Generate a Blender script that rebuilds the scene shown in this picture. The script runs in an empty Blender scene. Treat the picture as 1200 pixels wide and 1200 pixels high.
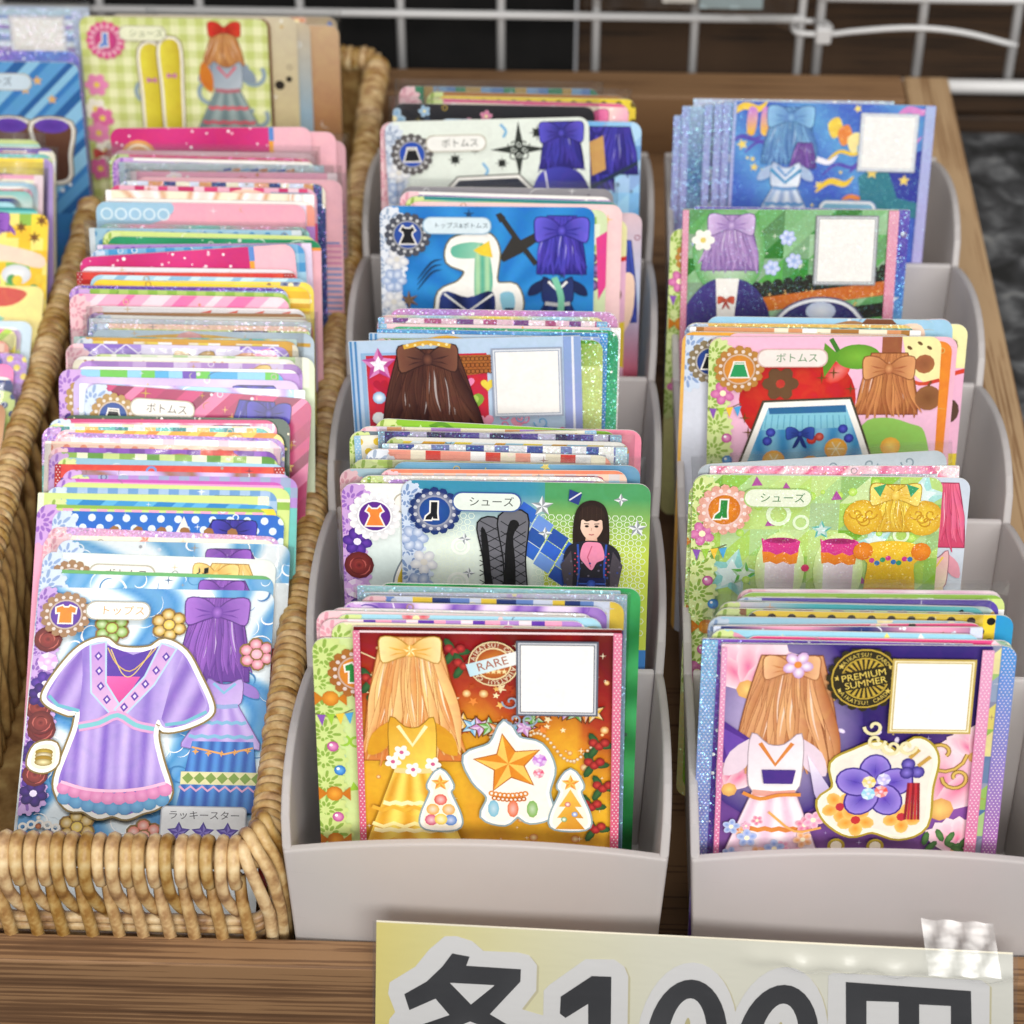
import bpy, math, random
from mathutils import Vector, Matrix
from mathutils.geometry import tessellate_polygon

M = 0.001            # the scene is laid out in millimetres
Z0 = 52.0            # crate underside lies on the table top (z = 0)
random.seed(7)
sc = bpy.context.scene
col = sc.collection

def W3(x, y, z):
    return Vector((x*M, y*M, (z+Z0)*M))

# ------------------------------------------------------------------ camera
cam_d = bpy.data.cameras.new('camera')
cam = bpy.data.objects.new('camera', cam_d)
col.objects.link(cam)
cam.location = W3(0, -339, 396)
cam.rotation_mode = 'XYZ'
cam.rotation_euler = (math.radians(90-41), 0, math.radians(1.679))
cam_d.sensor_width = 36
cam_d.sensor_fit = 'HORIZONTAL'
cam_d.lens = 36*2703/1200
cam_d.clip_start = 0.01
cam_d.clip_end = 20
cam_d.dof.use_dof = True
cam_d.dof.focus_distance = 0.548
cam_d.dof.aperture_fstop = 19
sc.camera = cam

# ------------------------------------------------------------------ world, shop lamps and an added frontal fill
world = bpy.data.worlds.new('World')
sc.world = world
world.use_nodes = True
bgn = world.node_tree.nodes['Background']
bgn.inputs[0].default_value = (0.98, 0.98, 1.0, 1)
bgn.inputs[1].default_value = 0.31

def area(name, loc, target, sx, sy, power, color):
    l = bpy.data.lights.new(name, 'AREA')
    l.shape = 'RECTANGLE'; l.size = sx; l.size_y = sy; l.energy = power; l.color = color
    o = bpy.data.objects.new(name, l); col.objects.link(o)
    o.location = loc
    o.rotation_euler = (Vector(target)-Vector(loc)).to_track_quat('-Z', 'Y').to_euler()
    return o
area('ceiling_or_fill_lamp', (0.35, -0.30, 1.75), (0, 0.10, 0.05), 0.30, 1.3, 10, (1.0, 0.975, 0.94))
area('ceiling_or_fill_lamp', (-0.75, -0.15, 1.65), (-0.05, 0.10, 0.05), 0.25, 1.3, 7.5, (1.0, 0.97, 0.93))
area('ceiling_or_fill_lamp', (0.25, -1.55, 1.22), (0, 0.10, 0.05), 1.4, 0.4, 42, (1.0, 0.97, 0.93))  # added fill from behind the camera, brightens the upright sign

vs = sc.view_settings
vs.view_transform = 'Standard'
vs.look = 'None'
vs.exposure = -0.17
vs.gamma = 1.0
vs.use_curve_mapping = False
sc.cycles.max_bounces = 7
sc.cycles.transparent_max_bounces = 12
sc.cycles.caustics_reflective = False
sc.cycles.caustics_refractive = False

# ------------------------------------------------------------------ colours
def s2l(c):
    return tuple((v/12.92 if v <= 0.04045 else ((v+0.055)/1.055)**2.4) for v in c)
def hx(h):
    if not isinstance(h, str): return h
    h = h.lstrip('#')
    return s2l(tuple(int(h[i:i+2], 16)/255 for i in (0, 2, 4)))
def mix(a, b, t):
    a, b = hx(a), hx(b); t = max(0.0, min(1.0, t))
    return tuple(a[i]+(b[i]-a[i])*t for i in range(3))

# ------------------------------------------------------------------ materials
def new_mat(name):
    m = bpy.data.materials.new(name); m.use_nodes = True
    nt = m.node_tree
    b = nt.nodes['Principled BSDF']
    return m, nt, b
def N(nt, t, **kw):
    n = nt.nodes.new(t)
    for k, v in kw.items(): setattr(n, k, v)
    return n

def print_mat(name, flake, amount=0.34):
    m, nt, b = new_mat(name)
    at = N(nt, 'ShaderNodeAttribute'); at.attribute_name = 'Col'
    tc = N(nt, 'ShaderNodeTexCoord')
    nz = N(nt, 'ShaderNodeTexNoise'); nz.inputs['Scale'].default_value = 900; nz.inputs['Detail'].default_value = 3
    nt.links.new(tc.outputs['Object'], nz.inputs['Vector'])
    mr = N(nt, 'ShaderNodeMapRange'); mr.inputs[3].default_value = 0.93; mr.inputs[4].default_value = 1.05
    nt.links.new(nz.outputs[0], mr.inputs[0])
    nzb = N(nt, 'ShaderNodeTexNoise'); nzb.inputs['Scale'].default_value = 210; nzb.inputs['Detail'].default_value = 4; nzb.inputs['Distortion'].default_value = 1.2
    nt.links.new(tc.outputs['Object'], nzb.inputs['Vector'])
    hs = N(nt, 'ShaderNodeHueSaturation')
    mh = N(nt, 'ShaderNodeMapRange'); mh.inputs[1].default_value = 0.3; mh.inputs[2].default_value = 0.7; mh.inputs[3].default_value = 0.494; mh.inputs[4].default_value = 0.506
    mv = N(nt, 'ShaderNodeMapRange'); mv.inputs[1].default_value = 0.3; mv.inputs[2].default_value = 0.7; mv.inputs[3].default_value = 0.95; mv.inputs[4].default_value = 1.03
    nt.links.new(nzb.outputs[0], mh.inputs[0]); nt.links.new(nzb.outputs[0], mv.inputs[0])
    nt.links.new(mh.outputs[0], hs.inputs['Hue']); nt.links.new(mv.outputs[0], hs.inputs['Value'])
    nt.links.new(at.outputs['Color'], hs.inputs['Color'])
    mul = N(nt, 'ShaderNodeMix'); mul.data_type = 'RGBA'; mul.blend_type = 'MULTIPLY'; mul.inputs[0].default_value = 1
    nt.links.new(hs.outputs[0], mul.inputs[6]); nt.links.new(mr.outputs[0], mul.inputs[7])
    nt.links.new(mul.outputs[2], b.inputs['Base Color'])
    b.inputs['Roughness'].default_value = 0.34
    b.inputs['Specular IOR Level'].default_value = 0.45
    b.inputs['Coat Weight'].default_value = 0.10
    b.inputs['Coat Roughness'].default_value = 0.12
    bp = N(nt, 'ShaderNodeBump'); bp.inputs['Strength'].default_value = 0.05; bp.inputs['Distance'].default_value = 0.0002
    nz2 = N(nt, 'ShaderNodeTexNoise'); nz2.inputs['Scale'].default_value = 60
    nt.links.new(tc.outputs['Object'], nz2.inputs['Vector'])
    nt.links.new(nz2.outputs[0], bp.inputs['Height'])
    nt.links.new(bp.outputs[0], b.inputs['Normal'])
    if flake:
        # foil print: tiny tilted mirror flakes with a thin film
        geo = N(nt, 'ShaderNodeNewGeometry')
        vo = N(nt, 'ShaderNodeTexVoronoi'); vo.inputs['Scale'].default_value = flake
        nt.links.new(tc.outputs['Object'], vo.inputs['Vector'])
        sub = N(nt, 'ShaderNodeVectorMath', operation='SUBTRACT'); sub.inputs[1].default_value = (0.5, 0.5, 0.5)
        nt.links.new(vo.outputs['Color'], sub.inputs[0])
        sca = N(nt, 'ShaderNodeVectorMath', operation='SCALE'); sca.inputs['Scale'].default_value = 1.1
        nt.links.new(sub.outputs[0], sca.inputs[0])
        add = N(nt, 'ShaderNodeVectorMath', operation='ADD')
        nt.links.new(geo.outputs['Normal'], add.inputs[0]); nt.links.new(sca.outputs[0], add.inputs[1])
        nor = N(nt, 'ShaderNodeVectorMath', operation='NORMALIZE'); nt.links.new(add.outputs[0], nor.inputs[0])
        gl = N(nt, 'ShaderNodeBsdfPrincipled')
        hue = N(nt, 'ShaderNodeCombineColor'); hue.mode = 'HSV'
        sep = N(nt, 'ShaderNodeSeparateColor'); nt.links.new(vo.outputs['Color'], sep.inputs[0])
        nt.links.new(sep.outputs[0], hue.inputs[0]); hue.inputs[1].default_value = 0.62; hue.inputs[2].default_value = 1.0
        mx = N(nt, 'ShaderNodeMix'); mx.data_type = 'RGBA'; mx.inputs[0].default_value = 0.6
        nt.links.new(at.outputs['Color'], mx.inputs[6]); nt.links.new(hue.outputs[0], mx.inputs[7])
        nt.links.new(mx.outputs[2], gl.inputs['Base Color'])
        gl.inputs['Metallic'].default_value = 1.0
        gl.inputs['Roughness'].default_value = 0.28
        nf = N(nt, 'ShaderNodeTexNoise'); nf.inputs['Scale'].default_value = 55; nf.inputs['Detail'].default_value = 1
        nt.links.new(tc.outputs['Object'], nf.inputs['Vector'])
        mf = N(nt, 'ShaderNodeMapRange'); mf.inputs[1].default_value = 0.25; mf.inputs[2].default_value = 0.75; mf.inputs[3].default_value = 180; mf.inputs[4].default_value = 900
        nt.links.new(nf.outputs[0], mf.inputs[0]); nt.links.new(mf.outputs[0], gl.inputs['Thin Film Thickness'])
        gl.inputs['Thin Film IOR'].default_value = 1.7
        nt.links.new(nor.outputs[0], gl.inputs['Normal'])
        ms = N(nt, 'ShaderNodeMixShader')
        thr = N(nt, 'ShaderNodeMapRange'); thr.inputs[1].default_value = 0.45; thr.inputs[2].default_value = 0.75
        thr.inputs[3].default_value = amount*0.45; thr.inputs[4].default_value = amount
        nt.links.new(sep.outputs[1], thr.inputs[0]); nt.links.new(thr.outputs[0], ms.inputs[0])
        nt.links.new(b.outputs[0], ms.inputs[1]); nt.links.new(gl.outputs[0], ms.inputs[2])
        nt.links.new(ms.outputs[0], nt.nodes['Material Output'].inputs['Surface'])
    return m

def simple(name, c, rough=0.5, spec=0.5, metal=0.0):
    m, nt, b = new_mat(name)
    b.inputs['Base Color'].default_value = (*hx(c), 1)
    b.inputs['Roughness'].default_value = rough
    b.inputs['Specular IOR Level'].default_value = spec
    b.inputs['Metallic'].default_value = metal
    return m

def noisy(name, stops, scale, rough=0.6, detail=5, stretch=(1, 1, 1), bump=0.2, bdist=0.0004, coord='Object', spec=0.4, distort=0.0):
    m, nt, b = new_mat(name)
    tc = N(nt, 'ShaderNodeTexCoord'); mp = N(nt, 'ShaderNodeMapping'); mp.inputs['Scale'].default_value = stretch
    nt.links.new(tc.outputs[coord], mp.inputs[0])
    nz = N(nt, 'ShaderNodeTexNoise'); nz.inputs['Scale'].default_value = scale; nz.inputs['Detail'].default_value = detail
    nz.inputs['Distortion'].default_value = distort
    nt.links.new(mp.outputs[0], nz.inputs['Vector'])
    cr = N(nt, 'ShaderNodeValToRGB')
    els = cr.color_ramp.elements
    while len(els) < len(stops): els.new(0.5)
    for e, (p, c) in zip(els, stops):
        e.position = p; e.color = (*hx(c), 1)
    nt.links.new(nz.outputs[0], cr.inputs[0]); nt.links.new(cr.outputs[0], b.inputs['Base Color'])
    b.inputs['Roughness'].default_value = rough
    b.inputs['Specular IOR Level'].default_value = spec
    bp = N(nt, 'ShaderNodeBump'); bp.inputs['Strength'].default_value = bump; bp.inputs['Distance'].default_value = bdist
    nt.links.new(nz.outputs[0], bp.inputs['Height']); nt.links.new(bp.outputs[0], b.inputs['Normal'])
    return m

def wood(name, dark, mid, light, axis):
    m, nt, b = new_mat(name)
    tc = N(nt, 'ShaderNodeTexCoord'); mp = N(nt, 'ShaderNodeMapping')
    st = [150, 150, 150]; st[axis] = 7
    mp.inputs['Scale'].default_value = st
    nt.links.new(tc.outputs['Object'], mp.inputs[0])
    n1 = N(nt, 'ShaderNodeTexNoise'); n1.inputs['Scale'].default_value = 1.0; n1.inputs['Detail'].default_value = 6; n1.inputs['Roughness'].default_value = 0.65
    n1.inputs['Distortion'].default_value = 0.25
    nt.links.new(mp.outputs[0], n1.inputs['Vector'])
    mp2 = N(nt, 'ShaderNodeMapping'); s2 = [1100, 1100, 1100]; s2[axis] = 18
    mp2.inputs['Scale'].default_value = s2
    nt.links.new(tc.outputs['Object'], mp2.inputs[0])
    n2 = N(nt, 'ShaderNodeTexNoise'); n2.inputs['Scale'].default_value = 1.0; n2.inputs['Detail'].default_value = 4
    nt.links.new(mp2.outputs[0], n2.inputs['Vector'])
    n3 = N(nt, 'ShaderNodeTexNoise'); n3.inputs['Scale'].default_value = 14; n3.inputs['Detail'].default_value = 3
    nt.links.new(tc.outputs['Object'], n3.inputs['Vector'])
    ma = N(nt, 'ShaderNodeMath', operation='MULTIPLY_ADD'); ma.inputs[1].default_value = 0.55
    nt.links.new(n2.outputs[0], ma.inputs[0]); nt.links.new(n1.outputs[0], ma.inputs[2])
    mb = N(nt, 'ShaderNodeMath', operation='MULTIPLY_ADD'); mb.inputs[1].default_value = 0.5
    nt.links.new(n3.outputs[0], mb.inputs[0]); nt.links.new(ma.outputs[0], mb.inputs[2])
    sp = N(nt, 'ShaderNodeSeparateXYZ'); nt.links.new(tc.outputs['Object'], sp.inputs[0])
    ya = N(nt, 'ShaderNodeMath', operation='ADD'); nt.links.new(sp.outputs[1 if axis == 0 else 0], ya.inputs[0]); nt.links.new(sp.outputs[2], ya.inputs[1])
    n4 = N(nt, 'ShaderNodeTexNoise'); n4.inputs['Scale'].default_value = 0.35; n4.inputs['Detail'].default_value = 2; nt.links.new(mp.outputs[0], n4.inputs['Vector'])
    yb = N(nt, 'ShaderNodeMath', operation='MULTIPLY_ADD'); yb.inputs[1].default_value = 0.006; nt.links.new(n4.outputs[0], yb.inputs[0]); nt.links.new(ya.outputs[0], yb.inputs[2])
    yc = N(nt, 'ShaderNodeMath', operation='MULTIPLY'); yc.inputs[1].default_value = 3900.0; nt.links.new(yb.outputs[0], yc.inputs[0])
    sn = N(nt, 'ShaderNodeMath', operation='SINE'); nt.links.new(yc.outputs[0], sn.inputs[0])
    md = N(nt, 'ShaderNodeMath', operation='MULTIPLY_ADD'); md.inputs[1].default_value = 0.055
    nt.links.new(sn.outputs[0], md.inputs[0]); nt.links.new(mb.outputs[0], md.inputs[2])
    cr = N(nt, 'ShaderNodeValToRGB'); e = cr.color_ramp.elements
    e.new(0.5)
    for el, p, c in zip(e, (0.70, 0.95, 1.0), (dark, mid, light)):
        el.position = p; el.color = (*hx(c), 1)
    nt.links.new(md.outputs[0], cr.inputs[0]); nt.links.new(cr.outputs[0], b.inputs['Base Color'])
    b.inputs['Roughness'].default_value = 0.55; b.inputs['Specular IOR Level'].default_value = 0.35
    bp = N(nt, 'ShaderNodeBump'); bp.inputs['Strength'].default_value = 0.25; bp.inputs['Distance'].default_value = 0.0004
    nt.links.new(ma.outputs[0], bp.inputs['Height']); nt.links.new(bp.outputs[0], b.inputs['Normal'])
    return m

MAT = {}
MAT['print'] = print_mat('card_print', 0)
MAT['foil'] = print_mat('card_foil_print', 3000, 0.30)
MAT['softfoil'] = print_mat('card_soft_foil_print', 3500, 0.09)
MAT['board'] = simple('card_board_white', '#e9e6e0', 0.6)
MAT['wicker'] = noisy('wicker_cane', [(0.30, '#744d26'), (0.43, '#a87e48'), (0.56, '#cba96f'), (0.74, '#e2cc9c')], 230, 0.46, 5, bump=0.25, bdist=0.0003, coord='Object', spec=0.5)
def strand_tone(m):
    nt = m.node_tree; b = nt.nodes['Principled BSDF']
    src = b.inputs['Base Color'].links[0].from_socket
    oi = N(nt, 'ShaderNodeObjectInfo'); hs = N(nt, 'ShaderNodeHueSaturation')
    mr = N(nt, 'ShaderNodeMapRange'); mr.inputs[3].default_value = 0.72; mr.inputs[4].default_value = 1.12
    nt.links.new(oi.outputs['Random'], mr.inputs[0]); nt.links.new(mr.outputs[0], hs.inputs['Value'])
    ms = N(nt, 'ShaderNodeMapRange'); ms.inputs[3].default_value = 1.1; ms.inputs[4].default_value = 0.85
    nt.links.new(oi.outputs['Random'], ms.inputs[0]); nt.links.new(ms.outputs[0], hs.inputs['Saturation'])
    nt.links.new(src, hs.inputs['Color']); nt.links.new(hs.outputs[0], b.inputs['Base Color'])
    tc = N(nt, 'ShaderNodeTexCoord'); nz = N(nt, 'ShaderNodeTexNoise'); nz.inputs['Scale'].default_value = 900; nz.inputs['Detail'].default_value = 4
    nt.links.new(tc.outputs['Object'], nz.inputs['Vector'])
    b2 = N(nt, 'ShaderNodeBump'); b2.inputs['Strength'].default_value = 0.35; b2.inputs['Distance'].default_value = 0.0003
    nt.links.new(nz.outputs[0], b2.inputs['Height']); nt.links.new(b.inputs['Normal'].links[0].from_socket, b2.inputs['Normal']); nt.links.new(b2.outputs[0], b.inputs['Normal'])
    return m
strand_tone(MAT['wicker'])
MAT['wicker_in'] = noisy('wicker_cane_inner', [(0.3, '#77552c'), (0.5, '#a6824e'), (0.7, '#c6a76c')], 190, 0.5, 4, bump=0.25, bdist=0.0003)
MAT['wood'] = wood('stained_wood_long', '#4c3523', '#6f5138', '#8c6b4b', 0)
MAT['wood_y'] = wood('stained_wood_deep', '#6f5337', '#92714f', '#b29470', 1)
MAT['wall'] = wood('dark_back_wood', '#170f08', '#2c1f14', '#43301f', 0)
MAT['black'] = noisy('void_shade_black', [(0.3, '#060606'), (0.7, '#131110')], 60, 0.9)  # darkness of the unlit void put into the colour
MAT['table'] = noisy('mottled_dark_table', [(0.34, '#1f2020'), (0.5, '#3c3d3f'), (0.64, '#66686a'), (0.8, '#8a8b88')], 85, 0.6, 7, bump=0.1, distort=0.6)
MAT['wire'] = simple('white_coated_wire', '#d9d9d9', 0.35)
MAT['sign'] = None

def plastic():
    m, nt, b = new_mat('milky_plastic')
    b.inputs['Base Color'].default_value = (*hx('#dedad9'), 1)
    b.inputs['Roughness'].default_value = 0.32
    b.inputs['Specular IOR Level'].default_value = 0.45
    tc = N(nt, 'ShaderNodeTexCoord')
    nz = N(nt, 'ShaderNodeTexNoise'); nz.inputs['Scale'].default_value = 500; nz.inputs['Detail'].default_value = 2
    nt.links.new(tc.outputs['Object'], nz.inputs['Vector'])
    bp = N(nt, 'ShaderNodeBump'); bp.inputs['Strength'].default_value = 0.08; bp.inputs['Distance'].default_value = 0.0002
    nt.links.new(nz.outputs[0], bp.inputs['Height']); nt.links.new(bp.outputs[0], b.inputs['Normal'])
    n2 = N(nt, 'ShaderNodeTexNoise'); n2.inputs['Scale'].default_value = 25; n2.inputs['Detail'].default_value = 6
    nt.links.new(tc.outputs['Object'], n2.inputs['Vector'])
    mr = N(nt, 'ShaderNodeMapRange'); mr.inputs[3].default_value = 0.24; mr.inputs[4].default_value = 0.42
    nt.links.new(n2.outputs[0], mr.inputs[0]); nt.links.new(mr.outputs[0], b.inputs['Roughness'])
    wv = N(nt, 'ShaderNodeMapping'); wv.inputs['Scale'].default_value = (60, 60, 1500); wv.inputs['Rotation'].default_value = (0.2, 0.1, 0.3)
    nt.links.new(tc.outputs['Object'], wv.inputs[0])
    n3 = N(nt, 'ShaderNodeTexNoise'); n3.inputs['Scale'].default_value = 1.0; n3.inputs['Detail'].default_value = 3
    nt.links.new(wv.outputs[0], n3.inputs['Vector'])
    scr = N(nt, 'ShaderNodeMapRange'); scr.inputs[1].default_value = 0.66; scr.inputs[2].default_value = 0.74; scr.inputs[3].default_value = 0.0; scr.inputs[4].default_value = 0.5
    nt.links.new(n3.outputs[0], scr.inputs[0])
    dust = N(nt, 'ShaderNodeMapRange'); dust.inputs[1].default_value = 0.35; dust.inputs[2].default_value = 0.75; dust.inputs[3].default_value = 0.0; dust.inputs[4].default_value = 0.35
    nt.links.new(n2.outputs[0], dust.inputs[0])
    sm_ = N(nt, 'ShaderNodeMath', operation='MAXIMUM'); nt.links.new(scr.outputs[0], sm_.inputs[0]); nt.links.new(dust.outputs[0], sm_.inputs[1])
    mxc = N(nt, 'ShaderNodeMix'); mxc.data_type = 'RGBA'; mxc.inputs[6].default_value = (*hx('#dedad9'), 1); mxc.inputs[7].default_value = (*hx('#c6bfbc'), 1)
    nt.links.new(sm_.outputs[0], mxc.inputs[0]); nt.links.new(mxc.outputs[2], b.inputs['Base Color'])
    tr = N(nt, 'ShaderNodeBsdfTranslucent'); tr.inputs[0].default_value = (*hx('#e9e5e4'), 1)
    rf = N(nt, 'ShaderNodeBsdfTransparent'); rf.inputs[0].default_value = (0.9, 0.88, 0.88, 1)
    m1 = N(nt, 'ShaderNodeMixShader'); m1.inputs[0].default_value = 0.42
    nt.links.new(b.outputs[0], m1.inputs[1]); nt.links.new(tr.outputs[0], m1.inputs[2])
    m2 = N(nt, 'ShaderNodeMixShader'); m2.inputs[0].default_value = 0.13
    nt.links.new(m1.outputs[0], m2.inputs[1]); nt.links.new(rf.outputs[0], m2.inputs[2])
    nt.links.new(m2.outputs[0], nt.nodes['Material Output'].inputs['Surface'])
    return m
MAT['plastic'] = plastic()
def flat_print(name):
    m, nt, b = new_mat(name)
    at = N(nt, 'ShaderNodeAttribute'); at.attribute_name = 'Col'
    nt.links.new(at.outputs['Color'], b.inputs['Base Color'])
    b.inputs['Roughness'].default_value = 0.4
    return m
MAT['sign'] = flat_print('sign_print')

def clear_film(name, gloss, rough):
    m, nt, b = new_mat(name)
    nt.nodes.remove(b)
    tr = N(nt, 'ShaderNodeBsdfTransparent'); tr.inputs[0].default_value = (0.985, 0.99, 0.99, 1)
    gl = N(nt, 'ShaderNodeBsdfGlossy'); gl.inputs['Roughness'].default_value = rough
    tc = N(nt, 'ShaderNodeTexCoord')
    nz = N(nt, 'ShaderNodeTexNoise'); nz.inputs['Scale'].default_value = 90; nz.inputs['Detail'].default_value = 3
    nt.links.new(tc.outputs['Object'], nz.inputs['Vector'])
    bp = N(nt, 'ShaderNodeBump'); bp.inputs['Strength'].default_value = 0.5; bp.inputs['Distance'].default_value = 0.0008
    nt.links.new(nz.outputs[0], bp.inputs['Height']); nt.links.new(bp.outputs[0], gl.inputs['Normal'])
    lw = N(nt, 'ShaderNodeLayerWeight'); lw.inputs[0].default_value = 0.18
    ad = N(nt, 'ShaderNodeMath', operation='MULTIPLY_ADD'); ad.inputs[1].default_value = 0.5; ad.inputs[2].default_value = gloss
    nt.links.new(lw.outputs['Facing'], ad.inputs[0])
    ms = N(nt, 'ShaderNodeMixShader')
    nt.links.new(ad.outputs[0], ms.inputs[0]); nt.links.new(tr.outputs[0], ms.inputs[1]); nt.links.new(gl.outputs[0], ms.inputs[2])
    nt.links.new(ms.outputs[0], nt.nodes['Material Output'].inputs['Surface'])
    return m
MAT['film'] = clear_film('clear_sleeve_film', 0.08, 0.14)
MAT['tape'] = clear_film('clear_tape_film', 0.10, 0.30)

# ------------------------------------------------------------------ objects
def link(name, me, mat=None, parent=None, loc=None, rot=None):
    o = bpy.data.objects.new(name, me)
    col.objects.link(o)
    if mat is not None and me is not None and len(me.materials) == 0: me.materials.append(mat)
    if parent is not None: o.parent = parent
    if loc is not None: o.location = loc
    if rot is not None: o.rotation_euler = rot
    return o
def tag(o, label, cat=None, group=None, kind=None):
    if label: o['label'] = label
    if cat: o['category'] = cat
    if group: o['group'] = group
    if kind: o['kind'] = kind
    return o
def mesh(name, V, F, smooth=False):
    me = bpy.data.meshes.new(name)
    me.from_pydata(V, [], F); me.update()
    if smooth: me.polygons.foreach_set('use_smooth', [True]*len(me.polygons))
    return me
def empty(name, loc=(0, 0, 0)):
    o = bpy.data.objects.new(name, None); o.empty_display_size = 0.02
    col.objects.link(o); o.location = loc
    return o
def boxm(name, x0, x1, y0, y1, z0, z1):
    """box in millimetres, mesh coordinates relative to its own base centre; returns (mesh, loc)"""
    cx, cy = (x0+x1)/2, (y0+y1)/2
    V = [((x-cx)*M, (y-cy)*M, (z-z0)*M) for z in (z0, z1) for y in (y0, y1) for x in (x0, x1)]
    F = [(0, 2, 3, 1), (4, 5, 7, 6), (0, 1, 5, 4), (1, 3, 7, 5), (3, 2, 6, 7), (2, 0, 4, 6)]
    return mesh(name, V, F), W3(cx, cy, z0)
def bevel(o, w, seg=2):
    b = o.modifiers.new('bevel', 'BEVEL'); b.width = w*M; b.segments = seg; b.limit_method = 'ANGLE'; b.angle_limit = 0.7
    return o
def spline(pts, n):
    """Catmull-Rom through pts (any dimension), n samples per span"""
    P = [Vector(p) for p in pts]
    P = [P[0]*2-P[1]] + P + [P[-1]*2-P[-2]]
    out = []
    for i in range(1, len(P)-2):
        a, b, c, d = P[i-1:i+3]
        for k in range(n):
            t = k/n
            out.append(0.5*((2*b)+(c-a)*t+(2*a-5*b+4*c-d)*t*t+(3*b-a-3*c+d)*t**3))
    out.append(P[-2])
    return out
def tube_data(path, r, seg=8, caps=True, taper=None):
    """path: list of Vectors in mm. Returns V, F in metres"""
    V, F = [], []
    n = len(path)
    up = None
    for i, p in enumerate(path):
        t = (path[min(i+1, n-1)]-path[max(i-1, 0)]).normalized()
        if up is None:
            up = t.orthogonal().normalized()
        up = (up-t*up.dot(t)).normalized()
        s = t.cross(up)
        rr = r*(taper(i/(n-1)) if taper else 1)
        for k in range(seg):
            a = 2*math.pi*k/seg
            V.append(tuple((p+(up*math.cos(a)+s*math.sin(a))*rr)*M))
    for i in range(n-1):
        for k in range(seg):
            a, b = i*seg+k, i*seg+(k+1) % seg
            F.append((a, b, b+seg, a+seg))
    if caps:
        F.append(tuple(range(seg-1, -1, -1))); F.append(tuple(range((n-1)*seg, n*seg)))
    return V, F
def tube(name, pts, r, mat, parent=None, n=5, seg=8, origin=None, smooth_path=True, taper=None):
    P = spline(pts, n) if smooth_path else [Vector(p) for p in pts]
    og = Vector(origin if origin is not None else pts[0])
    V, F = tube_data([p-og for p in P], r, seg, taper=taper)
    o = link(name, mesh(name, V, F, True), mat, parent)
    o.location = W3(*og) if parent is None else W3(*og)-parent.location
    return o

# ================================================================== the setting
me, loc = boxm('table', -420, 460, -60, 392, -64, -52)
tag(link('table_top', me, MAT['table'], None, loc), 'dark grey mottled table top beside and under the wooden crate', None, None, 'structure')
for k in range(5):
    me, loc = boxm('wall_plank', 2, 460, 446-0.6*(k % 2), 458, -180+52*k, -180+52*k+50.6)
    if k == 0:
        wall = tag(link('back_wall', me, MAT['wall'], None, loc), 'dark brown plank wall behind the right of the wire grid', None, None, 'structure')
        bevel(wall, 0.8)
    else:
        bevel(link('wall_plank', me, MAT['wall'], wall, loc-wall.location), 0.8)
me, loc = boxm('recess', -420, 1, 440, 446, -180, 120)  # flat panel, its black colour stands in for deep shade
tag(link('void_shade_panel', me, MAT['black'], None, loc), 'panel coloured black for the unlit void behind the left of the wire grid', None, None, 'structure')

me, loc = boxm('unseen_shade_board', -420, 70, 318, 440, 150, 166)  # out of view, added only to cast shade on the rear left
tag(link('unseen_shade_board', me, MAT['wall'], None, loc), 'unseen board added above the rear left of the crate to shade it', None, None, 'structure')

# ---- wire grids
def grid_panel(label, xs, zs, y, x0, x1, z0, z1, r, thick=None):
    root = empty('wire_grid_panel', W3((x0+x1)/2, y, z0))
    tag(root, label, 'wire grid', 'white wire grid panels')
    for x in xs:
        tube('upright_wire', [(x, y, z0), (x, y, (z0+z1)/2), (x, y, z1)], r, MAT['wire'], root, 1, 10)
    for z in zs:
        rr = thick if thick and z == zs[0] else r*0.95
        tube('cross_wire', [(x0, y-r-rr+0.3, z), ((x0+x1)/2, y-r-rr+0.3, z), (x1, y-r-rr+0.3, z)], rr, MAT['wire'], root, 1, 10)
    return root
grid_panel('white wire grid panel standing behind the left of the crate',
           [-205.6, -169.6, -133.6, -97.6, -61.6, -25.6, 8.5, 43.7, 81.6], [-9.6, 26], 400, -240, 82.5, -51.8, 90, 1.55)
grid_panel('white wire grid panel with a thick bottom wire behind the right of the crate',
           [88.3, 124.6, 158.0, 193], [-35, -0.5, 36], 400, 87, 240, -35, 90, 1.75, 2.7)
zt = empty('cable_tie', W3(85, 397, -14))
tag(zt, 'white plastic cable tie joining the two wire grid panels', 'cable tie')
V, F = tube_data(spline([(78.5, 399, -14), (80, 395.5, -14), (85, 395, -14.2), (90, 395.4, -14), (92.2, 399, -14), (90, 403.5, -14), (85, 404, -14), (80, 403.5, -14), (78.5, 399.3, -14)], 4), 1.0, 8)
link('loop', mesh('loop', [(v[0]-0.085, v[1]-0.397, v[2]+0.014) for v in V], F, True), MAT['wire'], zt)
tube('tail', [(91.5, 394.6, -14), (102, 393, -11.5), (120, 392, -9.5), (138, 392, -11), (158, 393, -16.5)], 1.05, MAT['wire'], zt, 5, 8)
me, l2 = boxm('head', 86.5, 92, 392.6, 396.2, -17.2, -11)
bevel(link('head', me, MAT['wire'], zt, l2-zt.location), 0.7)

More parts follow.
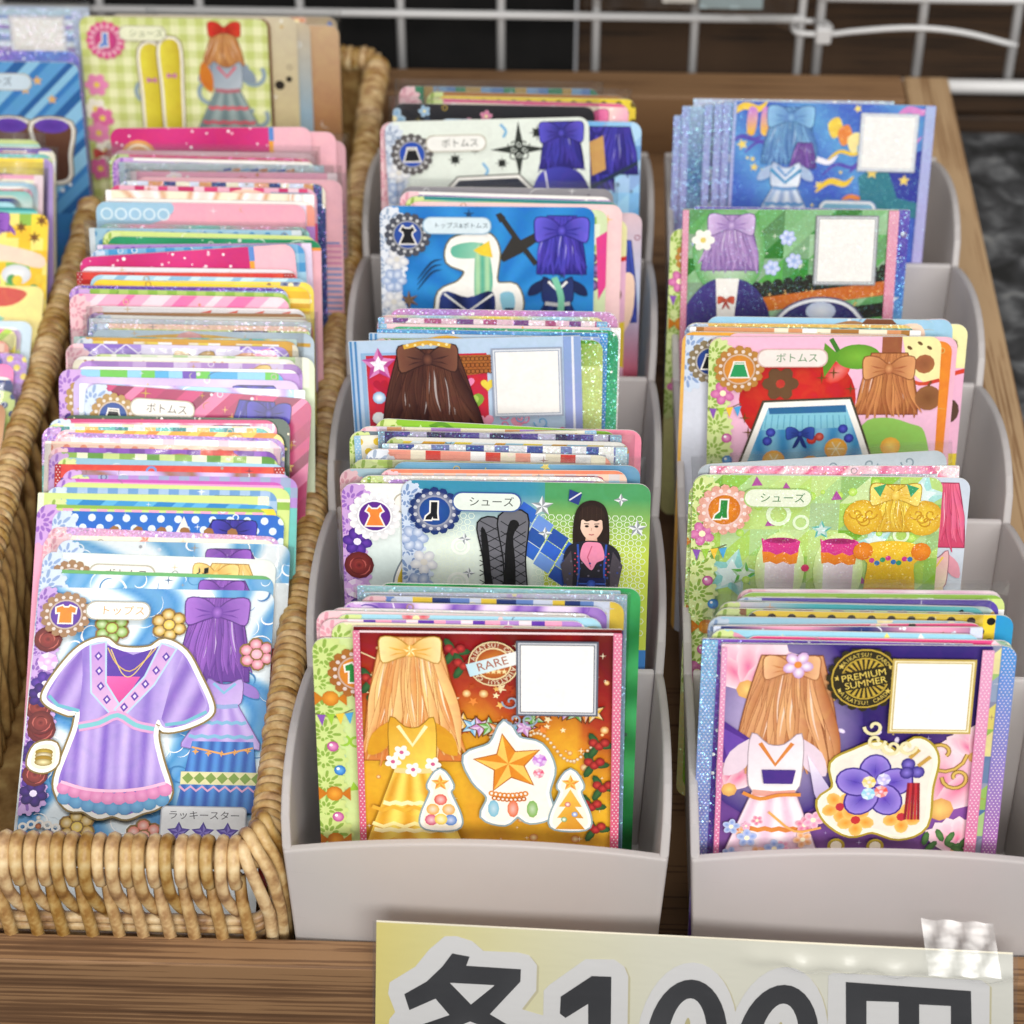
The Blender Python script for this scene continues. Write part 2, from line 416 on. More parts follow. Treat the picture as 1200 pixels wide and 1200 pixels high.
# ---- clear packet hanging in front of the grid
def packet():
    V, F = [], []
    nx, nz = 40, 12
    rnd = random.Random(3)
    for side in (0, 1):
        for j in range(nz+1):
            for i in range(nx+1):
                x = 4 + 73*i/nx
                low = 0.6 - 7.2*max(0, (i/nx-0.45)/0.55)**1.6 + 0.5*math.sin(i*1.1)
                z = low + (42-low)*j/nz
                bulge = 3.2*math.sin(math.pi*i/nx)**0.5*math.sin(math.pi*(j/nz*0.9+0.05))
                y = 384 + (bulge if side else -bulge) + 0.6*math.sin(i*0.9+j*0.7)*(1-j/nz) + rnd.uniform(-0.18, 0.18)
                V.append(((x-40)*M, (y-384)*M, z*M))
    n1 = (nx+1)*(nz+1)
    for s in (0, 1):
        for j in range(nz):
            for i in range(nx):
                a = s*n1+j*(nx+1)+i
                F.append((a, a+1, a+nx+2, a+nx+1))
    me = mesh('film', V, F, True)
    root = empty('clear_packet', W3(40, 384, 0))
    tag(root, 'clear plastic packet with pale blue contents hanging on the wire grid', 'packet')
    link('film', me, MAT['tape'], root)
    for (a, b, z0, c) in ((8, 30, 5.5, '#b9c3cc'), (31, 43, 3.5, '#e8e4dc'), (44, 66, 1.5, '#a9bcc0')):
        m2, l2 = boxm('insert', a, b, 383.2, 384.6, z0, 40)
        bevel(link('insert', m2, simple('insert_'+c[1:], c, 0.4), root, l2-root.location), 0.4)
packet()

# ---- wooden crate
crate = empty('wooden_crate', W3(-60, 186, -52))
tag(crate, 'shallow brown stained wooden crate holding the basket and the trays', 'crate')
def plank(name, box, mat, b=0.8):
    me, l2 = boxm(name, *box)
    return bevel(link(name, me, mat, crate, l2-crate.location), b)
plank('front_board', (-262, 134, -13.6, -5.6, -52, -25), MAT['wood'], 0.5)
plank('back_board', (-262, 117.6, 369, 386, -52, -25), MAT['wood'], 1.0)
plank('side_board', (118, 134, -5.3, 386.2, -52, -25.4), MAT['wood_y'], 1.0)
plank('side_board', (-262, -246, -5.3, 368.8, -52, -25.4), MAT['wood_y'], 1.0)
plank('base_board', (-245.6, 117.6, -5.2, 368.6, -51.9, -48.5), MAT['wood'], 0.3)

# ---- tiered plastic trays
def scallop(t):
    return 11.5*math.sin(math.pi*t**0.66)**0.85 if 0 < t < 1 else 0.0
PITCH = 58.0
def tray(x0, label):
    x1 = x0+86.6
    root = empty('tiered_tray', W3((x0+x1)/2, 145, -48))
    tag(root, label, 'tray', 'milky plastic card trays')
    rx, ry, rz = (x0+x1)/2, 145, -48
    T = 2.0
    def put(name, V, F, bw=0.55, smooth=False):
        o = link(name, mesh(name, [((a-rx)*M, (b-ry)*M, (c-rz)*M) for a, b, c in V], F), MAT['plastic'], root)
        bevel(o, bw, 3)
        return o
    # scalloped side walls
    prof = []
    for k in range(5):
        for i in range(14):
            t = i/14
            prof.append((PITCH*k+PITCH*t, scallop(t)-0.2))
    prof.append((PITCH*5, 0))
    nb = len(prof)
    for side in (-1, 1):
        V2, F2 = [], []
        for layer in (0, 1):
            for (y, z) in prof:
                xo = (x0 if side < 0 else x1); V2.append((xo+side*z*0.055-side*layer*T, y, z))
            for (y, z) in prof:
                yb = y-14*(1-y/(PITCH*5))*0.0-5
                xo = (x0 if side < 0 else x1); V2.append((xo+side*(-47.8)*0.055-side*layer*T, yb, -47.8))
        for layer in (0, 1):
            o = layer*2*nb
            for i in range(nb-1):
                q = (o+i, o+i+1, o+nb+i+1, o+nb+i)
                F2.append(q if (layer == 0) == (side < 0) else q[::-1])
        o2 = 2*nb
        for i in range(nb-1):
            q = (i+1, i, o2+i, o2+i+1); F2.append(q if side < 0 else q[::-1])
            q = (nb+i, nb+i+1, o2+nb+i+1, o2+nb+i); F2.append(q if side < 0 else q[::-1])
        q = (0, nb, o2+nb, o2); F2.append(q if side < 0 else q[::-1])
        q = (nb-1, o2+nb-1, o2+2*nb-1, 2*nb-1); F2.append(q if side < 0 else q[::-1])
        put('side_wall', V2, F2, 0.6)
    # leaning panels: front panel with an arched top, four dividers, back wall
    def panel(name, ytop, lean, arch, thick, inset=2.2, ztop=0.0):
        V, F = [], []
        nx = 24
        sl = math.tan(math.radians(lean))
        for layer in (0, 1):
            for i in range(nx+1):
                t = i/nx
                zt = ztop + arch*(1-(2*t-1)**2)
                for z in (zt, -47.6):
                    xa, xb = x0+inset-z*0.0+0.0, x1-inset
                    d = (-z)*0.055
                    x = (xa+d)+(xb-xa-2*d)*t
                    bow = -2.2*(1-(2*t-1)**2) if arch else 0.0
                    V.append((x, ytop+z*sl+layer*thick+bow, z))
        n = 2*(nx+1)
        for i in range(nx):
            a = 2*i
            F.append((a, a+1, a+3, a+2))
            F.append((n+a, n+a+2, n+a+3, n+a+1))
            F.append((a, a+2, n+a+2, n+a))
            F.append((a+1, n+a+1, n+a+3, a+3))
        F.append((0, n, n+1, 1)); F.append((n-2, n-1, 2*n-1, 2*n-2))
        put(name, V, F, 0.55)
    panel('front_panel', -0.4, 7, 5.6, 2.0, 0.15, -0.6)
    for k in range(1, 5): panel('divider', PITCH*k, 17, 0, 1.6)
    panel('back_wall', PITCH*5+0.3, 4, 0, 1.8, 0.2, 0.4)
    me, l2 = boxm('floor', x0+3.2, x1-3.2, -4, PITCH*5-4, -48.2, -46.8)
    link('floor', me, MAT['plastic'], root, l2-root.location)
tray(-61.5, 'milky plastic tiered tray of cards beside the wicker basket')
tray(30.0, 'milky plastic tiered tray of cards along the right board of the crate')

# ---- wicker basket
bk = empty('wicker_basket', W3(-105, 178, -48))
tag(bk, 'tan wicker basket with coiled rims, divided into compartments of cards', 'basket')
rnd = random.Random(11)
def torus(name, R, r, a, b):
    V, F = [], []
    for i in range(a):
        u = 2*math.pi*i/a
        for j in range(b):
            v = 2*math.pi*j/b
            V.append(((R+r*math.cos(v))*math.cos(u)*M, 1.28*r*math.sin(v)*M, (R+r*math.cos(v))*math.sin(u)*M))
    for i in range(a):
        for j in range(b):
            F.append((i*b+j, i*b+(j+1) % b, ((i+1) % a)*b+(j+1) % b, ((i+1) % a)*b+j))
    return mesh(name, V, F, True)
coil_me = [torus('rim_coil', 3.25, 1.12, 20, 7) for _ in range(1)]
coil_me[0].materials.append(MAT['wicker'])
def coils(p0, p1, pitch=2.42, sag=0.0):
    p0, p1 = Vector(p0), Vector(p1)
    d = p1-p0; n = int(d.length/pitch); d.normalize()
    ang = math.atan2(-d.x, d.y)
    for i in range(n+1):
        p = p0+d*(pitch*i)
        o = bpy.data.objects.new('rim_coil', coil_me[0]); col.objects.link(o); o.parent = bk
        wob = 0.35*math.sin(i*0.23)+rnd.uniform(-0.15, 0.15)
        o.location = W3(p.x+wob*d.y, p.y+wob*d.x, p.z+rnd.uniform(-0.15, 0.15)+0.4*math.sin(i*0.09))-bk.location
        o.rotation_euler = (math.radians(rnd.uniform(-3, 3)), math.radians(rnd.uniform(0, 360)), ang+math.radians(-9+rnd.uniform(-3, 3)))
        s = rnd.uniform(0.94, 1.07); o.scale = (s, rnd.uniform(0.95, 1.08), s)
    tube('rim_core', [tuple(p0-d*2), tuple((p0+p1)/2), tuple(p1+d*2)], 2.6, MAT['wicker'], bk, 2, 8)
RX, PX, RZ = -66.2, -149.0, -4.2
coils((RX, 9, RZ), (RX, 352, RZ))
coils((PX, 92, RZ), (PX, 263, RZ))
coils((PX+6, 267, RZ-0.5), (RX-5, 267, RZ-0.5))
coils((-112, 355, RZ), (RX-1, 355, RZ))
# front edge: cane looped over the rim, alternate loops running down into the weave
tube('rim_core', [(-190, 0.6, RZ-0.3), (-120, 0.4, RZ), (-72, 0.6, RZ), (-67.5, 3, RZ), (RX, 10, RZ)], 2.7, MAT['wicker'], bk, 6, 10)
x = -72.2; i = 0
while x > -142:
    j = rnd.uniform(-0.25, 0.25)
    if i % 2 == 0:
        pts = [(x, 3.4, -9), (x, 4.2, -4.5), (x+j, 2.4, -0.6), (x+j, -0.6, 0.2), (x+j, -3.4, -2.2), (x, -4.2, -6), (x, -3.0, -9.4), (x, 0.2, -10.2)]
    else:
        pts = [(x, 3.4, -9), (x, 4.2, -4.5), (x+j, 2.4, -0.5), (x+j, -0.6, 0.4), (x+j, -3.6, -2.2), (x, -4.5, -7), (x+0.4, -4.3, -12), (x+1.7, -3.3, -17), (x+3.2, -1.2, -22), (x+4.2, 0.6, -28)]
    tube('rim_loop', pts, 1.5+rnd.uniform(-0.1, 0.1), MAT['wicker'], bk, 4, 8)
    x -= 3.08+rnd.uniform(-0.12, 0.12); i += 1
x = -70.5
while x > -142:
    j = rnd.uniform(-0.5, 0.5)
    tube('stake', [(x-1.6+j, -0.5, -9), (x-1.0+j, -3.4, -14), (x-0.2+j, -4.7, -20), (x+0.3+j, -5.0, -27), (x+0.2, -4.2, -36), (x, -2.6, -46)], 1.55+rnd.uniform(-0.1, 0.1), MAT['wicker'], bk, 4, 8)
    x -= 6.1+rnd.uniform(-0.2, 0.2)
for z in (-23.4, -26.2, -30.5, -33.3, -37.5, -41):
    tube('weaver', [(-190, -1.9, z), (-130, -1.9, z), (-80, -1.9, z), (-70, -1.6, z+0.2), (-66.3, 0.6, z+1.2), (-64.6, 6, z+1.6), (-64.2, 20, z+1.5), (-64.2, 60, z+1)], 1.35, MAT['wicker'], bk, 5, 8)
# strands fanning round the front right corner
for (a, b, c) in (((-70.5, 0.2, 0.0), (-67.2, -4.2, -8), (-65.2, -3.2, -22)), ((-69.5, 3.2, 0.9), (-64.4, -1.8, -6.5), (-63.0, -0.6, -24)),
                  ((-67.5, 5.5, 0.8), (-63.2, 1.4, -6.5), (-62.6, 2.4, -26)), ((-66.5, 8.6, 0.6), (-62.9, 5.6, -7), (-62.7, 6, -28))):
    mid = ((a[0]+b[0])/2-0.3, (a[1]+b[1])/2-0.9, (a[2]+b[2])/2+2.2)
    tube('rim_loop', [(a[0]-1.5, a[1]+3.4, a[2]-4), a, mid, b, ((b[0]+c[0])/2+0.4, (b[1]+c[1])/2-0.4, (b[2]+c[2])/2), c, (c[0]-0.4, c[1]+0.6, -44)], 1.5, MAT['wicker'], bk, 5, 8)
# inside of the partition on the left
y = -2.0; i = 0
while y < 262:
    xx = PX+2.6
    tube('stake', [(xx-1, y+3, -7), (xx+0.9, y+1, -13), (xx+(1.7 if i % 2 else 0.4), y-2.2, -22), (xx+(0.3 if i % 2 else 1.7), y-6, -33), (xx+0.8, y-8, -46)], 1.7, MAT['wicker_in'], bk, 3, 7)
    y += 5.4+rnd.uniform(-0.3, 0.3) if y < 120 else 12; i += 1
for k, z in enumerate((-11, -15, -19.5, -24, -28.5, -33, -37.5, -42)):
    ph = k % 2
    pts = [(PX+1.1+1.1*math.sin(q*math.pi+ph*math.pi), -6+5.4*q, z+0.4*math.sin(q*2.1)) for q in range(0, 26)]
    tube('weaver', pts, 1.45, MAT['wicker_in'], bk, 2, 6)
me, l2 = boxm('partition_panel', PX-2, PX, -4, 264, -47.5, -7); link('partition_panel', me, MAT['wicker_in'], bk, l2-bk.location)
me, l2 = boxm('side_panel', RX-1, RX+0.8, 8, 354, -47.5, -7); link('side_panel', me, MAT['wicker_in'], bk, l2-bk.location)
me, l2 = boxm('base_panel', -240, -67.5, 1, 354, -48.2, -46.9); link('base_panel', me, MAT['wicker_in'], bk, l2-bk.location)
me, l2 = boxm('cross_panel', PX+0.3, RX-1.3, 266, 268, -46.7, -7); link('cross_panel', me, MAT['wicker_in'], bk, l2-bk.location)
me, l2 = boxm('back_panel', -240, RX-1.3, 353.5, 355.5, -46.7, -7); link('back_panel', me, MAT['wicker_in'], bk, l2-bk.location)

# ================================================================== flat print: a small painter for the card faces
CW, CH, CT = 59.0, 86.0, 0.34
DZ = 0.0035
_glyphs = {}
def glyphs(s):
    if s in _glyphs: return _glyphs[s]
    cu = bpy.data.curves.new('lettering', 'FONT'); cu.body = s; cu.size = 1.0; cu.resolution_u = 3
    o = bpy.data.objects.new('lettering', cu); col.objects.link(o)
    dg = bpy.context.evaluated_depsgraph_get()
    ev = o.evaluated_get(dg); me = ev.to_mesh()
    me.calc_loop_triangles()
    vs_ = [(v.co.x, v.co.y) for v in me.vertices]
    tr = [tuple(vs_[i] for i in t.vertices) for t in me.loop_triangles]
    ev.to_mesh_clear()
    bpy.data.objects.remove(o); bpy.data.curves.remove(cu)
    w = max((p[0] for t in tr for p in t), default=0.0)
    _glyphs[s] = (tr, w)
    return _glyphs[s]

def rrect_pts(x0, y0, x1, y1, r, k=5):
    out = []
    for (cx, cy, a0) in ((x1-r, y0+r, -90), (x1-r, y1-r, 0), (x0+r, y1-r, 90), (x0+r, y0+r, 180)):
        for i in range(k+1):
            a = math.radians(a0+90*i/k); out.append((cx+r*math.cos(a), cy+r*math.sin(a)))
    return out
def cspline(pts, n=5):
    P = [Vector(p) for p in pts]; L = len(P); out = []
    for i in range(L):
        a, b, c, d = P[i-1], P[i], P[(i+1) % L], P[(i+2) % L]
        for k in range(n):
            t = k/n
            q = 0.5*((2*b)+(c-a)*t+(2*a-5*b+4*c-d)*t*t+(3*b-a-3*c+d)*t**3)
            out.append((q.x, q.y))
    return out
def area2(p):
    return sum(p[i-1][0]*p[i][1]-p[i][0]*p[i-1][1] for i in range(len(p)))
def grow(pts, d):
    s = 1 if area2(pts) > 0 else -1
    out = []; n = len(pts)
    for i in range(n):
        a, b, c = Vector(pts[i-1]), Vector(pts[i]), Vector(pts[(i+1) % n])
        e1, e2 = (b-a), (c-b)
        if e1.length < 1e-6 or e2.length < 1e-6: out.append((b.x, b.y)); continue
        e1.normalize(); e2.normalize()
        n1 = Vector((e1.y, -e1.x))*s; n2 = Vector((e2.y, -e2.x))*s
        m = n1+n2
        if m.length < 0.2: m = n1
        m.normalize()
        k = min(1/max(0.35, m.dot(n1)), 1.8)
        q = b+m*(d*k); out.append((q.x, q.y))
    return out
def lin(c0, c1, x0, y0, x1, y1):
    c0, c1 = hx(c0), hx(c1); dx, dy = x1-x0, y1-y0; L = dx*dx+dy*dy
    return lambda x, y: mix(c0, c1, ((x-x0)*dx+(y-y0)*dy)/L)
def ramp(stops):
    st = [(p, hx(c)) for p, c in stops]
    def f(t):
        if t <= st[0][0]: return st[0][1]
        for (a, ca), (b, cb) in zip(st, st[1:]):
            if t <= b: return mix(ca, cb, (t-a)/(b-a+1e-9))
        return st[-1][1]
    return f

class Art:
    def __init__(s, radius=3.0, w=CW, h=CH, dz=DZ):
        s.parts = {}; s.use('artwork'); s.z = 0.01; s.w = w; s.h = h; s.r = radius; s.dz = dz; s.sv = 1.0; s.off = (0, 0)
        s.clip = rrect_pts(0.0, 0.0, w, h, max(radius, 0.05), 5); s.box = None
    def use(s, name):
        s.name = name
        s.cur = s.parts.setdefault(name, ([], [], []))
    def up(s): s.z += s.dz
    def inside(s, p):
        x, y = p; r = s.r
        return 0 <= x <= s.w and 0 <= y <= s.h and (r <= x <= s.w-r or r <= y <= s.h-r)
    def _clip(s, P, C, clip):
        n = len(clip)
        for i in range(n):
            ax, ay = clip[i]; bx, by = clip[(i+1) % n]
            ex, ey = bx-ax, by-ay
            if abs(ex)+abs(ey) < 1e-9: continue
            D = [ex*(p[1]-ay)-ey*(p[0]-ax) for p in P]
            if min(D) >= -1e-7: continue
            if max(D) <= 1e-9: return [], []
            P2, C2 = [], []
            for k in range(len(P)):
                d0, d1 = D[k-1], D[k]
                if (d0 >= 0) != (d1 >= 0):
                    t = d0/(d0-d1); p0, p1 = P[k-1], P[k]; c0, c1 = C[k-1], C[k]
                    P2.append((p0[0]+(p1[0]-p0[0])*t, p0[1]+(p1[1]-p0[1])*t))
                    C2.append(tuple(c0[q]+(c1[q]-c0[q])*t for q in range(3)))
                if d1 >= 0: P2.append(P[k]); C2.append(C[k])
            P, C = P2, C2
            if len(P) < 3: return [], []
        return P, C
    def face(s, P, C):
        if s.off[0] or s.off[1]: P = [(p[0]+s.off[0], p[1]+s.off[1]) for p in P]
        if s.sv != 1.0: P = [(p[0], p[1]*s.sv) for p in P]
        if not all(s.inside(p) for p in P): P, C = s._clip(P, C, s.clip)
        if P and s.box: P, C = s._clip(P, C, s.box)
        if len(P) < 3: return
        V, CC, F = s.cur
        b = len(V)
        for p, c in zip(P, C):
            V.append(((p[0]-s.w/2)*M, -(CT/2+s.z)*M, (s.h-p[1])*M)); CC.append(c)
        idx = list(range(b, b+len(P)))
        a2 = area2(P)
        F.append(tuple(idx[::-1] if a2 > 0 else idx))
    def window(s, x0, y0, x1, y1):
        s.box = [(x0, y0), (x1, y0), (x1, y1), (x0, y1)]
    def open(s): s.box = None
    def poly(s, pts, c, up=True, sub=None):
        if up: s.up()
        pts = list(pts)
        tr = tessellate_polygon([[Vector((p[0], p[1], 0)) for p in pts]])
        fn = c if callable(c) else None
        cc = None if fn else hx(c)
        for t in tr:
            T = [pts[i] for i in t]
            s._sub(T, fn, cc, sub)
    def _sub(s, T, fn, cc, sub):
        st = [T]
        while st:
            T = st.pop()
            if sub and fn:
                L = [(T[i][0]-T[i-2][0])**2+(T[i][1]-T[i-2][1])**2 for i in range(3)]   # edge i -> i+1
                m = max(L)
                if m > sub*sub:
                    i = L.index(m); a, b, c = T[i], T[i-2], T[i-1]
                    q = ((a[0]+b[0])/2, (a[1]+b[1])/2)
                    st.append([a, q, c]); st.append([q, b, c]); continue
            s.face(T, [fn(*p) for p in T] if fn else [cc]*3)
    def disc(s, cx, cy, r, c, ce=None, n=16, ry=None, up=True, rot=0.0):
        if up: s.up()
        c = hx(c); ce = hx(ce) if ce is not None else c; ry = ry or r
        cr, sr = math.cos(rot), math.sin(rot)
        P = []
        for i in range(n):
            a = 2*math.pi*i/n; x, y = r*math.cos(a), ry*math.sin(a)
            P.append((cx+x*cr-y*sr, cy+x*sr+y*cr))
        if c == ce: s.face(P, [c]*n)
        else:
            for i in range(n): s.face([(cx, cy), P[i-1], P[i]], [c, ce, ce])
    def ring(s, cx, cy, r0, r1, c, n=22, up=True, c1=None):
        if up: s.up()
        c = hx(c); c1 = hx(c1) if c1 else c
        for i in range(n):
            a, b = 2*math.pi*i/n, 2*math.pi*(i+1)/n
            s.face([(cx+r0*math.cos(a), cy+r0*math.sin(a)), (cx+r1*math.cos(a), cy+r1*math.sin(a)), (cx+r1*math.cos(b), cy+r1*math.sin(b)), (cx+r0*math.cos(b), cy+r0*math.sin(b))], [c, c1, c1, c])
    def stroke(s, pts, w, c, up=True, taper=False, smooth=0, c2=None):
        if up: s.up()
        P = [Vector((p[0], p[1])) for p in pts]
        if smooth: P = spline([(p.x, p.y) for p in P], smooth)
        c = hx(c); c2 = hx(c2) if c2 is not None else c; n = len(P); L = []
        for i in range(n):
            t = (P[min(i+1, n-1)]-P[max(i-1, 0)])
            if t.length < 1e-9: t = Vector((1, 0))
            t.normalize(); nn = Vector((-t.y, t.x))
            k = w/2*(math.sin(math.pi*(0.08+0.88*i/(n-1))) if taper else 1)
            L.append((P[i]+nn*k, P[i]-nn*k))
        for i in range(n-1):
            q = [L[i][0], L[i+1][0], L[i+1][1], L[i][1]]
            s.face([(v.x, v.y) for v in q], [c, c, c2, c2])
    def star(s, cx, cy, R, c, c2=None, ratio=0.45, n=5, rot=-90, up=True):
        if up: s.up()
        c = hx(c); c2 = hx(c2) if c2 is not None else c
        P = [(cx+(R if i % 2 == 0 else R*ratio)*math.cos(math.radians(rot+180*i/n)), cy+(R if i % 2 == 0 else R*ratio)*math.sin(math.radians(rot+180*i/n))) for i in range(2*n)]
        for i in range(2*n):
            k = c if i % 2 else c2
            s.face([(cx, cy), P[i-1], P[i]], [k]*3)
        return P
    def flower(s, cx, cy, R, c, cc='#f3d04a', n=5, rot=0, ce=None, up=True):
        if up: s.up()
        for i in range(n):
            a = math.radians(rot+360*i/n)
            s.disc(cx+R*0.58*math.cos(a), cy+R*0.58*math.sin(a), R*0.5, c, ce, 9, R*0.40, True, a)
        s.disc(cx, cy, R*0.28, cc, n=8)
    def heart(s, cx, cy, r, c, ce=None):
        P = []
        for i in range(20):
            t = 2*math.pi*i/20
            P.append((cx+r*math.sin(t)**3, cy-r*(13*math.cos(t)-5*math.cos(2*t)-2*math.cos(3*t)-math.cos(4*t))/16))
        s.poly(P, c)
    def rect(s, x0, y0, x1, y1, c, up=True):
        s.poly([(x0, y0), (x1, y0), (x1, y1), (x0, y1)], c, up)
    def rrect(s, x0, y0, x1, y1, r, c): s.poly(rrect_pts(x0, y0, x1, y1, r, 4), c)
    def grid(s, fn, x0, x1, y0, y1, step):
        s.up()
        nx, ny = max(1, int((x1-x0)/step)), max(1, int((y1-y0)/step))
        dx, dy = (x1-x0)/nx, (y1-y0)/ny
        C = [[fn(x0+dx*i, y0+dy*j) for i in range(nx+1)] for j in range(ny+1)]
        for j in range(ny):
            for i in range(nx):
                xa, ya = x0+dx*i, y0+dy*j
                s.face([(xa, ya), (xa+dx, ya), (xa+dx, ya+dy), (xa, ya+dy)], [C[j][i], C[j][i+1], C[j+1][i+1], C[j+1][i]])
    def text(s, t, x, y, size, c, align='L', sx=1.0, rot=0.0):
        keep = s.name; s.use('lettering@'+keep); s.up()
        tr, w = glyphs(t); c = hx(c)
        x0 = 0 if align == 'L' else (-w*size*sx/2 if align == 'C' else -w*size*sx)
        cr, sr = math.cos(rot), math.sin(rot)
        for T in tr:
            Q = []
            for p in T:
                a, b = x0+p[0]*size*sx, -p[1]*size
                Q.append((x+a*cr-b*sr, y+a*sr+b*cr))
            s.face(Q, [c]*3)
        s.use(keep)
    def arc_text(s, t, cx, cy, r, a0, a1, size, c, inward=False):
        keep = s.name; s.use('lettering@'+keep); s.up(); c = hx(c)
        for i, ch in enumerate(t):
            if ch == ' ': continue
            a = math.radians(a0+(a1-a0)*(i+0.5)/len(t))
            tr, w = glyphs(ch)
            ux, uy = (-math.sin(a), math.cos(a)) if not inward else (math.sin(a), -math.cos(a))     # reading direction
            ox, oy = (math.cos(a), math.sin(a)) if not inward else (-math.cos(a), -math.sin(a))      # glyph up
            for T in tr:
                s.face([(cx+r*math.cos(a)+ux*(p[0]-w/2)*size+ox*(p[1]-0.35)*size, cy+r*math.sin(a)+uy*(p[0]-w/2)*size+oy*(p[1]-0.35)*size) for p in T], [c]*3)
        s.use(keep)
    def sticker(s, pts, white='#f7f3ec', line='#7a6238', wb=1.25, lb=0.45):
        s.poly(grow(pts, wb+lb), line); s.poly(grow(pts, wb), white)

# ---------------------------------------------------------------- motifs
def lace_fan(A, cx, cy, r, c, hole, a0=0, a1=360):
    A.disc(cx, cy, r, c, n=18)
    n = 9
    for ring_, rr, L in ((0, 0.66, 0.26), (1, 0.34, 0.16)):
        A.up()
        for i in range(n):
            a = math.radians(a0+(a1-a0)*(i+0.5*ring_)/n)
            A.disc(cx+r*rr*math.cos(a), cy+r*rr*math.sin(a), r*L, hole, n=6, ry=r*0.09, up=False, rot=a)
    for i in range(14):
        a = 2*math.pi*i/14
        A.disc(cx+r*math.cos(a), cy+r*math.sin(a), r*0.15, c, n=6, up=(i % 2 == 0))
def lace_strip(A, c, hole, vmax, extras='', seed=0, w=5.0):
    r = random.Random(seed)
    A.use('lace_border')
    v = 1.0
    while v < vmax:
        lace_fan(A, r.uniform(0.6, 2.2), v+3.6, w*r.uniform(0.9, 1.1), c, hole)
        v += 6.6
    v = 15.0; i = 0
    while v < vmax and extras:
        k = extras[i % len(extras)]; x = r.uniform(2.4, 4.4)
        if k == 'r': rose(A, x, v, 3.6, '#9a3b36', '#5e1f22')
        elif k == 'p': A.flower(x, v, 3.4, '#6a3fae', '#efe6ff', 6, 10, '#412683')
        elif k == 'w': A.flower(x+1, v, 3.2, '#f4f3f0', '#dcd8cf', 5, 20, '#c9ccd6')
        elif k == 'g': gem(A, x, v, 2.6, '#d9a5e6', '#8a4fb0')
        elif k == 'b': A.disc(x+1.2, v, 1.35, '#f0a6cf', '#b8438f', 10); A.disc(x+0.8, v-0.4, 0.4, '#ffffff', n=6)
        elif k == 'u': A.disc(x+2.6, v, 1.35, '#6db9ef', '#1f6fc0', 10); A.disc(x+2.2, v-0.4, 0.4, '#ffffff', n=6)
        elif k == 'c': candy(A, x+0.3, v, 2.6, '#f3a93c', '#c9761c')
        elif k == 'f': pennants(A, v)
        elif k == 'm': A.flower(x, v, 3.0, '#e58fbf', '#fff4c8', 5, 30, '#c65f9d')
        elif k == 's': A.flower(x, v, 3.4, '#dfe7f4', '#8fa6cf', 6, 0, '#8ea4cc')
        v += 6.2; i += 1
    A.use('artwork')
def rose(A, x, y, r, c, d):
    A.disc(x, y, r, c, d, 12)
    for i in range(5):
        a = i*1.3
        A.stroke([(x+r*0.75*math.cos(a+t*0.5)*(1-0.1*i), y+r*0.75*math.sin(a+t*0.5)*(1-0.1*i)) for t in range(4)], 0.35, d if i % 2 else '#c2625a', taper=True)
    A.disc(x, y, r*0.3, d, c, 8)
def gem(A, x, y, r, c, d):
    P = [(x+r*math.cos(math.radians(a)), y+r*math.sin(math.radians(a))) for a in range(0, 360, 45)]
    A.poly(P, d)
    A.up()
    for i in range(8):
        A.face([(x, y), P[i-1], P[i]], [mix(c, '#ffffff', 0.75*((i*5) % 8)/8)]*3)
    A.disc(x, y, r*0.45, '#f6e6ff', c, 8)
def candy(A, x, y, r, c, d):
    for sx in (-1, 1): A.poly([(x+sx*r*0.6, y), (x+sx*r*1.4, y-r*0.7), (x+sx*r*1.4, y+r*0.7)], d)
    A.disc(x, y, r*0.75, c, d, 10)
def pennants(A, v):
    A.stroke([(0, v-2.2), (4, v-1.3), (8.5, v-3.4)], 0.25, '#7a6a52')
    for i, c in enumerate(('#8d57b5', '#9ccb3d', '#f2c63d', '#4fa5dc')):
        x = 0.4+2.1*i
        A.poly([(x, v-2.0-0.1*i), (x+1.9, v-2.0-0.25*i), (x+1.1, v+0.9-0.2*i)], c)
def bow(A, x, y, s, c, d, tails=True):
    if tails:
        for k in (-1, 1): A.poly(cspline([(x, y), (x+k*s*0.25, y+s*0.4), (x+k*s*0.55, y+s*1.15), (x+k*s*0.2, y+s*1.0), (x-k*s*0.03, y+s*0.4)], 3), d)
    for k in (-1, 1):
        P = cspline([(x, y-s*0.08), (x+k*s*0.45, y-s*0.48), (x+k*s*1.0, y-s*0.5), (x+k*s*1.05, y), (x+k*s*0.95, y+s*0.46), (x+k*s*0.45, y+s*0.28), (x, y+s*0.1)], 3)
        A.poly(grow(P, s*0.04), mix(d, '#000000', 0.35)); A.poly(P, lin(d, c, x, y, x+k*s*0.9, y-s*0.2))
        A.stroke([(x+k*s*0.15, y), (x+k*s*0.5, y-s*0.06), (x+k*s*0.75, y-s*0.14)], s*0.07, d, taper=True)
        A.stroke([(x+k*s*0.15, y+s*0.06), (x+k*s*0.5, y+s*0.12), (x+k*s*0.7, y+s*0.2)], s*0.05, d, taper=True)
    A.disc(x, y, s*0.2, c, d, 10, s*0.24)
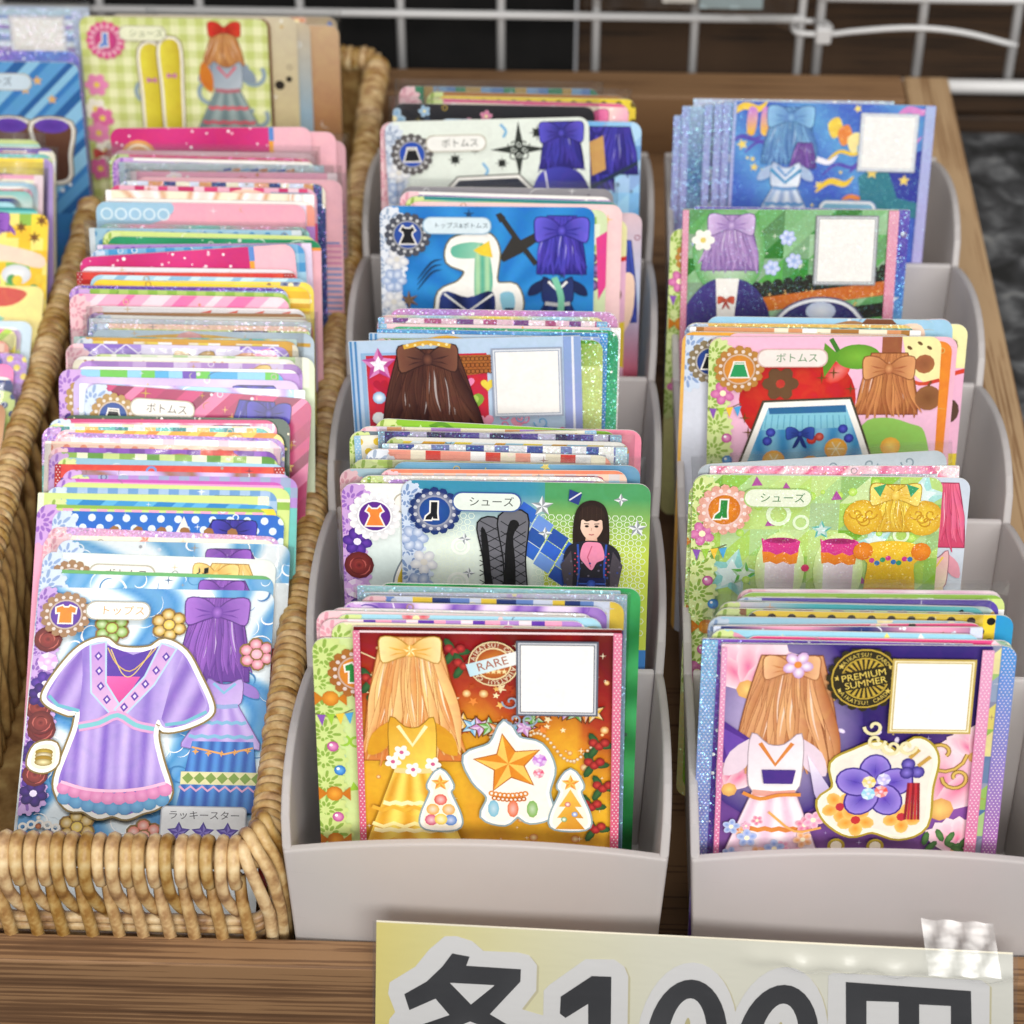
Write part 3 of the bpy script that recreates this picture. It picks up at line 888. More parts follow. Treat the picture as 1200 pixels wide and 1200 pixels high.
def ribbons(A, cx, y0, w, h, c, d, seed=1, n=11):
    """a cascade of curled satin ribbons"""
    r = random.Random(seed); n = int(n*1.9)
    base = []
    for i in range(9): base.append((cx-w*0.30-w*0.22*math.sin(i/8*1.5), y0+h*0.92*i/8))
    for i in range(8, -1, -1): base.append((cx+w*0.30+w*0.22*math.sin(i/8*1.5), y0+h*0.92*i/8))
    A.poly(grow(base, 0.25), mix(d, '#000000', 0.45)); A.poly(base, lin(mix(d, c, 0.7), d, cx, y0, cx+w*0.2, y0+h))
    for i in range(n):
        t = (i+0.5)/n; x = cx+(t-0.5)*w*0.45; xe = cx+(t-0.5)*w*1.12+r.uniform(-0.8, 0.8)
        ph = r.uniform(0, 6.28); am = w*0.05; L = r.uniform(0.80, 1.0)
        P = [(x+(xe-x)*k/7+am*math.sin(ph+k*0.9)*(k/7), y0+h*(0.06+0.94*L)*k/7) for k in range(8)]
        k1 = r.random()
        A.stroke(P, w*0.11+0.2, mix(d, '#000000', 0.35), taper=True, smooth=3)
        A.stroke(P, w*0.11, mix(d, c, 0.35+0.65*k1), taper=True, smooth=3, c2=mix(d, c, max(0, k1-0.35)))
        if i % 3 == 0: A.stroke([(p[0]-w*0.012, p[1]) for p in P[1:6]], w*0.022, mix(c, '#ffffff', 0.35), taper=True, smooth=3)
def outfit(A, cx, y0, w, h, top, topd, skirt, skirtd, trim='#f4e7c8', seed=2):
    """a small empty dress: bodice, sleeves and a ruffled skirt"""
    r = random.Random(seed); b = w*0.24; yw = y0+h*0.38
    for k in (-1, 1): A.poly(cspline([(cx+k*b*0.8, y0+h*0.03), (cx+k*b*1.7, y0+h*0.12), (cx+k*b*1.9, y0+h*0.27), (cx+k*b*1.1, y0+h*0.22)], 3), topd)
    P = cspline([(cx-b*0.9, y0), (cx-b*0.3, y0+h*0.07), (cx+b*0.3, y0+h*0.07), (cx+b*0.9, y0), (cx+b, y0+h*0.2), (cx+b*0.75, yw), (cx-b*0.75, yw), (cx-b, y0+h*0.2)], 3)
    A.poly(grow(P, 0.22), mix(topd, '#000000', 0.5)); A.poly(P, lin(topd, top, cx-b, y0, cx+b*0.4, yw))
    A.stroke([(cx-b*0.6, y0+h*0.06), (cx, y0+h*0.2), (cx+b*0.6, y0+h*0.06)], w*0.04, trim)
    hw = w*0.5
    S = [(cx-b*0.8, yw), (cx+b*0.8, yw), (cx+hw, y0+h*0.92)]
    n = 7
    for i in range(n+1): S.append((cx+hw-2*hw*i/n, y0+h*(0.97 if i % 2 else 1.0)))
    S.append((cx-hw, y0+h*0.92))
    fn = lambda x, y: mix(skirtd, skirt, 0.5+0.5*math.sin((x-cx)/(0.4+(y-yw)/h*1.4)*2.4/w*9))
    A.poly(grow(S, 0.22), mix(skirtd, '#000000', 0.45)); A.poly(S, fn, sub=1.0)
    for q in (0.62, 0.82):
        yy = y0+h*q; ww = b*0.8+(hw-b*0.8)*(q-0.38)/0.6
        A.stroke([(cx-ww+2*ww*i/10, yy+(0.35 if i % 2 else -0.1)) for i in range(11)], w*0.05, trim)
    A.stroke([(cx-b*0.8, yw), (cx, yw+0.4), (cx+b*0.8, yw)], w*0.06, mix(trim, skirtd, 0.4))
def badge(A, cx, cy, r, ringc, ringd, disc_, icon, iconc, outline='#f3efe6'):
    A.use('badge')
    n = 16
    for i in range(n):
        a = 2*math.pi*i/n; A.disc(cx+r*0.92*math.cos(a), cy+r*0.92*math.sin(a), r*0.2, ringc, n=7, up=(i % 2 == 0))
    A.disc(cx, cy, r*0.94, ringd, ringc, 24)
    A.up()
    for i in range(n):
        a = 2*math.pi*(i+0.5)/n; A.disc(cx+r*0.83*math.cos(a), cy+r*0.83*math.sin(a), r*0.09, mix(ringc, '#ffffff', 0.55), n=6, up=False)
    A.ring(cx, cy, r*0.64, r*0.72, mix(ringc, '#ffffff', 0.3))
    A.disc(cx, cy, r*0.65, disc_, mix(disc_, '#000000', 0.25), 22)
    k = r*0.42
    ic = {'tee': [(-1, -.75), (-.4, -1), (-.25, -.8), (.25, -.8), (.4, -1), (1, -.75), (.95, -.2), (.6, -.25), (.65, .95), (-.65, .95), (-.6, -.25), (-.95, -.2)],
          'dress': [(-.55, -1), (-.3, -.75), (.3, -.75), (.55, -1), (.8, -.55), (.5, -.35), (.42, 0), (.85, 1), (-.85, 1), (-.42, 0), (-.5, -.35), (-.8, -.55)],
          'skirt': [(-.5, -.75), (.5, -.75), (.55, -.45), (.95, .85), (-.95, .85), (-.55, -.45)],
          'boot': [(-.35, -1), (.3, -1), (.25, .2), (.3, .85), (-.15, .85), (-.2, .6), (-.35, .95), (-.95, .95), (-.85, .6), (-.4, .2)]}[icon]
    P = [(cx+x*k, cy+y*k) for x, y in ic]
    A.poly(grow(P, 0.38), outline); A.poly(P, iconc)
    if icon == 'skirt': A.stroke([(cx-.5*k, cy-.6*k), (cx+.5*k, cy-.6*k)], 0.3, outline)
    A.use('artwork')
def banner(A, t, x0, x1, y0, y1, c='#f1ede4', ink='#3a3b38', line='#b9b2a0', size=None):
    A.use('banner')
    A.rrect(x0-0.3, y0-0.3, x1+0.3, y1+0.3, (y1-y0)/2, line); A.rrect(x0, y0, x1, y1, (y1-y0)/2-0.05, c)
    s_ = size or (y1-y0)*0.62
    A.text(t, (x0+x1)/2+1.0, (y0+y1)/2+s_*0.34, s_, ink, 'C', 1.0)
    A.use('artwork')
def sparkle(A, x, y, r, c='#ffffff'):
    A.star(x, y, r, c, ratio=0.16, n=4)
def code_panel(A, x0, y0, x1, y1, frame, frame2, white='#f4f2ee'):
    A.use('code_panel')
    A.rect(x0, y0, x1, y1, frame); A.rect(x0+0.45, y0+0.45, x1-0.45, y1-0.45, frame2)
    A.rect(x0+0.8, y0+0.8, x1-0.8, y1-0.8, frame); A.rect(x0+1.05, y0+1.05, x1-1.05, y1-1.05, white)
    A.use('artwork')
def scroll(A, x, y, s, c, w=0.4, mirror=1):
    P = []
    for i in range(16):
        a = i*0.45; r = s*(1-i/18)
        P.append((x+mirror*r*math.cos(a), y+r*math.sin(a)))
    A.stroke(P, w, c)
def dotted_borders(A, c0, c1, wl, wr, dot='#ffffff', vmax=86):
    for k_, (x0, x1) in enumerate(((0, wl), (CW-wr, CW))):
        if x1-x0 < 0.2: continue
        A.use('border#%d' % k_)
        A.rect(x0, 0, x1, CH, lin(c0, c1, 0, 0, 0, 60))
        A.up(); y = 0.6; k = 0
        while y < vmax:
            xx = x0+0.45+(0.4 if k % 2 else 0)
            while xx < x1-0.15:
                A.disc(xx, y, 0.17, mix(dot, c1, 0.25), n=5, up=False); xx += 0.85
            y += 0.72; k += 1
    A.use('artwork')

# ---------------------------------------------------------------- card backgrounds
def background(A, kind, cs, vmax=86, seed=0, x0=0, x1=CW):
    r = random.Random(seed+5)
    c = [hx(q) for q in cs]
    while len(c) < 4: c.append(c[len(c)-2])
    A.rect(-1, -1, CW+1, CH+1, c[0])
    if kind == 'plain': pass
    elif kind == 'vgrad':
        f = ramp([(i/(len(cs)-1), q) for i, q in enumerate(cs)])
        A.grid(lambda x, y: f(y/max(vmax, 1)), 0, CW, 0, vmax, 3.0)
    elif kind == 'hgrad':
        f = ramp([(i/(len(cs)-1), q) for i, q in enumerate(cs)])
        A.grid(lambda x, y: f(x/CW), 0, CW, 0, vmax, 3.0)
    elif kind == 'stripes':
        A.up(); x = 0; i = 0
        while x < CW:
            w = r.uniform(2.5, 4.5); A.rect(x, 0, x+w, vmax, c[i % 4], False); x += w; i += 1
    elif kind == 'hstripes':
        A.up(); y = 0; i = 0
        while y < vmax:
            w = r.choice((0.8, 1.3, 2.0)); A.rect(0, y, CW, y+w, c[i % 4], False); y += w; i += 1
    elif kind == 'gingham':
        A.up()
        x = 0
        while x < CW: A.rect(x, 0, x+2.6, vmax, mix(c[0], c[1], 0.55), False); x += 5.2
        A.up(); y = 0
        while y < vmax:
            A.rect(0, y, CW, y+2.6, mix(c[0], c[1], 0.55), False); y += 5.2
        A.up(); y = 0
        while y < vmax:
            x = 0
            while x < CW: A.rect(x, y, x+2.6, y+2.6, c[1], False); x += 5.2
            y += 5.2
    elif kind == 'diamonds':
        A.up(); y = 0; k = 0
        while y < vmax+4:
            x = (k % 2)*3.2; 
            while x < CW+3:
                A.poly([(x, y-2.2), (x+2.9, y), (x, y+2.2), (x-2.9, y)], c[1 + (int(x) % 2)], False); x += 6.4
            y += 2.4; k += 1
    elif kind == 'dots':
        A.up(); y = 1.6; k = 0
        while y < vmax:
            x = 1.2+(k % 2)*2.2
            while x < CW:
                A.ring(x, y, 0.75, 1.25, c[1], 10, False) if c[2] == c[3] else A.disc(x, y, 1.0, c[1], n=9, up=False)
                x += 4.4
            y += 2.6; k += 1
    elif kind == 'squares':
        A.up(); y = 0; k = 0
        while y < vmax:
            x = 0
            while x < CW:
                A.rect(x, y, x+3.6, y+3.6, r.choice(c), False); x += 3.6
            y += 3.6
    elif kind == 'diag':
        A.up(); x = -vmax; i = 0
        while x < CW+4:
            w = r.uniform(2.2, 6); A.poly([(x+vmax, 0), (x+w+vmax, 0), (x+w, vmax), (x, vmax)], c[i % len(c)], False); x += w; i += 1
    elif kind == 'swirl':
        f = ramp([(0, c[0]), (0.22, c[0]), (0.48, c[1]), (0.78, c[2]), (1, mix(c[1], c[2], 0.6))])
        A.grid(lambda x, y: f(0.5+0.5*math.sin(0.33*x+2.1*math.sin(0.17*y+0.06*x+seed)+0.22*y*math.cos(seed))), 0, CW, 0, vmax, 0.75)
        for i in range(int(vmax*1.5)):
            x, y = r.uniform(0, CW), r.uniform(0, vmax); R = r.uniform(1.5, 5); a0 = r.uniform(0, 6.28)
            A.stroke([(x+R*math.cos(a0+k*0.34)*(1-k*0.06), y+R*math.sin(a0+k*0.34)*(1-k*0.06)) for k in range(10)], r.uniform(0.2, 0.55), r.choice((c[0], '#ffffff', '#ffffff', mix(c[2], '#20407a', 0.3))), taper=True)
    elif kind == 'bokeh':
        f = ramp([(0, c[0]), (0.5, c[1]), (1, c[2])])
        A.grid(lambda x, y: f(y/max(vmax, 1)), 0, CW, 0, vmax, 3.0)
        for i in range(int(vmax*0.8)):
            q = r.random(); R = r.uniform(0.5, 2.0)
            A.disc(r.uniform(0, CW), r.uniform(0, vmax), R, mix(c[3], '#ffffff', q*0.6), None if R < 0.9 else mix(c[3], c[1], 0.4), 9)
    elif kind == 'glitter':
        f = ramp([(0, c[0]), (1, c[1])])
        A.grid(lambda x, y: f(0.5+0.5*math.sin(x*0.2+y*0.1+seed)), 0, CW, 0, vmax, 3.0)
        for i in range(int(vmax*4)):
            if i % 25 == 0: A.up()
            A.disc(r.uniform(0, CW), r.uniform(0, vmax), r.uniform(0.15, 0.55), mix(c[2], '#ffffff', r.random()), n=6, up=(i % 3 == 0))
    elif kind == 'confetti':
        for i in range(int(vmax*0.9)):
            x, y = r.uniform(0, CW), r.uniform(0, vmax); k = r.random()
            cc = c[1+i % 3]
            if k < 0.35: A.poly([(x, y-1.3), (x+1.4, y+0.8), (x-1.0, y+1.1)], cc)
            elif k < 0.6: A.ring(x, y, 0.9, 1.5, cc, 12)
            elif k < 0.85: A.star(x, y, 1.8, cc, mix(cc, '#ffffff', 0.3), rot=r.uniform(0, 70))
            else: A.stroke([(x-3, y), (x, y-1), (x+3, y+0.6)], 1.1, cc, smooth=3)
    elif kind == 'floral':
        for i in range(int(vmax*0.65)):
            x, y = r.uniform(0, CW), r.uniform(0, vmax); cc = c[1+i % 3]
            if i % 3 == 2: A.disc(x, y, 2.2, mix(cc, '#2d7a3a', 0.3), cc, 8, 0.9, True, r.uniform(0, 3))
            else: A.flower(x, y, r.uniform(1.5, 3.4), cc, '#fff1b8', 5, r.uniform(0, 72), mix(cc, '#ffffff', 0.35))
    elif kind == 'stars':
        f = ramp([(0, c[0]), (0.5, c[1]), (1, c[0])])
        A.grid(lambda x, y: f(0.5+0.5*math.sin(x*0.11-y*0.09+seed)), 0, CW, 0, vmax, 3.0)
        for i in range(int(vmax*0.5)):
            q = r.uniform(0.6, 1.9); A.star(r.uniform(0, CW), r.uniform(0, vmax), q, c[2], mix(c[2], c[3], 0.6), rot=r.uniform(0, 70))
    elif kind == 'mesh':
        f = ramp([(0, c[0]), (0.4, c[1]), (0.75, c[2]), (1, c[3])])
        A.grid(lambda x, y: f((0.55*x/CW+0.45*y/40)), 0, CW, 0, vmax, 2.0)
    elif kind == 'sunburst':
        f = ramp([(0, c[0]), (1, c[1])])
        A.grid(lambda x, y: f(0.5+0.5*math.sin(14*math.atan2(y-30, x-30))), 0, CW, 0, vmax, 1.0)
    elif kind == 'facets':
        A.up(); y = 0
        while y < vmax:
            x = 0
            while x < CW:
                a, b, q = r.choice(c), r.choice(c), 7.0
                A.poly([(x, y), (x+q, y), (x, y+q)], mix(a, '#ffffff', r.random()*0.3), False); A.poly([(x+q, y), (x+q, y+q), (x, y+q)], mix(b, '#ffffff', r.random()*0.3), False); x += q
            y += 7.0

# ---------------------------------------------------------------- whole card faces
def overlay(A, vmax, seed, cs):
    """fine printed decoration over a background: sparkles, dots, hair lines"""
    r = random.Random(seed+31); vm = min(vmax, 44)
    for i in range(int(vm*0.9)):
        x, y = r.uniform(7, 58), r.uniform(0.3, vm); k = r.random(); c = mix(r.choice(cs), r.choice(('#ffffff', '#ffffff', '#40304a', '#c79a3c')), 0.6)
        if k < 0.35: sparkle(A, x, y, r.uniform(0.5, 1.5), c)
        elif k < 0.6: A.disc(x, y, r.uniform(0.25, 0.7), c, n=7)
        elif k < 0.8:
            a0 = r.uniform(0, 6.28); R = r.uniform(1.0, 3.2); A.stroke([(x+R*math.cos(a0+q*0.4), y+R*math.sin(a0+q*0.4)*0.7) for q in range(7)], 0.28, c, taper=True)
        else: A.ring(x, y, 0.6, 0.85, c, 9)
def face_style(A, bg, cs, lace=None, extras='', badge_=None, text=None, motif=None, vmax=24, seed=0, strip=None, notes=0):
    """rounded card: lace down the left, round badge, name tab, picture on the right"""
    background(A, bg, cs, vmax, seed)
    if bg != 'plain' or vmax < 14: overlay(A, vmax, seed, cs)
    r = random.Random(seed+99)
    if strip:      # printed band along the top
        A.rect(0, 0, CW, 0.9, strip)
    for i in range(notes):
        sparkle(A, r.uniform(14, 56), r.uniform(1, min(vmax, 14)), r.uniform(0.8, 1.8), r.choice(('#c79a3c', '#ffffff', '#e8c668')))
    if motif:
        ribbons(A, r.uniform(43, 48), 1.6, 15, min(vmax, 20), motif[0], motif[1], seed, 9)
        bow(A, r.uniform(43, 48), 4.6, 5.4, motif[0], motif[1], False)
    if lace: lace_strip(A, lace[0], lace[1], min(vmax, 70), extras, seed)
    if badge_: badge(A, 7.6, 8.0, 5.5, *badge_)
    if text: banner(A, text, 12.2, 28.5, 3.0, 7.4)
def face_code(A, border, bg, cs, frame=('#b9bcc4', '#eceef2'), motif=None, vmax=24, seed=0, wl=1.6, wr=2.8, code=True):
    """square cornered card: picture left, white code panel right, dotted borders"""
    background(A, bg, cs, vmax, seed)
    overlay(A, vmax, seed, cs)
    if motif:
        ribbons(A, 13, 2.0, 14, min(vmax, 24), motif[0], motif[1], seed, 9); bow(A, 13, 4.2, 5.0, motif[0], motif[1], False)
    if code: code_panel(A, 35.8, 2.0, 53.8, 20.4, *frame)
    dotted_borders(A, border[0], border[1], wl, wr, vmax=min(vmax+4, 86))

# ---------------------------------------------------------------- the card faces that show large
def charm(A, x, y, r, c, d):
    for i in range(6):
        a = i*math.pi/3+0.4; A.disc(x+r*0.66*math.cos(a), y+r*0.66*math.sin(a), r*0.46, '#8a6a34', n=9, up=(i == 0))
    for i in range(6):
        a = i*math.pi/3+0.4; A.disc(x+r*0.66*math.cos(a), y+r*0.66*math.sin(a), r*0.34, mix(c, '#ffffff', 0.45), d, 9)
    A.disc(x, y, r*0.42, '#8a6a34', n=10); A.disc(x, y, r*0.32, mix(c, '#ffffff', 0.35), c, 10)

def face_tunic(A):
    A.sv = 0.93
    background(A, 'swirl', ['#e6f1f7', '#86bde2', '#3f8ccb'], 72, 2)
    # empty layered outfit on the right
    ribbons(A, 45, 2.5, 17, 25, '#9a5fc4', '#5b2b8c', 5, 13); bow(A, 45, 6.5, 7.5, '#a870d0', '#67349b', False)
    outfit(A, 48, 25, 19, 19, '#c9b0e6', '#9676c8', '#c8b3ea', '#a487d4', '#7fb6d6', 4)
    A.poly([(41, 42), (56, 42), (58.6, 61), (38, 61)], lambda x, y: mix('#2d56a8', '#4f8fd6', 0.5+0.5*math.sin(x*2.2+y*0.1)), sub=0.9)
    A.rect(38.8, 50.2, 58.4, 53.6, '#dcd8a4')
    A.up()
    for i in range(7): A.poly([(39.2+2.8*i, 51.9), (40.6+2.8*i, 50.4), (42.0+2.8*i, 51.9), (40.6+2.8*i, 53.4)], '#7d9a48', False)
    A.stroke([(38.6+1.4*i, 54.6+(0.7 if i % 2 else -0.5)) for i in range(15)], 0.6, '#d9a3c6')
    A.stroke([(41, 43.6), (49, 45.4), (56, 43.6)], 0.5, '#e1a35c')
    for i in range(5): A.star(42+3.2*i, 44.8+0.5*math.sin(i), 0.9, '#e8b46a', '#c9823c', n=4)
    for (x, y, c, d) in ((33.2, 10.2, '#e9c83a', '#c39a1c'), (19, 11.4, '#a9cf4c', '#7aa32c'), (55.5, 18.0, '#f0a9bd', '#d9788f'), (14.6, 65.5, '#ecc940', '#c39a1c'), (31.0, 67.5, '#f4a58c', '#e0755c')):
        charm(A, x, y, 4.2, c, d)
    lace_strip(A, '#c7a4dc', '#8d62b4', 58, 'rgpr', 3, 4.6)
    A.use('artwork')
    for (x, y, s) in ((3, 30.5, 3.2), (2.2, 46, 3.0), (3.4, 57, 3.4)): A.flower(x, y, s, '#4b2a86', '#efe6ff', 6, 15, '#2c1a5c')
    rose(A, 3.6, 38, 3.3, '#98403b', '#5e1f22'); rose(A, 3.4, 52, 3.2, '#98403b', '#5e1f22')
    # tiara
    for i in range(5): A.ring(1.6+2*i, 66.6-1.6*math.sin(0.5+0.55*i), 0.55, 1.15, '#f0ece4', 12)
    A.stroke([(0.2, 68.4), (5, 70), (10.2, 68.4)], 0.9, '#e3ded4'); A.disc(5.4, 65.6, 0.8, '#d07a4a', '#8a4424', 8); A.disc(5.3, 63.4, 0.6, '#ffffff', '#c9c4bb', 8)
    # the tunic
    T = cspline([(17.2, 15.4), (20.5, 17.6), (25, 18.2), (29.5, 17.6), (32.6, 15.6), (37.4, 18.4), (41.2, 25), (44.6, 32.2), (44.0, 35.2), (38.8, 38.0), (34.2, 38.8), (32.4, 36.6), (31.6, 41), (33.4, 48), (36, 56),
                 (33.5, 59.3), (30, 60.6), (26.5, 62.2), (23.2, 61.4), (19.6, 62.2), (16.2, 60.4), (12.8, 60.2), (10.2, 57.2), (9.3, 53), (11.3, 45), (12.8, 39), (12.8, 34.4), (10.4, 34.8), (5.4, 32.4), (4.6, 29.8), (8, 23), (12.2, 17.6)], 4)
    A.use('garment')
    A.sticker(T, '#faf7f0', '#86703f', 1.15, 0.5)
    fold = lambda x, y: mix('#7f5fc2', '#c9b4ea', 0.5+0.28*math.sin(x*0.75+0.05*y)+0.25*math.sin(x*1.9-0.03*y)*(1 if y > 38 else 0.3)-0.35*max(0, (y-50)/14))
    A.poly(T, fold, sub=1.1)
    # sleeves shading and hems
    for S in ([(12.2, 17.8), (12.9, 25), (12.9, 34), (10.4, 34.4), (5.6, 32.2), (5.0, 29.8), (8.2, 23.4)], [(37.2, 18.8), (34.8, 27), (33.2, 36.4), (34.4, 38.2), (43.6, 34.9), (44.2, 32.4), (40.9, 25.2)]):
        A.poly(S, lambda x, y: mix('#7a56b8', '#c0a8e4', 0.55+0.45*math.sin(x*0.9+y*0.35)), sub=1.2)
    A.stroke([(5.0, 30.6), (7.4, 33.2), (12.8, 34.6)], 0.9, '#6fb6c9'); A.stroke([(34.2, 38.0), (39, 37.2), (44.2, 34.2)], 0.9, '#6fb6c9')
    # neck, bib
    A.poly([(17.6, 16.2), (25, 19.0), (32.2, 16.3), (30.5, 22), (22.6, 33.8), (17.0, 24)], '#5a37a4')
    A.poly([(17.6, 25.0), (27.2, 25.0), (22.7, 33.6)], lin('#f06ab4', '#c9388c', 18, 24, 24, 34))
    for B in ([(14.4, 16.6), (17.8, 15.8), (18.6, 27), (22.6, 33.2), (21.6, 36.2), (15.6, 29.5)], [(31.9, 15.9), (35.4, 17.2), (30.6, 27), (23.2, 36.4), (21.8, 34.0), (28.5, 25)]):
        A.poly(grow(B, 0.45), '#b7d3e8'); A.poly(B, lin('#b98fd6', '#e3b7d8', 16, 16, 24, 36))
    for (x, y) in ((16.4, 19.5), (16.9, 23.6), (17.6, 27.8), (19.4, 31.4), (33.2, 19.4), (31, 23.2), (28.6, 27), (26.2, 30.4), (23.8, 33.4)):
        A.poly([(x, y-1.3), (x+1.0, y), (x, y+1.3), (x-1.0, y)], '#5a37a4'); A.poly([(x, y-0.6), (x+0.45, y), (x, y+0.6), (x-0.45, y)], '#e8d8f4')
    A.stroke([(13.0, 39.0), (18, 37.8), (22.4, 35.6), (27, 38.2), (31.6, 39.2)], 2.6, '#dba0cf', smooth=3)
    A.stroke([(13.0, 39.0), (18, 37.8), (22.4, 35.6), (27, 38.2), (31.6, 39.2)], 1.2, '#7dc4cc', smooth=3)
    A.stroke([(18.6, 17.2), (21, 21.5), (24.5, 23.6), (28, 20.5), (30.6, 17)], 0.3, '#d9b45a', smooth=3); A.stroke([(19.4, 17.6), (22.5, 24), (24.8, 25), (27.2, 22), (29.6, 17.4)], 0.25, '#e7cb7c', smooth=3)
    # scalloped hem
    for i in range(9):
        t = i/8; A.disc(11.2+23.6*t, 58.0+2.6*math.sin(math.pi*t), 1.9, '#76b3dc', '#5a97c8', 10)
    for i in range(10):
        t = i/9; A.disc(10.8+24.6*t, 55.4+2.5*math.sin(math.pi*t), 1.8, '#f0a3cf', '#dd82b8', 10)
    A.stroke([(9.9, 53.8), (16, 55.6), (23, 56.0), (30, 55.2), (35.4, 53.6)], 0.8, '#f4bfdd', smooth=3)
    # bracelet sticker
    B = cspline([(3.4, 44.6), (7.4, 44.2), (8.0, 48.6), (5.4, 50.6), (2.2, 49.2)], 4)
    A.sticker(B, '#faf7f0', '#86703f', 0.9, 0.45); A.poly(B, '#f2ead0'); [A.disc(5.2, 46.0+0.9*q, 2.2, ('#cfae3c', '#f2ead0', '#b98c22', '#f4e9b4')[q % 4], '#8f7420', 14, 1.0) for q in range(4)]
    A.use('star_panel')
    A.rrect(34.8, 59.6, 55.6, 70.4, 1.2, '#b7bcc6'); A.rrect(35.1, 59.9, 55.3, 70.1, 1.0, '#eef0f2')
    A.text('ラッキースター', 45.2, 62.9, 2.5, '#41424a', 'C')
    for i in range(3): A.star(39.4+5.9*i, 66.6, 2.9, '#3c2a86', '#5a45a8', 0.5); A.star(39.4+5.9*i, 66.6, 2.2, '#8d7fd0', '#5a45a8', 0.5)
    badge(A, 7.4, 8.2, 5.8, '#a07a58', '#7a5638', '#6a3fae', 'tee', '#ee8a2c')
    banner(A, 'トップス', 12.6, 28.2, 4.6, 9.2, '#eef3f2', '#d59a3c')

def stamp_rare(A, x, y, r):
    A.use('stamp')
    A.disc(x, y, r, '#a84a2a', '#8a3a22', 28); A.ring(x, y, r*0.66, r*0.72, '#e8d6a4'); A.ring(x, y, r*0.95, r, '#e8d6a4')
    A.disc(x, y, r*0.66, '#d98a34', '#a8501e', 22)
    for i in range(5): A.star(x-2.4+1.2*i, y+1.9, 0.7, '#f3dca0')
    A.arc_text('AIKATSU! CARD', x, y, r*0.83, 190, 350, 1.5, '#f3e6c4')
    A.arc_text('AIKATSU! CARD', x, y, r*0.83, 10, 170, 1.5, '#f3e6c4')
    c, s = math.cos(-0.30), math.sin(-0.30)
    P = [(-r*1.05, -1.6), (r*1.12, -1.6), (r*1.12, 1.6), (-r*1.05, 1.6)]
    A.poly([(x+a*c-b*s, y+a*s+b*c) for a, b in P], lin('#b9dbe4', '#f3efe8', x-5, y, x+5, y))
    A.text('RARE', x+0.25*0, y+0.9, 2.9, '#a4542c', 'C', 1.05, -0.30)

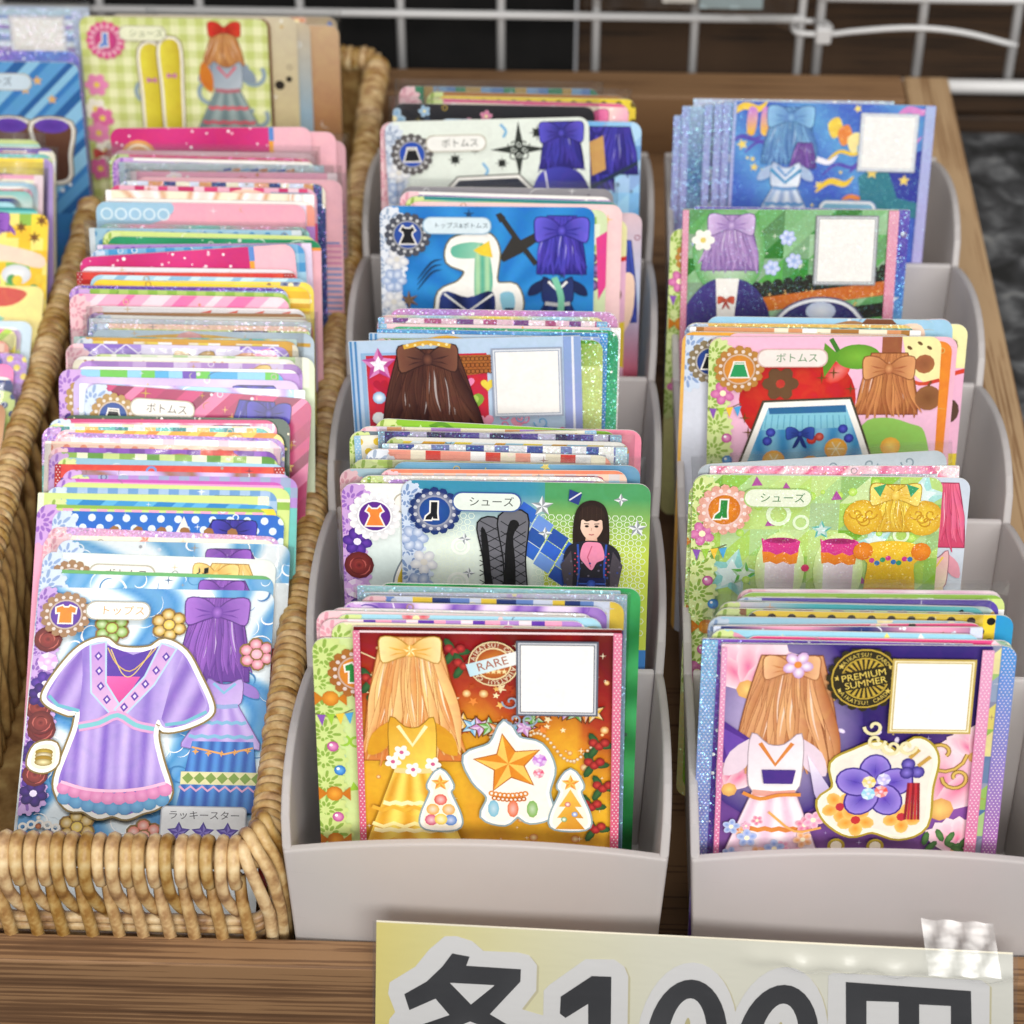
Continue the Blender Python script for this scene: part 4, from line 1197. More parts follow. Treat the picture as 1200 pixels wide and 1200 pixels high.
def face_red_code(A):
    A.rect(-1, -1, 60, 87, '#a8201f')
    f = ramp([(0, '#6e1414'), (0.14, '#9c1c1c'), (0.3, '#b8441f'), (0.42, '#d98a22'), (0.6, '#ebb32e'), (1, '#d79a26')])
    A.grid(lambda x, y: f(y/62+0.05*math.sin(x*0.3)+(-0.10 if x > 50 else 0)), 0, CW, 0, 66, 1.6)
    r = random.Random(4)
    for i in range(60): A.disc(r.uniform(2, 56), r.uniform(2, 60), r.uniform(0.3, 1.1), '#fff0b4', '#d07a2a', 9)
    for i in range(40):
        x, y = r.uniform(22, 52), r.uniform(14, 26); A.star(x, y, r.uniform(0.6, 1.4), r.choice(('#e8883a', '#f6c46a', '#b8481e', '#fbe9b8')), rot=r.uniform(0, 70))
    for i in range(34): A.disc(30+0.75*i, 27.5+3.0*math.sin(i*0.33)+0.12*i, 0.42, '#fdf6e4', '#c9a06a', 7)
    for i in range(70): sparkle(A, r.uniform(2, 56), r.uniform(3, 60), r.uniform(0.3, 0.9), '#fff3cf')
    for k in range(3): A.stroke([(1.5, 6+5*k), (7, 8.0+4*k), (14, 5+3*k), (20, 6.5+2*k)], 0.28, '#f0d7a4', smooth=4)
    # hanging star garland
    for i in range(16):
        t = i/15; x = 24+29*t; y = 22.5+3.5*math.sin(t*6.0)+1.2*math.cos(i)
        cc = ('#e9b93c', '#79b6d6', '#c58ac6', '#6aa84a', '#e08a3c')[i % 5]
        A.star(x, y, 3.2, '#6a3a14', rot=-90+i*23); A.star(x, y, 2.6, cc, mix(cc, '#ffffff', 0.4), rot=-90+i*23)
    # holly
    for (x, y) in ((4.5, 20), (5, 26), (22, 5.5), (24, 9), (53, 34), (54, 29), (53.5, 51), (52.5, 45), (55, 40), (3.5, 13)):
        for k in (0, 1, 2): A.disc(x+1.8*math.cos(k*2.1), y+1.8*math.sin(k*2.1), 2.0, '#3d6b3a', '#214a26', 8, 0.9, True, k*2.1)
        for k in (0, 1, 2): A.disc(x-1.0+1.3*k, y-0.8+0.9*(k % 2), 1.1, '#d0403a', '#7c1616', 9)
    # gold dress and ribbons standing on the left
    A.use('illustration')
    ribbons(A, 12.5, 2.0, 21, 34, '#f6cf8a', '#d4742c', 12, 17); bow(A, 12.5, 5.2, 6.4, '#fae3a2', '#e0a43c', False); A.star(12.5, 5.2, 1.7, '#f0a63c', '#fbe7a8')
    outfit(A, 12.5, 22, 22, 36, '#f7d65a', '#d99a22', '#f8dc66', '#dda02c', '#fbeeb4', 3)
    for (x, y) in ((8, 33.5), (12.5, 35.5), (17, 34), (10, 31)): A.flower(x, y, 1.8, '#fbf4ea', '#d2608c', 5, 10)
    for k in range(4): A.stroke([(3+2.4*i, 45.5+4.4*k+(0.8 if i % 2 else -0.2)) for i in range(9)], 1.0, '#fbe9a0' if k % 2 else '#e8b03a')
    # star ornament sticker
    O = cspline([(33.2, 23.6), (36, 27.4), (41, 29.0), (43.6, 34.6), (42.4, 41), (43.4, 46.6), (39, 48.4), (36, 46.6), (33, 49), (28.6, 47.4), (30, 42.4), (26.6, 38), (24.8, 32), (30.4, 29)], 4)
    A.sticker(O, '#faf7f0', '#8fa7ae', 0.8, 0.45); A.poly(O, '#f6f1e6')
    P = [(34+ (7.6 if i % 2 == 0 else 3.4)*math.cos(math.radians(-100+36*i)), 33.6+(7.6 if i % 2 == 0 else 3.4)*math.sin(math.radians(-100+36*i))) for i in range(10)]
    A.poly(grow(P, 0.3), '#b86a18'); A.up()
    for i in range(10): A.face([(34, 33.6), P[i-1], P[i]], [hx(('#f8c65c', '#e08a22')[i % 2])]*3)
    gem(A, 41.0, 32.6, 1.7, '#c06ad0', '#6a2a8c'); gem(A, 40.8, 36.0, 1.3, '#e05a7c', '#8c1f3c')
    [A.ring(30.2+0.95*q, 41.4+0.5*math.sin(q*0.4), 0.35, 0.75, '#d9842c', 9) for q in range(9)]; [A.ring(30.8+0.95*q, 42.6+0.4*math.sin(q*0.4), 0.3, 0.65, '#c26a1e', 9) for q in range(8)]
    for (x, c) in ((30.6, '#76b8d0'), (35, '#e0703a'), (39.4, '#7ab04a')): A.disc(x, 45.4, 1.3, mix(c, '#ffffff', 0.4), c, 9, 2.3)
    for (x, y0) in ((18.6, 36), (48.0, 35.6)):
        S = cspline([(x, y0), (x+2.2, y0+3.4), (x+1.6, y0+5.4), (x+3.8, y0+11.4), (x+3.2, y0+14.4), (x-3.2, y0+14.4), (x-3.8, y0+11.4), (x-1.6, y0+5.4), (x-2.2, y0+3.4)], 4)
        A.sticker(S, '#faf7f0', '#8fa7ae', 0.7, 0.4); A.poly(S, '#f6efdc')
        A.star(x, y0+2.8, 2.2, '#e8902c', '#f6bf5a')
    for (x, y, c) in ((18.6, 43.2, '#d8452e'), (16.8, 45.8, '#e8a83a'), (20.4, 45.8, '#e8a83a'), (16.4, 48.6, '#d0406c'), (20.8, 48.6, '#3d7ac8'), (18.6, 48.4, '#e8c83a')): A.disc(x, y, 1.5, mix(c, '#ffffff', 0.55), c, 10)
    for k in range(3): A.poly([(48, 40+3*k), (50.6+0.4*k, 44.6+3*k), (45.4-0.4*k, 44.6+3*k)], lin('#f3c452', '#cf8c20', 46, 40, 51, 50))
    for (x, y, c) in ((47.4, 44, '#c83a2c'), (49, 46.6, '#3d7ac8'), (46.6, 48, '#4a9a4a')): A.disc(x, y, 0.7, '#ffffff', c, 8)
    A.use('artwork')
    for k in (-1, 1): scroll(A, 37+k*1.6, 22.0, 1.9, '#8fa0b4', 0.4, k)
    scroll(A, 34.6, 17.5, 2.0, '#8fa0b4', 0.4, -1)
    stamp_rare(A, 30.8, 8.0, 5.6)
    code_panel(A, 35.8, 2.2, 53.9, 21.0, '#5c6270', '#c9ccd2')
    A.rect(0, 0, 59, 0.5, '#f0d9dc')
    dotted_borders(A, '#dd7f9c', '#c83a62', 1.5, 1.9)

def lotus(A, x, y, r):
    for k, c in ((7, '#f4bfd0'), (5, '#ee9ab8'), (3, '#e4739c')):
        for i in range(k):
            a = math.radians(-90+(i-(k-1)/2)*(130/k)); q = r*(0.5+0.07*k)
            A.disc(x+q*0.5*math.cos(a), y+q*0.5*math.sin(a), q*0.62, c, mix(c, '#fff4f4', 0.55), 10, q*0.27, True, a)
    A.disc(x, y+r*0.1, r*0.2, '#f3d27a', '#e0a45c', 8)

def face_purple_code(A):
    f = ramp([(0, '#3a2a78'), (0.3, '#35246c'), (0.55, '#4b2f86'), (1, '#8d5a9c')])
    A.rect(-1, -1, 60, 87, '#4a2f86')
    A.grid(lambda x, y: mix(f(y/60), '#9a6ab0', max(0, (x-42)/22)*max(0, min(1, (y-18)/14))), 0, CW, 0, 66, 1.6)
    r = random.Random(8)
    for i in range(70): sparkle(A, r.uniform(14, 55), r.uniform(2, 58), r.uniform(0.25, 0.8), r.choice(('#f8f0ff', '#e8cf7a', '#cfc2f0')))
    A.disc(13, 20, 19, '#d9c8ee', '#3f2b7c', 26, 25)
    for i in range(14): A.disc(r.uniform(22, 46), r.uniform(18, 30), 0.9, '#fbf7ff', '#d9c6ee', 7, 0.55, True, r.uniform(0, 3))
    A.disc(52, 38, 13, '#9a5aa8', '#6a3f96', 20); lotus(A, 6, 10, 12); lotus(A, 50.6, 40, 15); lotus(A, 3, 36, 9); lotus(A, 57, 27, 7); lotus(A, 55, 52, 8)
    for (x, y, s, m) in ((50, 27, 5.5, 1), (53.6, 33, 3.4, -1), (46.6, 56, 3.6, 1), (52, 58, 3.4, -1), (19, 6, 2.6, 1), (24, 12, 2.4, -1)): scroll(A, x, y, s, '#8a6420', 1.0, m); scroll(A, x, y, s, '#d9b45c', 0.6, m)
    for i in range(10): A.disc(r.uniform(47, 57), r.uniform(48, 54), 1.9, '#5d8a4a', '#3c6a38', 8, 0.8, True, r.uniform(0, 3))
    A.use('illustration')
    ribbons(A, 15.5, 2.6, 22, 30, '#e6ac78', '#b0683a', 21, 17); bow(A, 15.5, 5.6, 5.8, '#eebb8a', '#c27a48', False); A.flower(16.8, 4.6, 3.2, '#fbf4f8', '#e28a3c', 5, 12, '#c99ad0')
    A.poly([(0, 18), (8, 24), (2.5, 30), (0, 29)], '#54308c'); A.poly([(0, 20), (6.5, 24), (2.2, 28)], '#6b46a8')
    outfit(A, 13, 22, 25, 40, '#fdf6f4', '#e4cfdc', '#fdf3f6', '#e7c4d8', '#d9843c', 8)
    for i in range(22):
        cc = ('#e58fb4', '#7d9ad8', '#d9608c', '#e89a4a')[i % 4]; A.flower(r.uniform(3, 24), r.uniform(44, 60), r.uniform(1.0, 2.3), cc, '#fff4d0', 5, r.uniform(0, 70), mix(cc, '#ffffff', 0.4))
    A.stroke([(6, 37), (10, 38.6), (14, 37.6), (19, 37.4)], 0.9, '#dd8a3c', smooth=3); A.stroke([(12, 42), (18, 47), (24, 46)], 0.6, '#e5a95a', smooth=3)
    A.poly([(10, 31), (17.6, 31), (17, 34.6), (10.6, 34.6)], '#4a2f86')
    A.poly([(20, 27), (25, 35), (28, 42), (25, 44), (22, 37)], lin('#f6f0fb', '#8a5ab4', 20, 27, 27, 44))
    # flower ornament sticker
    A.off = (-2.4, -5.6)
    O = cspline([(33, 32), (38, 30), (42, 32.4), (46, 29), (49, 30.4), (50.4, 34), (49.6, 41), (49.2, 50.4), (44, 53.4), (38, 51.6), (33, 52.8), (28, 49.4), (26.2, 44.6), (29.4, 41), (28.6, 35)], 4)
    A.sticker(O, '#fbf6dc', '#b0982f', 0.9, 0.55); A.poly(O, '#efe6d8')
    for (x, y) in ((30.4, 46), (34, 49.4), (44.2, 48.4)): A.flower(x, y, 4.0, '#e8932c', '#c02f3c', 5, 15, '#f6c46a')
    for i in range(5):
        a = math.radians(-90+72*i); A.disc(37.6+4.5*math.cos(a), 40.6+4.0*math.sin(a), 4.5, '#3c2786', n=16, ry=3.7, rot=a)
        A.disc(37.6+4.5*math.cos(a), 40.6+4.0*math.sin(a), 4.1, '#5a3fb4', '#9a84da', 16, 3.3, True, a)
        A.stroke([(37.6+1.6*math.cos(a), 40.6+1.6*math.sin(a)), (37.6+6.6*math.cos(a), 40.6+5.8*math.sin(a))], 0.35, '#3c2786', taper=True)
    for (x, y, c, d) in ((36.4, 39.4, '#f2cf5a', '#c08a20'), (39.2, 41.8, '#e8584a', '#9c1f24'), (36.4, 42.4, '#8fd0e8', '#4a90b8'), (39.6, 38.6, '#b8b0f0', '#5a4ab0')): gem(A, x, y, 1.6, c, d)
    for (x, y) in ((44.8, 34.6), (47, 36.6), (44.6, 36.8)): A.disc(x, y, 1.6, '#8a78d8', '#2c1c78', 10)
    for k in range(5): A.stroke([(45.2+0.55*k, 39.4), (45.0+0.75*k, 49)], 0.6, '#c0303c' if k % 2 else '#8c1a2a')
    A.stroke([(45, 33), (47, 30.8)], 0.9, '#c9a04a'); A.stroke([(47, 35), (49.6, 32.6)], 0.9, '#c9a04a')
    for (x) in (30.0, 38.8): A.ring(x, 56.2, 1.3, 2.0, '#b0982f', 14); A.disc(x, 56.2, 1.3, '#f4ead0', n=12)
    A.off = (0, 0)
    A.use('stamp')
    x, y = 31.4, 7.4
    for i in range(20): a = 2*math.pi*i/20; A.disc(x+7.4*math.cos(a), y+7.2*math.sin(a), 1.1, '#2e2712', n=7, up=(i % 2 == 0))
    A.disc(x, y, 7.6, '#3a3014', '#2a230e', 30, 7.3); A.ring(x, y, 7.0, 7.35, '#c2a23c'); A.ring(x, y, 4.9, 5.2, '#c2a23c')
    A.up()
    for i in range(24): a = 2*math.pi*i/24; A.face([(x+1.2*math.cos(a), y+1.2*math.sin(a)), (x+4.8*math.cos(a-0.07), y+4.8*math.sin(a-0.07)), (x+4.8*math.cos(a+0.07), y+4.8*math.sin(a+0.07))], [hx('#c2a23c')]*3)
    A.up()
    for i in range(12):
        if i in (2, 3, 4, 8, 9, 10): continue
        a = math.radians(30*i); A.star(x+6.0*math.cos(a), y+6.0*math.sin(a), 0.75, '#d8bc5a')
    A.arc_text('AIKATSU! CARD', x, y, 6.0, 215, 325, 1.35, '#d8bc5a'); A.arc_text('AIKATSU! CARD', x, y, 6.0, 145, 35, 1.35, '#d8bc5a', True)
    c, s = math.cos(-0.22), math.sin(-0.22)
    A.poly([(x+a*c-b*s, y+a*s+b*c) for a, b in ((-5.6, -2.3), (5.6, -2.3), (5.6, 2.2), (-5.6, 2.2))], '#2a230e')
    A.text('PREMIUM', x-0.2, y-0.1, 2.3, '#e2c65e', 'C', 1.05, -0.22); A.text('SUMMER', x+0.4, y+1.75, 2.3, '#e2c65e', 'C', 1.05, -0.22)
    A.use('artwork')
    for (xx, yy, m) in ((34.2, 19.5, -1), (34.8, 23.0, 1), (38.5, 24.6, -1), (41.8, 24.4, 1)): scroll(A, xx, yy, 2.2, '#eadfae', 0.75, m)
    code_panel(A, 37.2, 2.4, 55.4, 21.0, '#c0a552', '#f0e6c0')
    dotted_borders(A, '#e3a1c4', '#cc4b84', 1.2, 2.6)

def face_boots(A):
    background(A, 'mesh', ['#3f7fc0', '#5fb08c', '#b4cf52', '#8fc05c'], 44, 1)
    A.grid(lambda x, y: mix(mix('#3a8fae', '#e3efe4', min(1, max(0, (y-3)/12))), '#55a86a', max(0, min(1, (x-30)/14))), 0, 34, 0, 44, 1.6)
    A.grid(lambda x, y: mix('#4f9e62', '#c3d552', min(1, max(0, (y-4)/15))), 34, CW, 0, 44, 2)
    A.up(); y = 9; k = 0
    while y < 42:
        x = 9+(k % 2)*0.95
        while x < 58:
            if x < 17 or x > 31: A.ring(x, y, 0.68, 0.86, '#e8f3e0', 6, False)
            x += 1.9
        y += 1.6; k += 1
    for (x, y, R) in ((14, 17, 2.3), (13.4, 26.5, 2.7), (20, 12, 1.8)): A.ring(x, y, R*0.72, R, '#f3f8f0', 18); A.ring(x, y, R*0.4, R*0.52, '#f3f8f0', 14)
    for i in range(4):
        for j in range(3): A.poly([(29+3.6*i-1.6*j, 5+3.4*i+3.2*j), (32.6+3.6*i-1.6*j, 7.6+3.4*i+3.2*j), (31+3.6*i-1.6*j, 10.6+3.4*i+3.2*j), (27.4+3.6*i-1.6*j, 8+3.4*i+3.2*j)], ('#3566c8', '#6f95dd', '#2c52a6')[(i+j) % 3], up=(i+j == 0))
    for (x, y, R) in ((33.4, 6.2, 2.8), (34.2, 13.2, 1.7), (52, 4.2, 1.7), (56, 11.6, 2.4), (15, 15, 1.6), (16, 24, 1.5)): A.star(x, y, R, '#8f969c', '#e9ecef', 0.45, 5 if R > 2 else 4)
    lace_strip(A, '#cfdcee', '#7f98c4', 44, 'sws', 4, 4.6)
    A.use('garment')
    for B in ([(18.2, 10.6), (23.2, 10.0), (25.4, 20), (26.2, 34), (21.4, 34), (19.6, 20)], [(23.2, 8.8), (29.8, 8.2), (29.4, 20), (30, 34), (25.6, 34), (24.4, 20)]):
        P = cspline(B, 4); A.poly(grow(P, 0.35), '#17171b'); A.poly(P, '#6c6c74')
        x0, x1 = min(p[0] for p in B), max(p[0] for p in B)
        for k in range(-3, 12):
            A.stroke([(x0+0.4, 10+2.6*k), (x1-0.4, 12.6+2.6*k+1.5)], 0.22, '#1b1b20') if 8.5 < 10+2.6*k and 14+2.6*k < 34 else None
            A.stroke([(x1-0.4, 10+2.6*k), (x0+0.4, 12.6+2.6*k+1.5)], 0.22, '#1b1b20') if 8.5 < 10+2.6*k and 14+2.6*k < 34 else None
    A.poly(cspline([(25.4, 11), (27, 9.6), (28.0, 11), (26.6, 14), (27.2, 22), (27, 34), (25.0, 34), (24.6, 20)], 3), '#131316')
    A.poly(cspline([(18.9, 12), (20.4, 14), (21.4, 24), (22.8, 34), (20.8, 34), (19.6, 22)], 3), '#131316')
    A.ring(0, 0, 0.01, 0.02, '#17171b')
    # small printed person in a dark costume
    A.use('illustration')
    A.poly(cspline([(40.9, 15.6), (41.0, 9), (42.4, 5.4), (45.2, 4.2), (48.0, 5.4), (49.2, 9), (49.4, 15.4), (47.6, 16.6), (42.8, 16.6)], 4), '#2a1d1b')
    A.poly([(44.0, 13), (46.4, 13), (46.8, 16), (43.6, 16)], '#dfae95')
    A.poly(cspline([(42.7, 8.2), (45.2, 7.2), (47.7, 8.2), (47.9, 11.2), (46.8, 13.6), (45.2, 14.6), (43.6, 13.6), (42.5, 11.2)], 4), lin('#f4d8c6', '#e6b9a2', 43, 8, 47.5, 14))
    A.poly(cspline([(42.2, 10.2), (42.5, 7.0), (45.2, 5.4), (47.9, 7.0), (48.3, 10.2), (47.4, 9.2), (46.3, 9.6), (45.2, 9.3), (44.0, 9.7), (43.0, 9.2)], 4), '#33231f')
    for k in range(5): A.stroke([(43.0+1.1*k, 6.0), (42.9+1.15*k, 9.2)], 0.18, '#5a4038', taper=True)
    for k in (-1, 1):
        A.stroke([(45.2+k*2.6, 9), (45.2+k*3.3, 12), (45.2+k*3.2, 15.8)], 1.2, '#2a1d1b', taper=True)
        A.disc(45.2+k*1.15, 10.9, 0.5, '#2b1f1e', n=8, ry=0.33); A.stroke([(45.2+k*0.6, 10.3), (45.2+k*1.8, 10.2)], 0.2, '#3a2a26')
    A.stroke([(44.6, 13.0), (45.2, 13.15), (45.8, 13.0)], 0.26, '#b85a60'); A.stroke([(45.2, 11.3), (45.1, 12.1)], 0.16, '#cf9c86')
    A.poly([(39.8, 1.4), (42.8, 2.6), (42, 5.4), (39.6, 4.4)], '#2c3c86'); A.stroke([(39.8, 4.2), (42.6, 2.2)], 0.35, '#e3e3e8')
    A.poly(cspline([(40, 16), (45, 14.6), (50.4, 16), (52.4, 20), (50.6, 26), (50.8, 34), (40.4, 34), (40.4, 26), (38.6, 20.4)], 4), '#26242e')
    for k in (-1, 1):
        A.poly([(45.4+k*5, 17.4), (45.4+k*7.4, 21), (45.4+k*6.4, 27), (45.4+k*10.2, 29.5), (45.4+k*9.8, 31.2), (45.4+k*4.6, 29.6), (45.4+k*4.4, 22)], '#4c4650')
        A.disc(45.4+k*10.9, 29.2, 1.0, '#eec9b2', n=8)
        A.stroke([(45.4+k*3.4, 15.6), (45.4+k*3.0, 22), (45.4+k*3.6, 34)], 0.5, '#2f4fa8')
    A.up()
    for i in range(8): A.disc(41.4+0.6*(i % 2), 18+0.8*i, 0.22, '#d0485c', n=5, up=False); A.disc(49.4-0.6*(i % 2), 18+0.8*i, 0.22, '#d0485c', n=5, up=False)
    A.poly(cspline([(43.4, 15.4), (45.6, 15), (47.6, 15.6), (48.4, 19.2), (46.6, 20.4), (45.4, 22.4), (43.6, 20.6), (42.6, 18.8)], 4), '#ec8fb0'); A.stroke([(45.4, 16), (44.4, 19), (45.2, 21.6)], 0.3, '#c8607f')
    A.up()
    for i in range(40): A.disc(38.6+(i*3.7 % 14), 20+(i*5.3 % 13), 0.3, '#6a6474' if i % 2 else '#3a4a8c', n=5, up=False)
    A.poly([(42.4, 24.4), (48.6, 24.4), (49.4, 34), (41.6, 34)], '#1d2352')
    for k in range(4): A.stroke([(42.4, 26+2*k), (48.8, 26+2*k)], 0.3, '#3f5fb8'); A.disc(45.4, 26, 1.1, '#3f63c8', '#24408c', 9)
    badge(A, 7.9, 7.6, 5.6, '#1d3470', '#f0f2f4', '#2452a4', 'boot', '#17181e')
    banner(A, 'シューズ', 12.4, 28.2, 2.8, 7.2, '#e6efe6', '#2e3430', '#3c5a9c')

def face_orange_dress(A):
    background(A, 'vgrad', ['#f0f2ee', '#d9e9e6', '#eaf0ea'], 44, 3)
    banner(A, 'トップス', 12.6, 28.5, 2.6, 7.2, '#f2efe8', '#d98c3a')
    P = cspline([(14, 22), (17, 18), (20, 20), (21, 26), (17, 30), (13, 27)], 4); A.sticker(P, '#f8f5ee', '#7c8a94', 0.7, 0.4); A.poly(P, lin('#f0dc4a', '#c9a424', 14, 18, 20, 30))
    for k in range(5): A.stroke([(14.6+1.2*k, 19.5), (14.4+1.3*k, 22.5)], 0.5, '#6a5330')
    A.disc(17, 29, 2.6, '#e9cf3c', '#b8921c', 12, 1.2)
    lace_strip(A, '#cfa6dd', '#9b6bc0', 44, 'prgp', 6, 4.6)
    badge(A, 7.8, 8.2, 5.8, '#efeef0', '#3a3564', '#6a2fa0', 'dress', '#ee8a3a')

def face_green_tee(A):
    background(A, 'confetti', ['#cfe29a', '#e9e06a', '#7fc4e0', '#9ccb3d'], 50, 3)
    lace_strip(A, '#cfe08c', '#8fb04a', 60, 'cfbucb', 2, 4.8)
    badge(A, 9.6, 8.4, 5.8, '#a96a2c', '#7c4a1c', '#f0952f', 'tee', '#2c8a3c')
    P = cspline([(22, 24), (17, 33), (13, 44), (10, 56), (12, 62), (24, 62), (26, 40)], 4)
    A.sticker(P, '#faf7f0', '#86703f', 1.0, 0.5); A.poly(P, lambda x, y: mix('#4a35b0', '#8f6fdc', 0.5+0.5*math.sin(x*0.9+y*0.35)), sub=1.5)
    A.poly([(10, 55), (26, 58), (26, 66), (10, 62)], '#e05ab4')
    A.stroke([(10, 55), (18, 57.4), (26, 58)], 0.7, '#6b4ad0')

def face_brown_code(A, code=True):
    A.rect(-1, -1, 60, 87, '#b9cfe6')
    A.rect(4.2, 4, 35, 40, '#c9283c')
    r = random.Random(14)
    A.window(4.2, 4.4, 56, 40)
    for i in range(40):
        x, y = r.uniform(5, 55), r.uniform(9, 38); A.heart(x, y, r.uniform(0.8, 2.4), r.choice(('#e9638c', '#d02f4a', '#f0a0b8', '#b01c34')))
    for i in range(26): scroll(A, r.uniform(6, 54), r.uniform(10, 38), r.uniform(1.0, 2.2), r.choice(('#f4b9cc', '#e88ab0', '#7ab0d8')), 0.35, r.choice((-1, 1)))
    A.poly([(21, 4.4), (36, 4.4), (36, 9.2), (21, 10.8)], '#a8642c')
    for i in range(14):
        for k in range(3): A.ring(21.5+1.1*i, 5.4+1.7*k, 0.5, 0.7, '#5f3214', 8, up=(i == 0 and k == 0))
    A.heart(31, 17.0, 2.9, '#7fa83c'); A.heart(30.6, 16.8, 2.0, '#a9c95a'); A.heart(35, 12.5, 1.8, '#e8cf4a'); A.heart(30, 11.8, 1.7, '#e98ab4')
    A.open()
    for x in (0.3, 1.5): A.rect(x, 0, x+0.55, 86, '#4f86bc')
    A.rect(3.0, 3.2, 4.0, 86, '#8fb3d6'); A.rect(3.0, 3.2, 12, 3.9, '#8fb3d6')
    A.rect(54.6, 0, 59, 86, lin('#8aa6d6', '#a984c6', 0, 0, 0, 26)); A.rect(56.6, 0, 57.2, 86, '#e3e6f0')
    A.star(7.4, 6.4, 4.6, '#b6488f', '#d685be', 0.5); A.star(7.4, 6.4, 2.4, '#efe4f0', '#ffffff', 0.5)
    for (x, y, c) in ((7, 15.4, '#7fb0d8'), (6.6, 21, '#e0e6ea'), (7, 25, '#d89ac0')): A.disc(x, y, 1.7, '#ffffff', c, 10)
    A.use('illustration')
    ribbons(A, 20, 2.6, 24, 26, '#6a3f30', '#33191a', 33, 21); bow(A, 20, 5.2, 7.2, '#7d4f3c', '#3c2120', False)
    A.stroke([(14, 1.7), (20, 0.6), (26, 1.7)], 1.2, '#d9a83c', smooth=3)
    for i in range(6): A.disc(15+2*i, 1.2, 0.4, '#f6e2a4', n=6)
    A.use('artwork')
    if code: code_panel(A, 36.2, 2.6, 54.2, 21.4, '#9aa4b8', '#dfe4ea')

def face_blue_plane(A):
    background(A, 'sunburst', ['#2f8fd8', '#1f78c6'], 46, 1)
    r = random.Random(3)
    for i in range(16): A.star(r.uniform(10, 58), r.uniform(1, 40), r.uniform(0.6, 1.9), '#173a5c', '#23507a', 0.3)
    A.use('illustration')
    # aeroplane
    A.stroke([(33.4, 3), (37.5, 9), (43, 16.4)], 1.5, '#33302c', taper=False); A.poly([(36.4, 8.4), (40.4, 12.4), (34, 15.8), (32.8, 14.6)], '#33302c'); A.poly([(38.4, 9.6), (40.6, 11.8), (46.4, 7.4), (45, 6.0)], '#33302c')
    A.poly([(33.0, 4.6), (34.6, 3.0), (33.2, 1.6), (31.8, 2.2)], '#33302c')
    ribbons(A, 50, 2.5, 13, 18, '#5a4fd0', '#241f7a', 41, 13); bow(A, 50, 6.6, 7.0, '#6a60dc', '#2c268c', False)
    outfit(A, 49, 20, 18, 20, '#2c3c78', '#1a2450', '#2c3c78', '#1a2450', '#f3f3f0', 2); A.stroke([(48, 20), (50, 26), (49.4, 34)], 1.8, '#7fc9a8', smooth=3)
    # scarf and dress sticker
    O = cspline([(20, 10), (26, 8.4), (30, 8.6), (32, 13), (31.4, 22), (37, 23), (38.4, 29), (34, 33), (32, 46), (14, 46), (9, 38), (15, 32), (16.6, 25), (22, 22), (24, 18), (19, 15.4)], 4)
    A.sticker(O, '#faf7f0', '#6c6a4a', 0.9, 0.45); A.poly(O, '#faf7f0')
    A.poly(cspline([(19.8, 11.4), (25, 10), (29, 11), (28.6, 14), (24, 14.8), (20, 14.2)], 4), lin('#5fb49a', '#9fd8b8', 20, 11, 29, 14))
    A.poly(cspline([(26.4, 12), (29.6, 11.6), (31, 22), (29, 28), (26, 27)], 4), lambda x, y: mix('#4fae94', '#b7dfae', 0.5+0.5*math.sin(x*2.4)), sub=1.0)
    A.poly([(25.6, 12.4), (30, 9.6), (31, 14.4), (27.8, 13.8)], '#f0cf3c')
    A.poly(cspline([(17, 24.6), (24, 26), (31, 24.4), (31.4, 34), (30, 46), (16, 46), (15.8, 34)], 4), lambda x, y: mix('#16204c', '#2f4288', 0.5+0.5*math.sin(x*0.8)), sub=1.4)
    A.stroke([(17.4, 25), (24, 30.2), (31, 25)], 0.6, '#f1f1ec'); A.disc(20, 31, 0.9, '#f0cf5a', '#b8902a', 8); A.disc(26.6, 31, 0.9, '#f0cf5a', '#b8902a', 8)
    A.poly(cspline([(33, 25), (36.6, 24.6), (37, 29), (34.2, 30.6)], 3), '#8fc8dc'); A.poly([(34.4, 29), (37, 29), (36.4, 31.4), (33.8, 31.4)], '#222c4c')
    for k in range(3): A.stroke([(10, 24-1.5*k), (14, 19-1.5*k), (17, 18.0-1.5*k)], 0.6, '#173a5c', taper=True, smooth=3)
    A.star(7.6, 27, 3.0, '#5c4636', '#8a6f58', 0.35, 6)
    lace_strip(A, '#e3e8f0', '#9fb0c8', 46, 'wsw', 5, 4.6)
    badge(A, 7.6, 8.0, 5.8, '#4a4d58', '#23252e', '#2f56b0', 'dress', '#15161c')
    banner(A, 'トップス&ボトムス', 12.0, 30.4, 3.0, 7.4, '#dcebf2', '#2d4a5a', '#8fb4cc', 1.75)

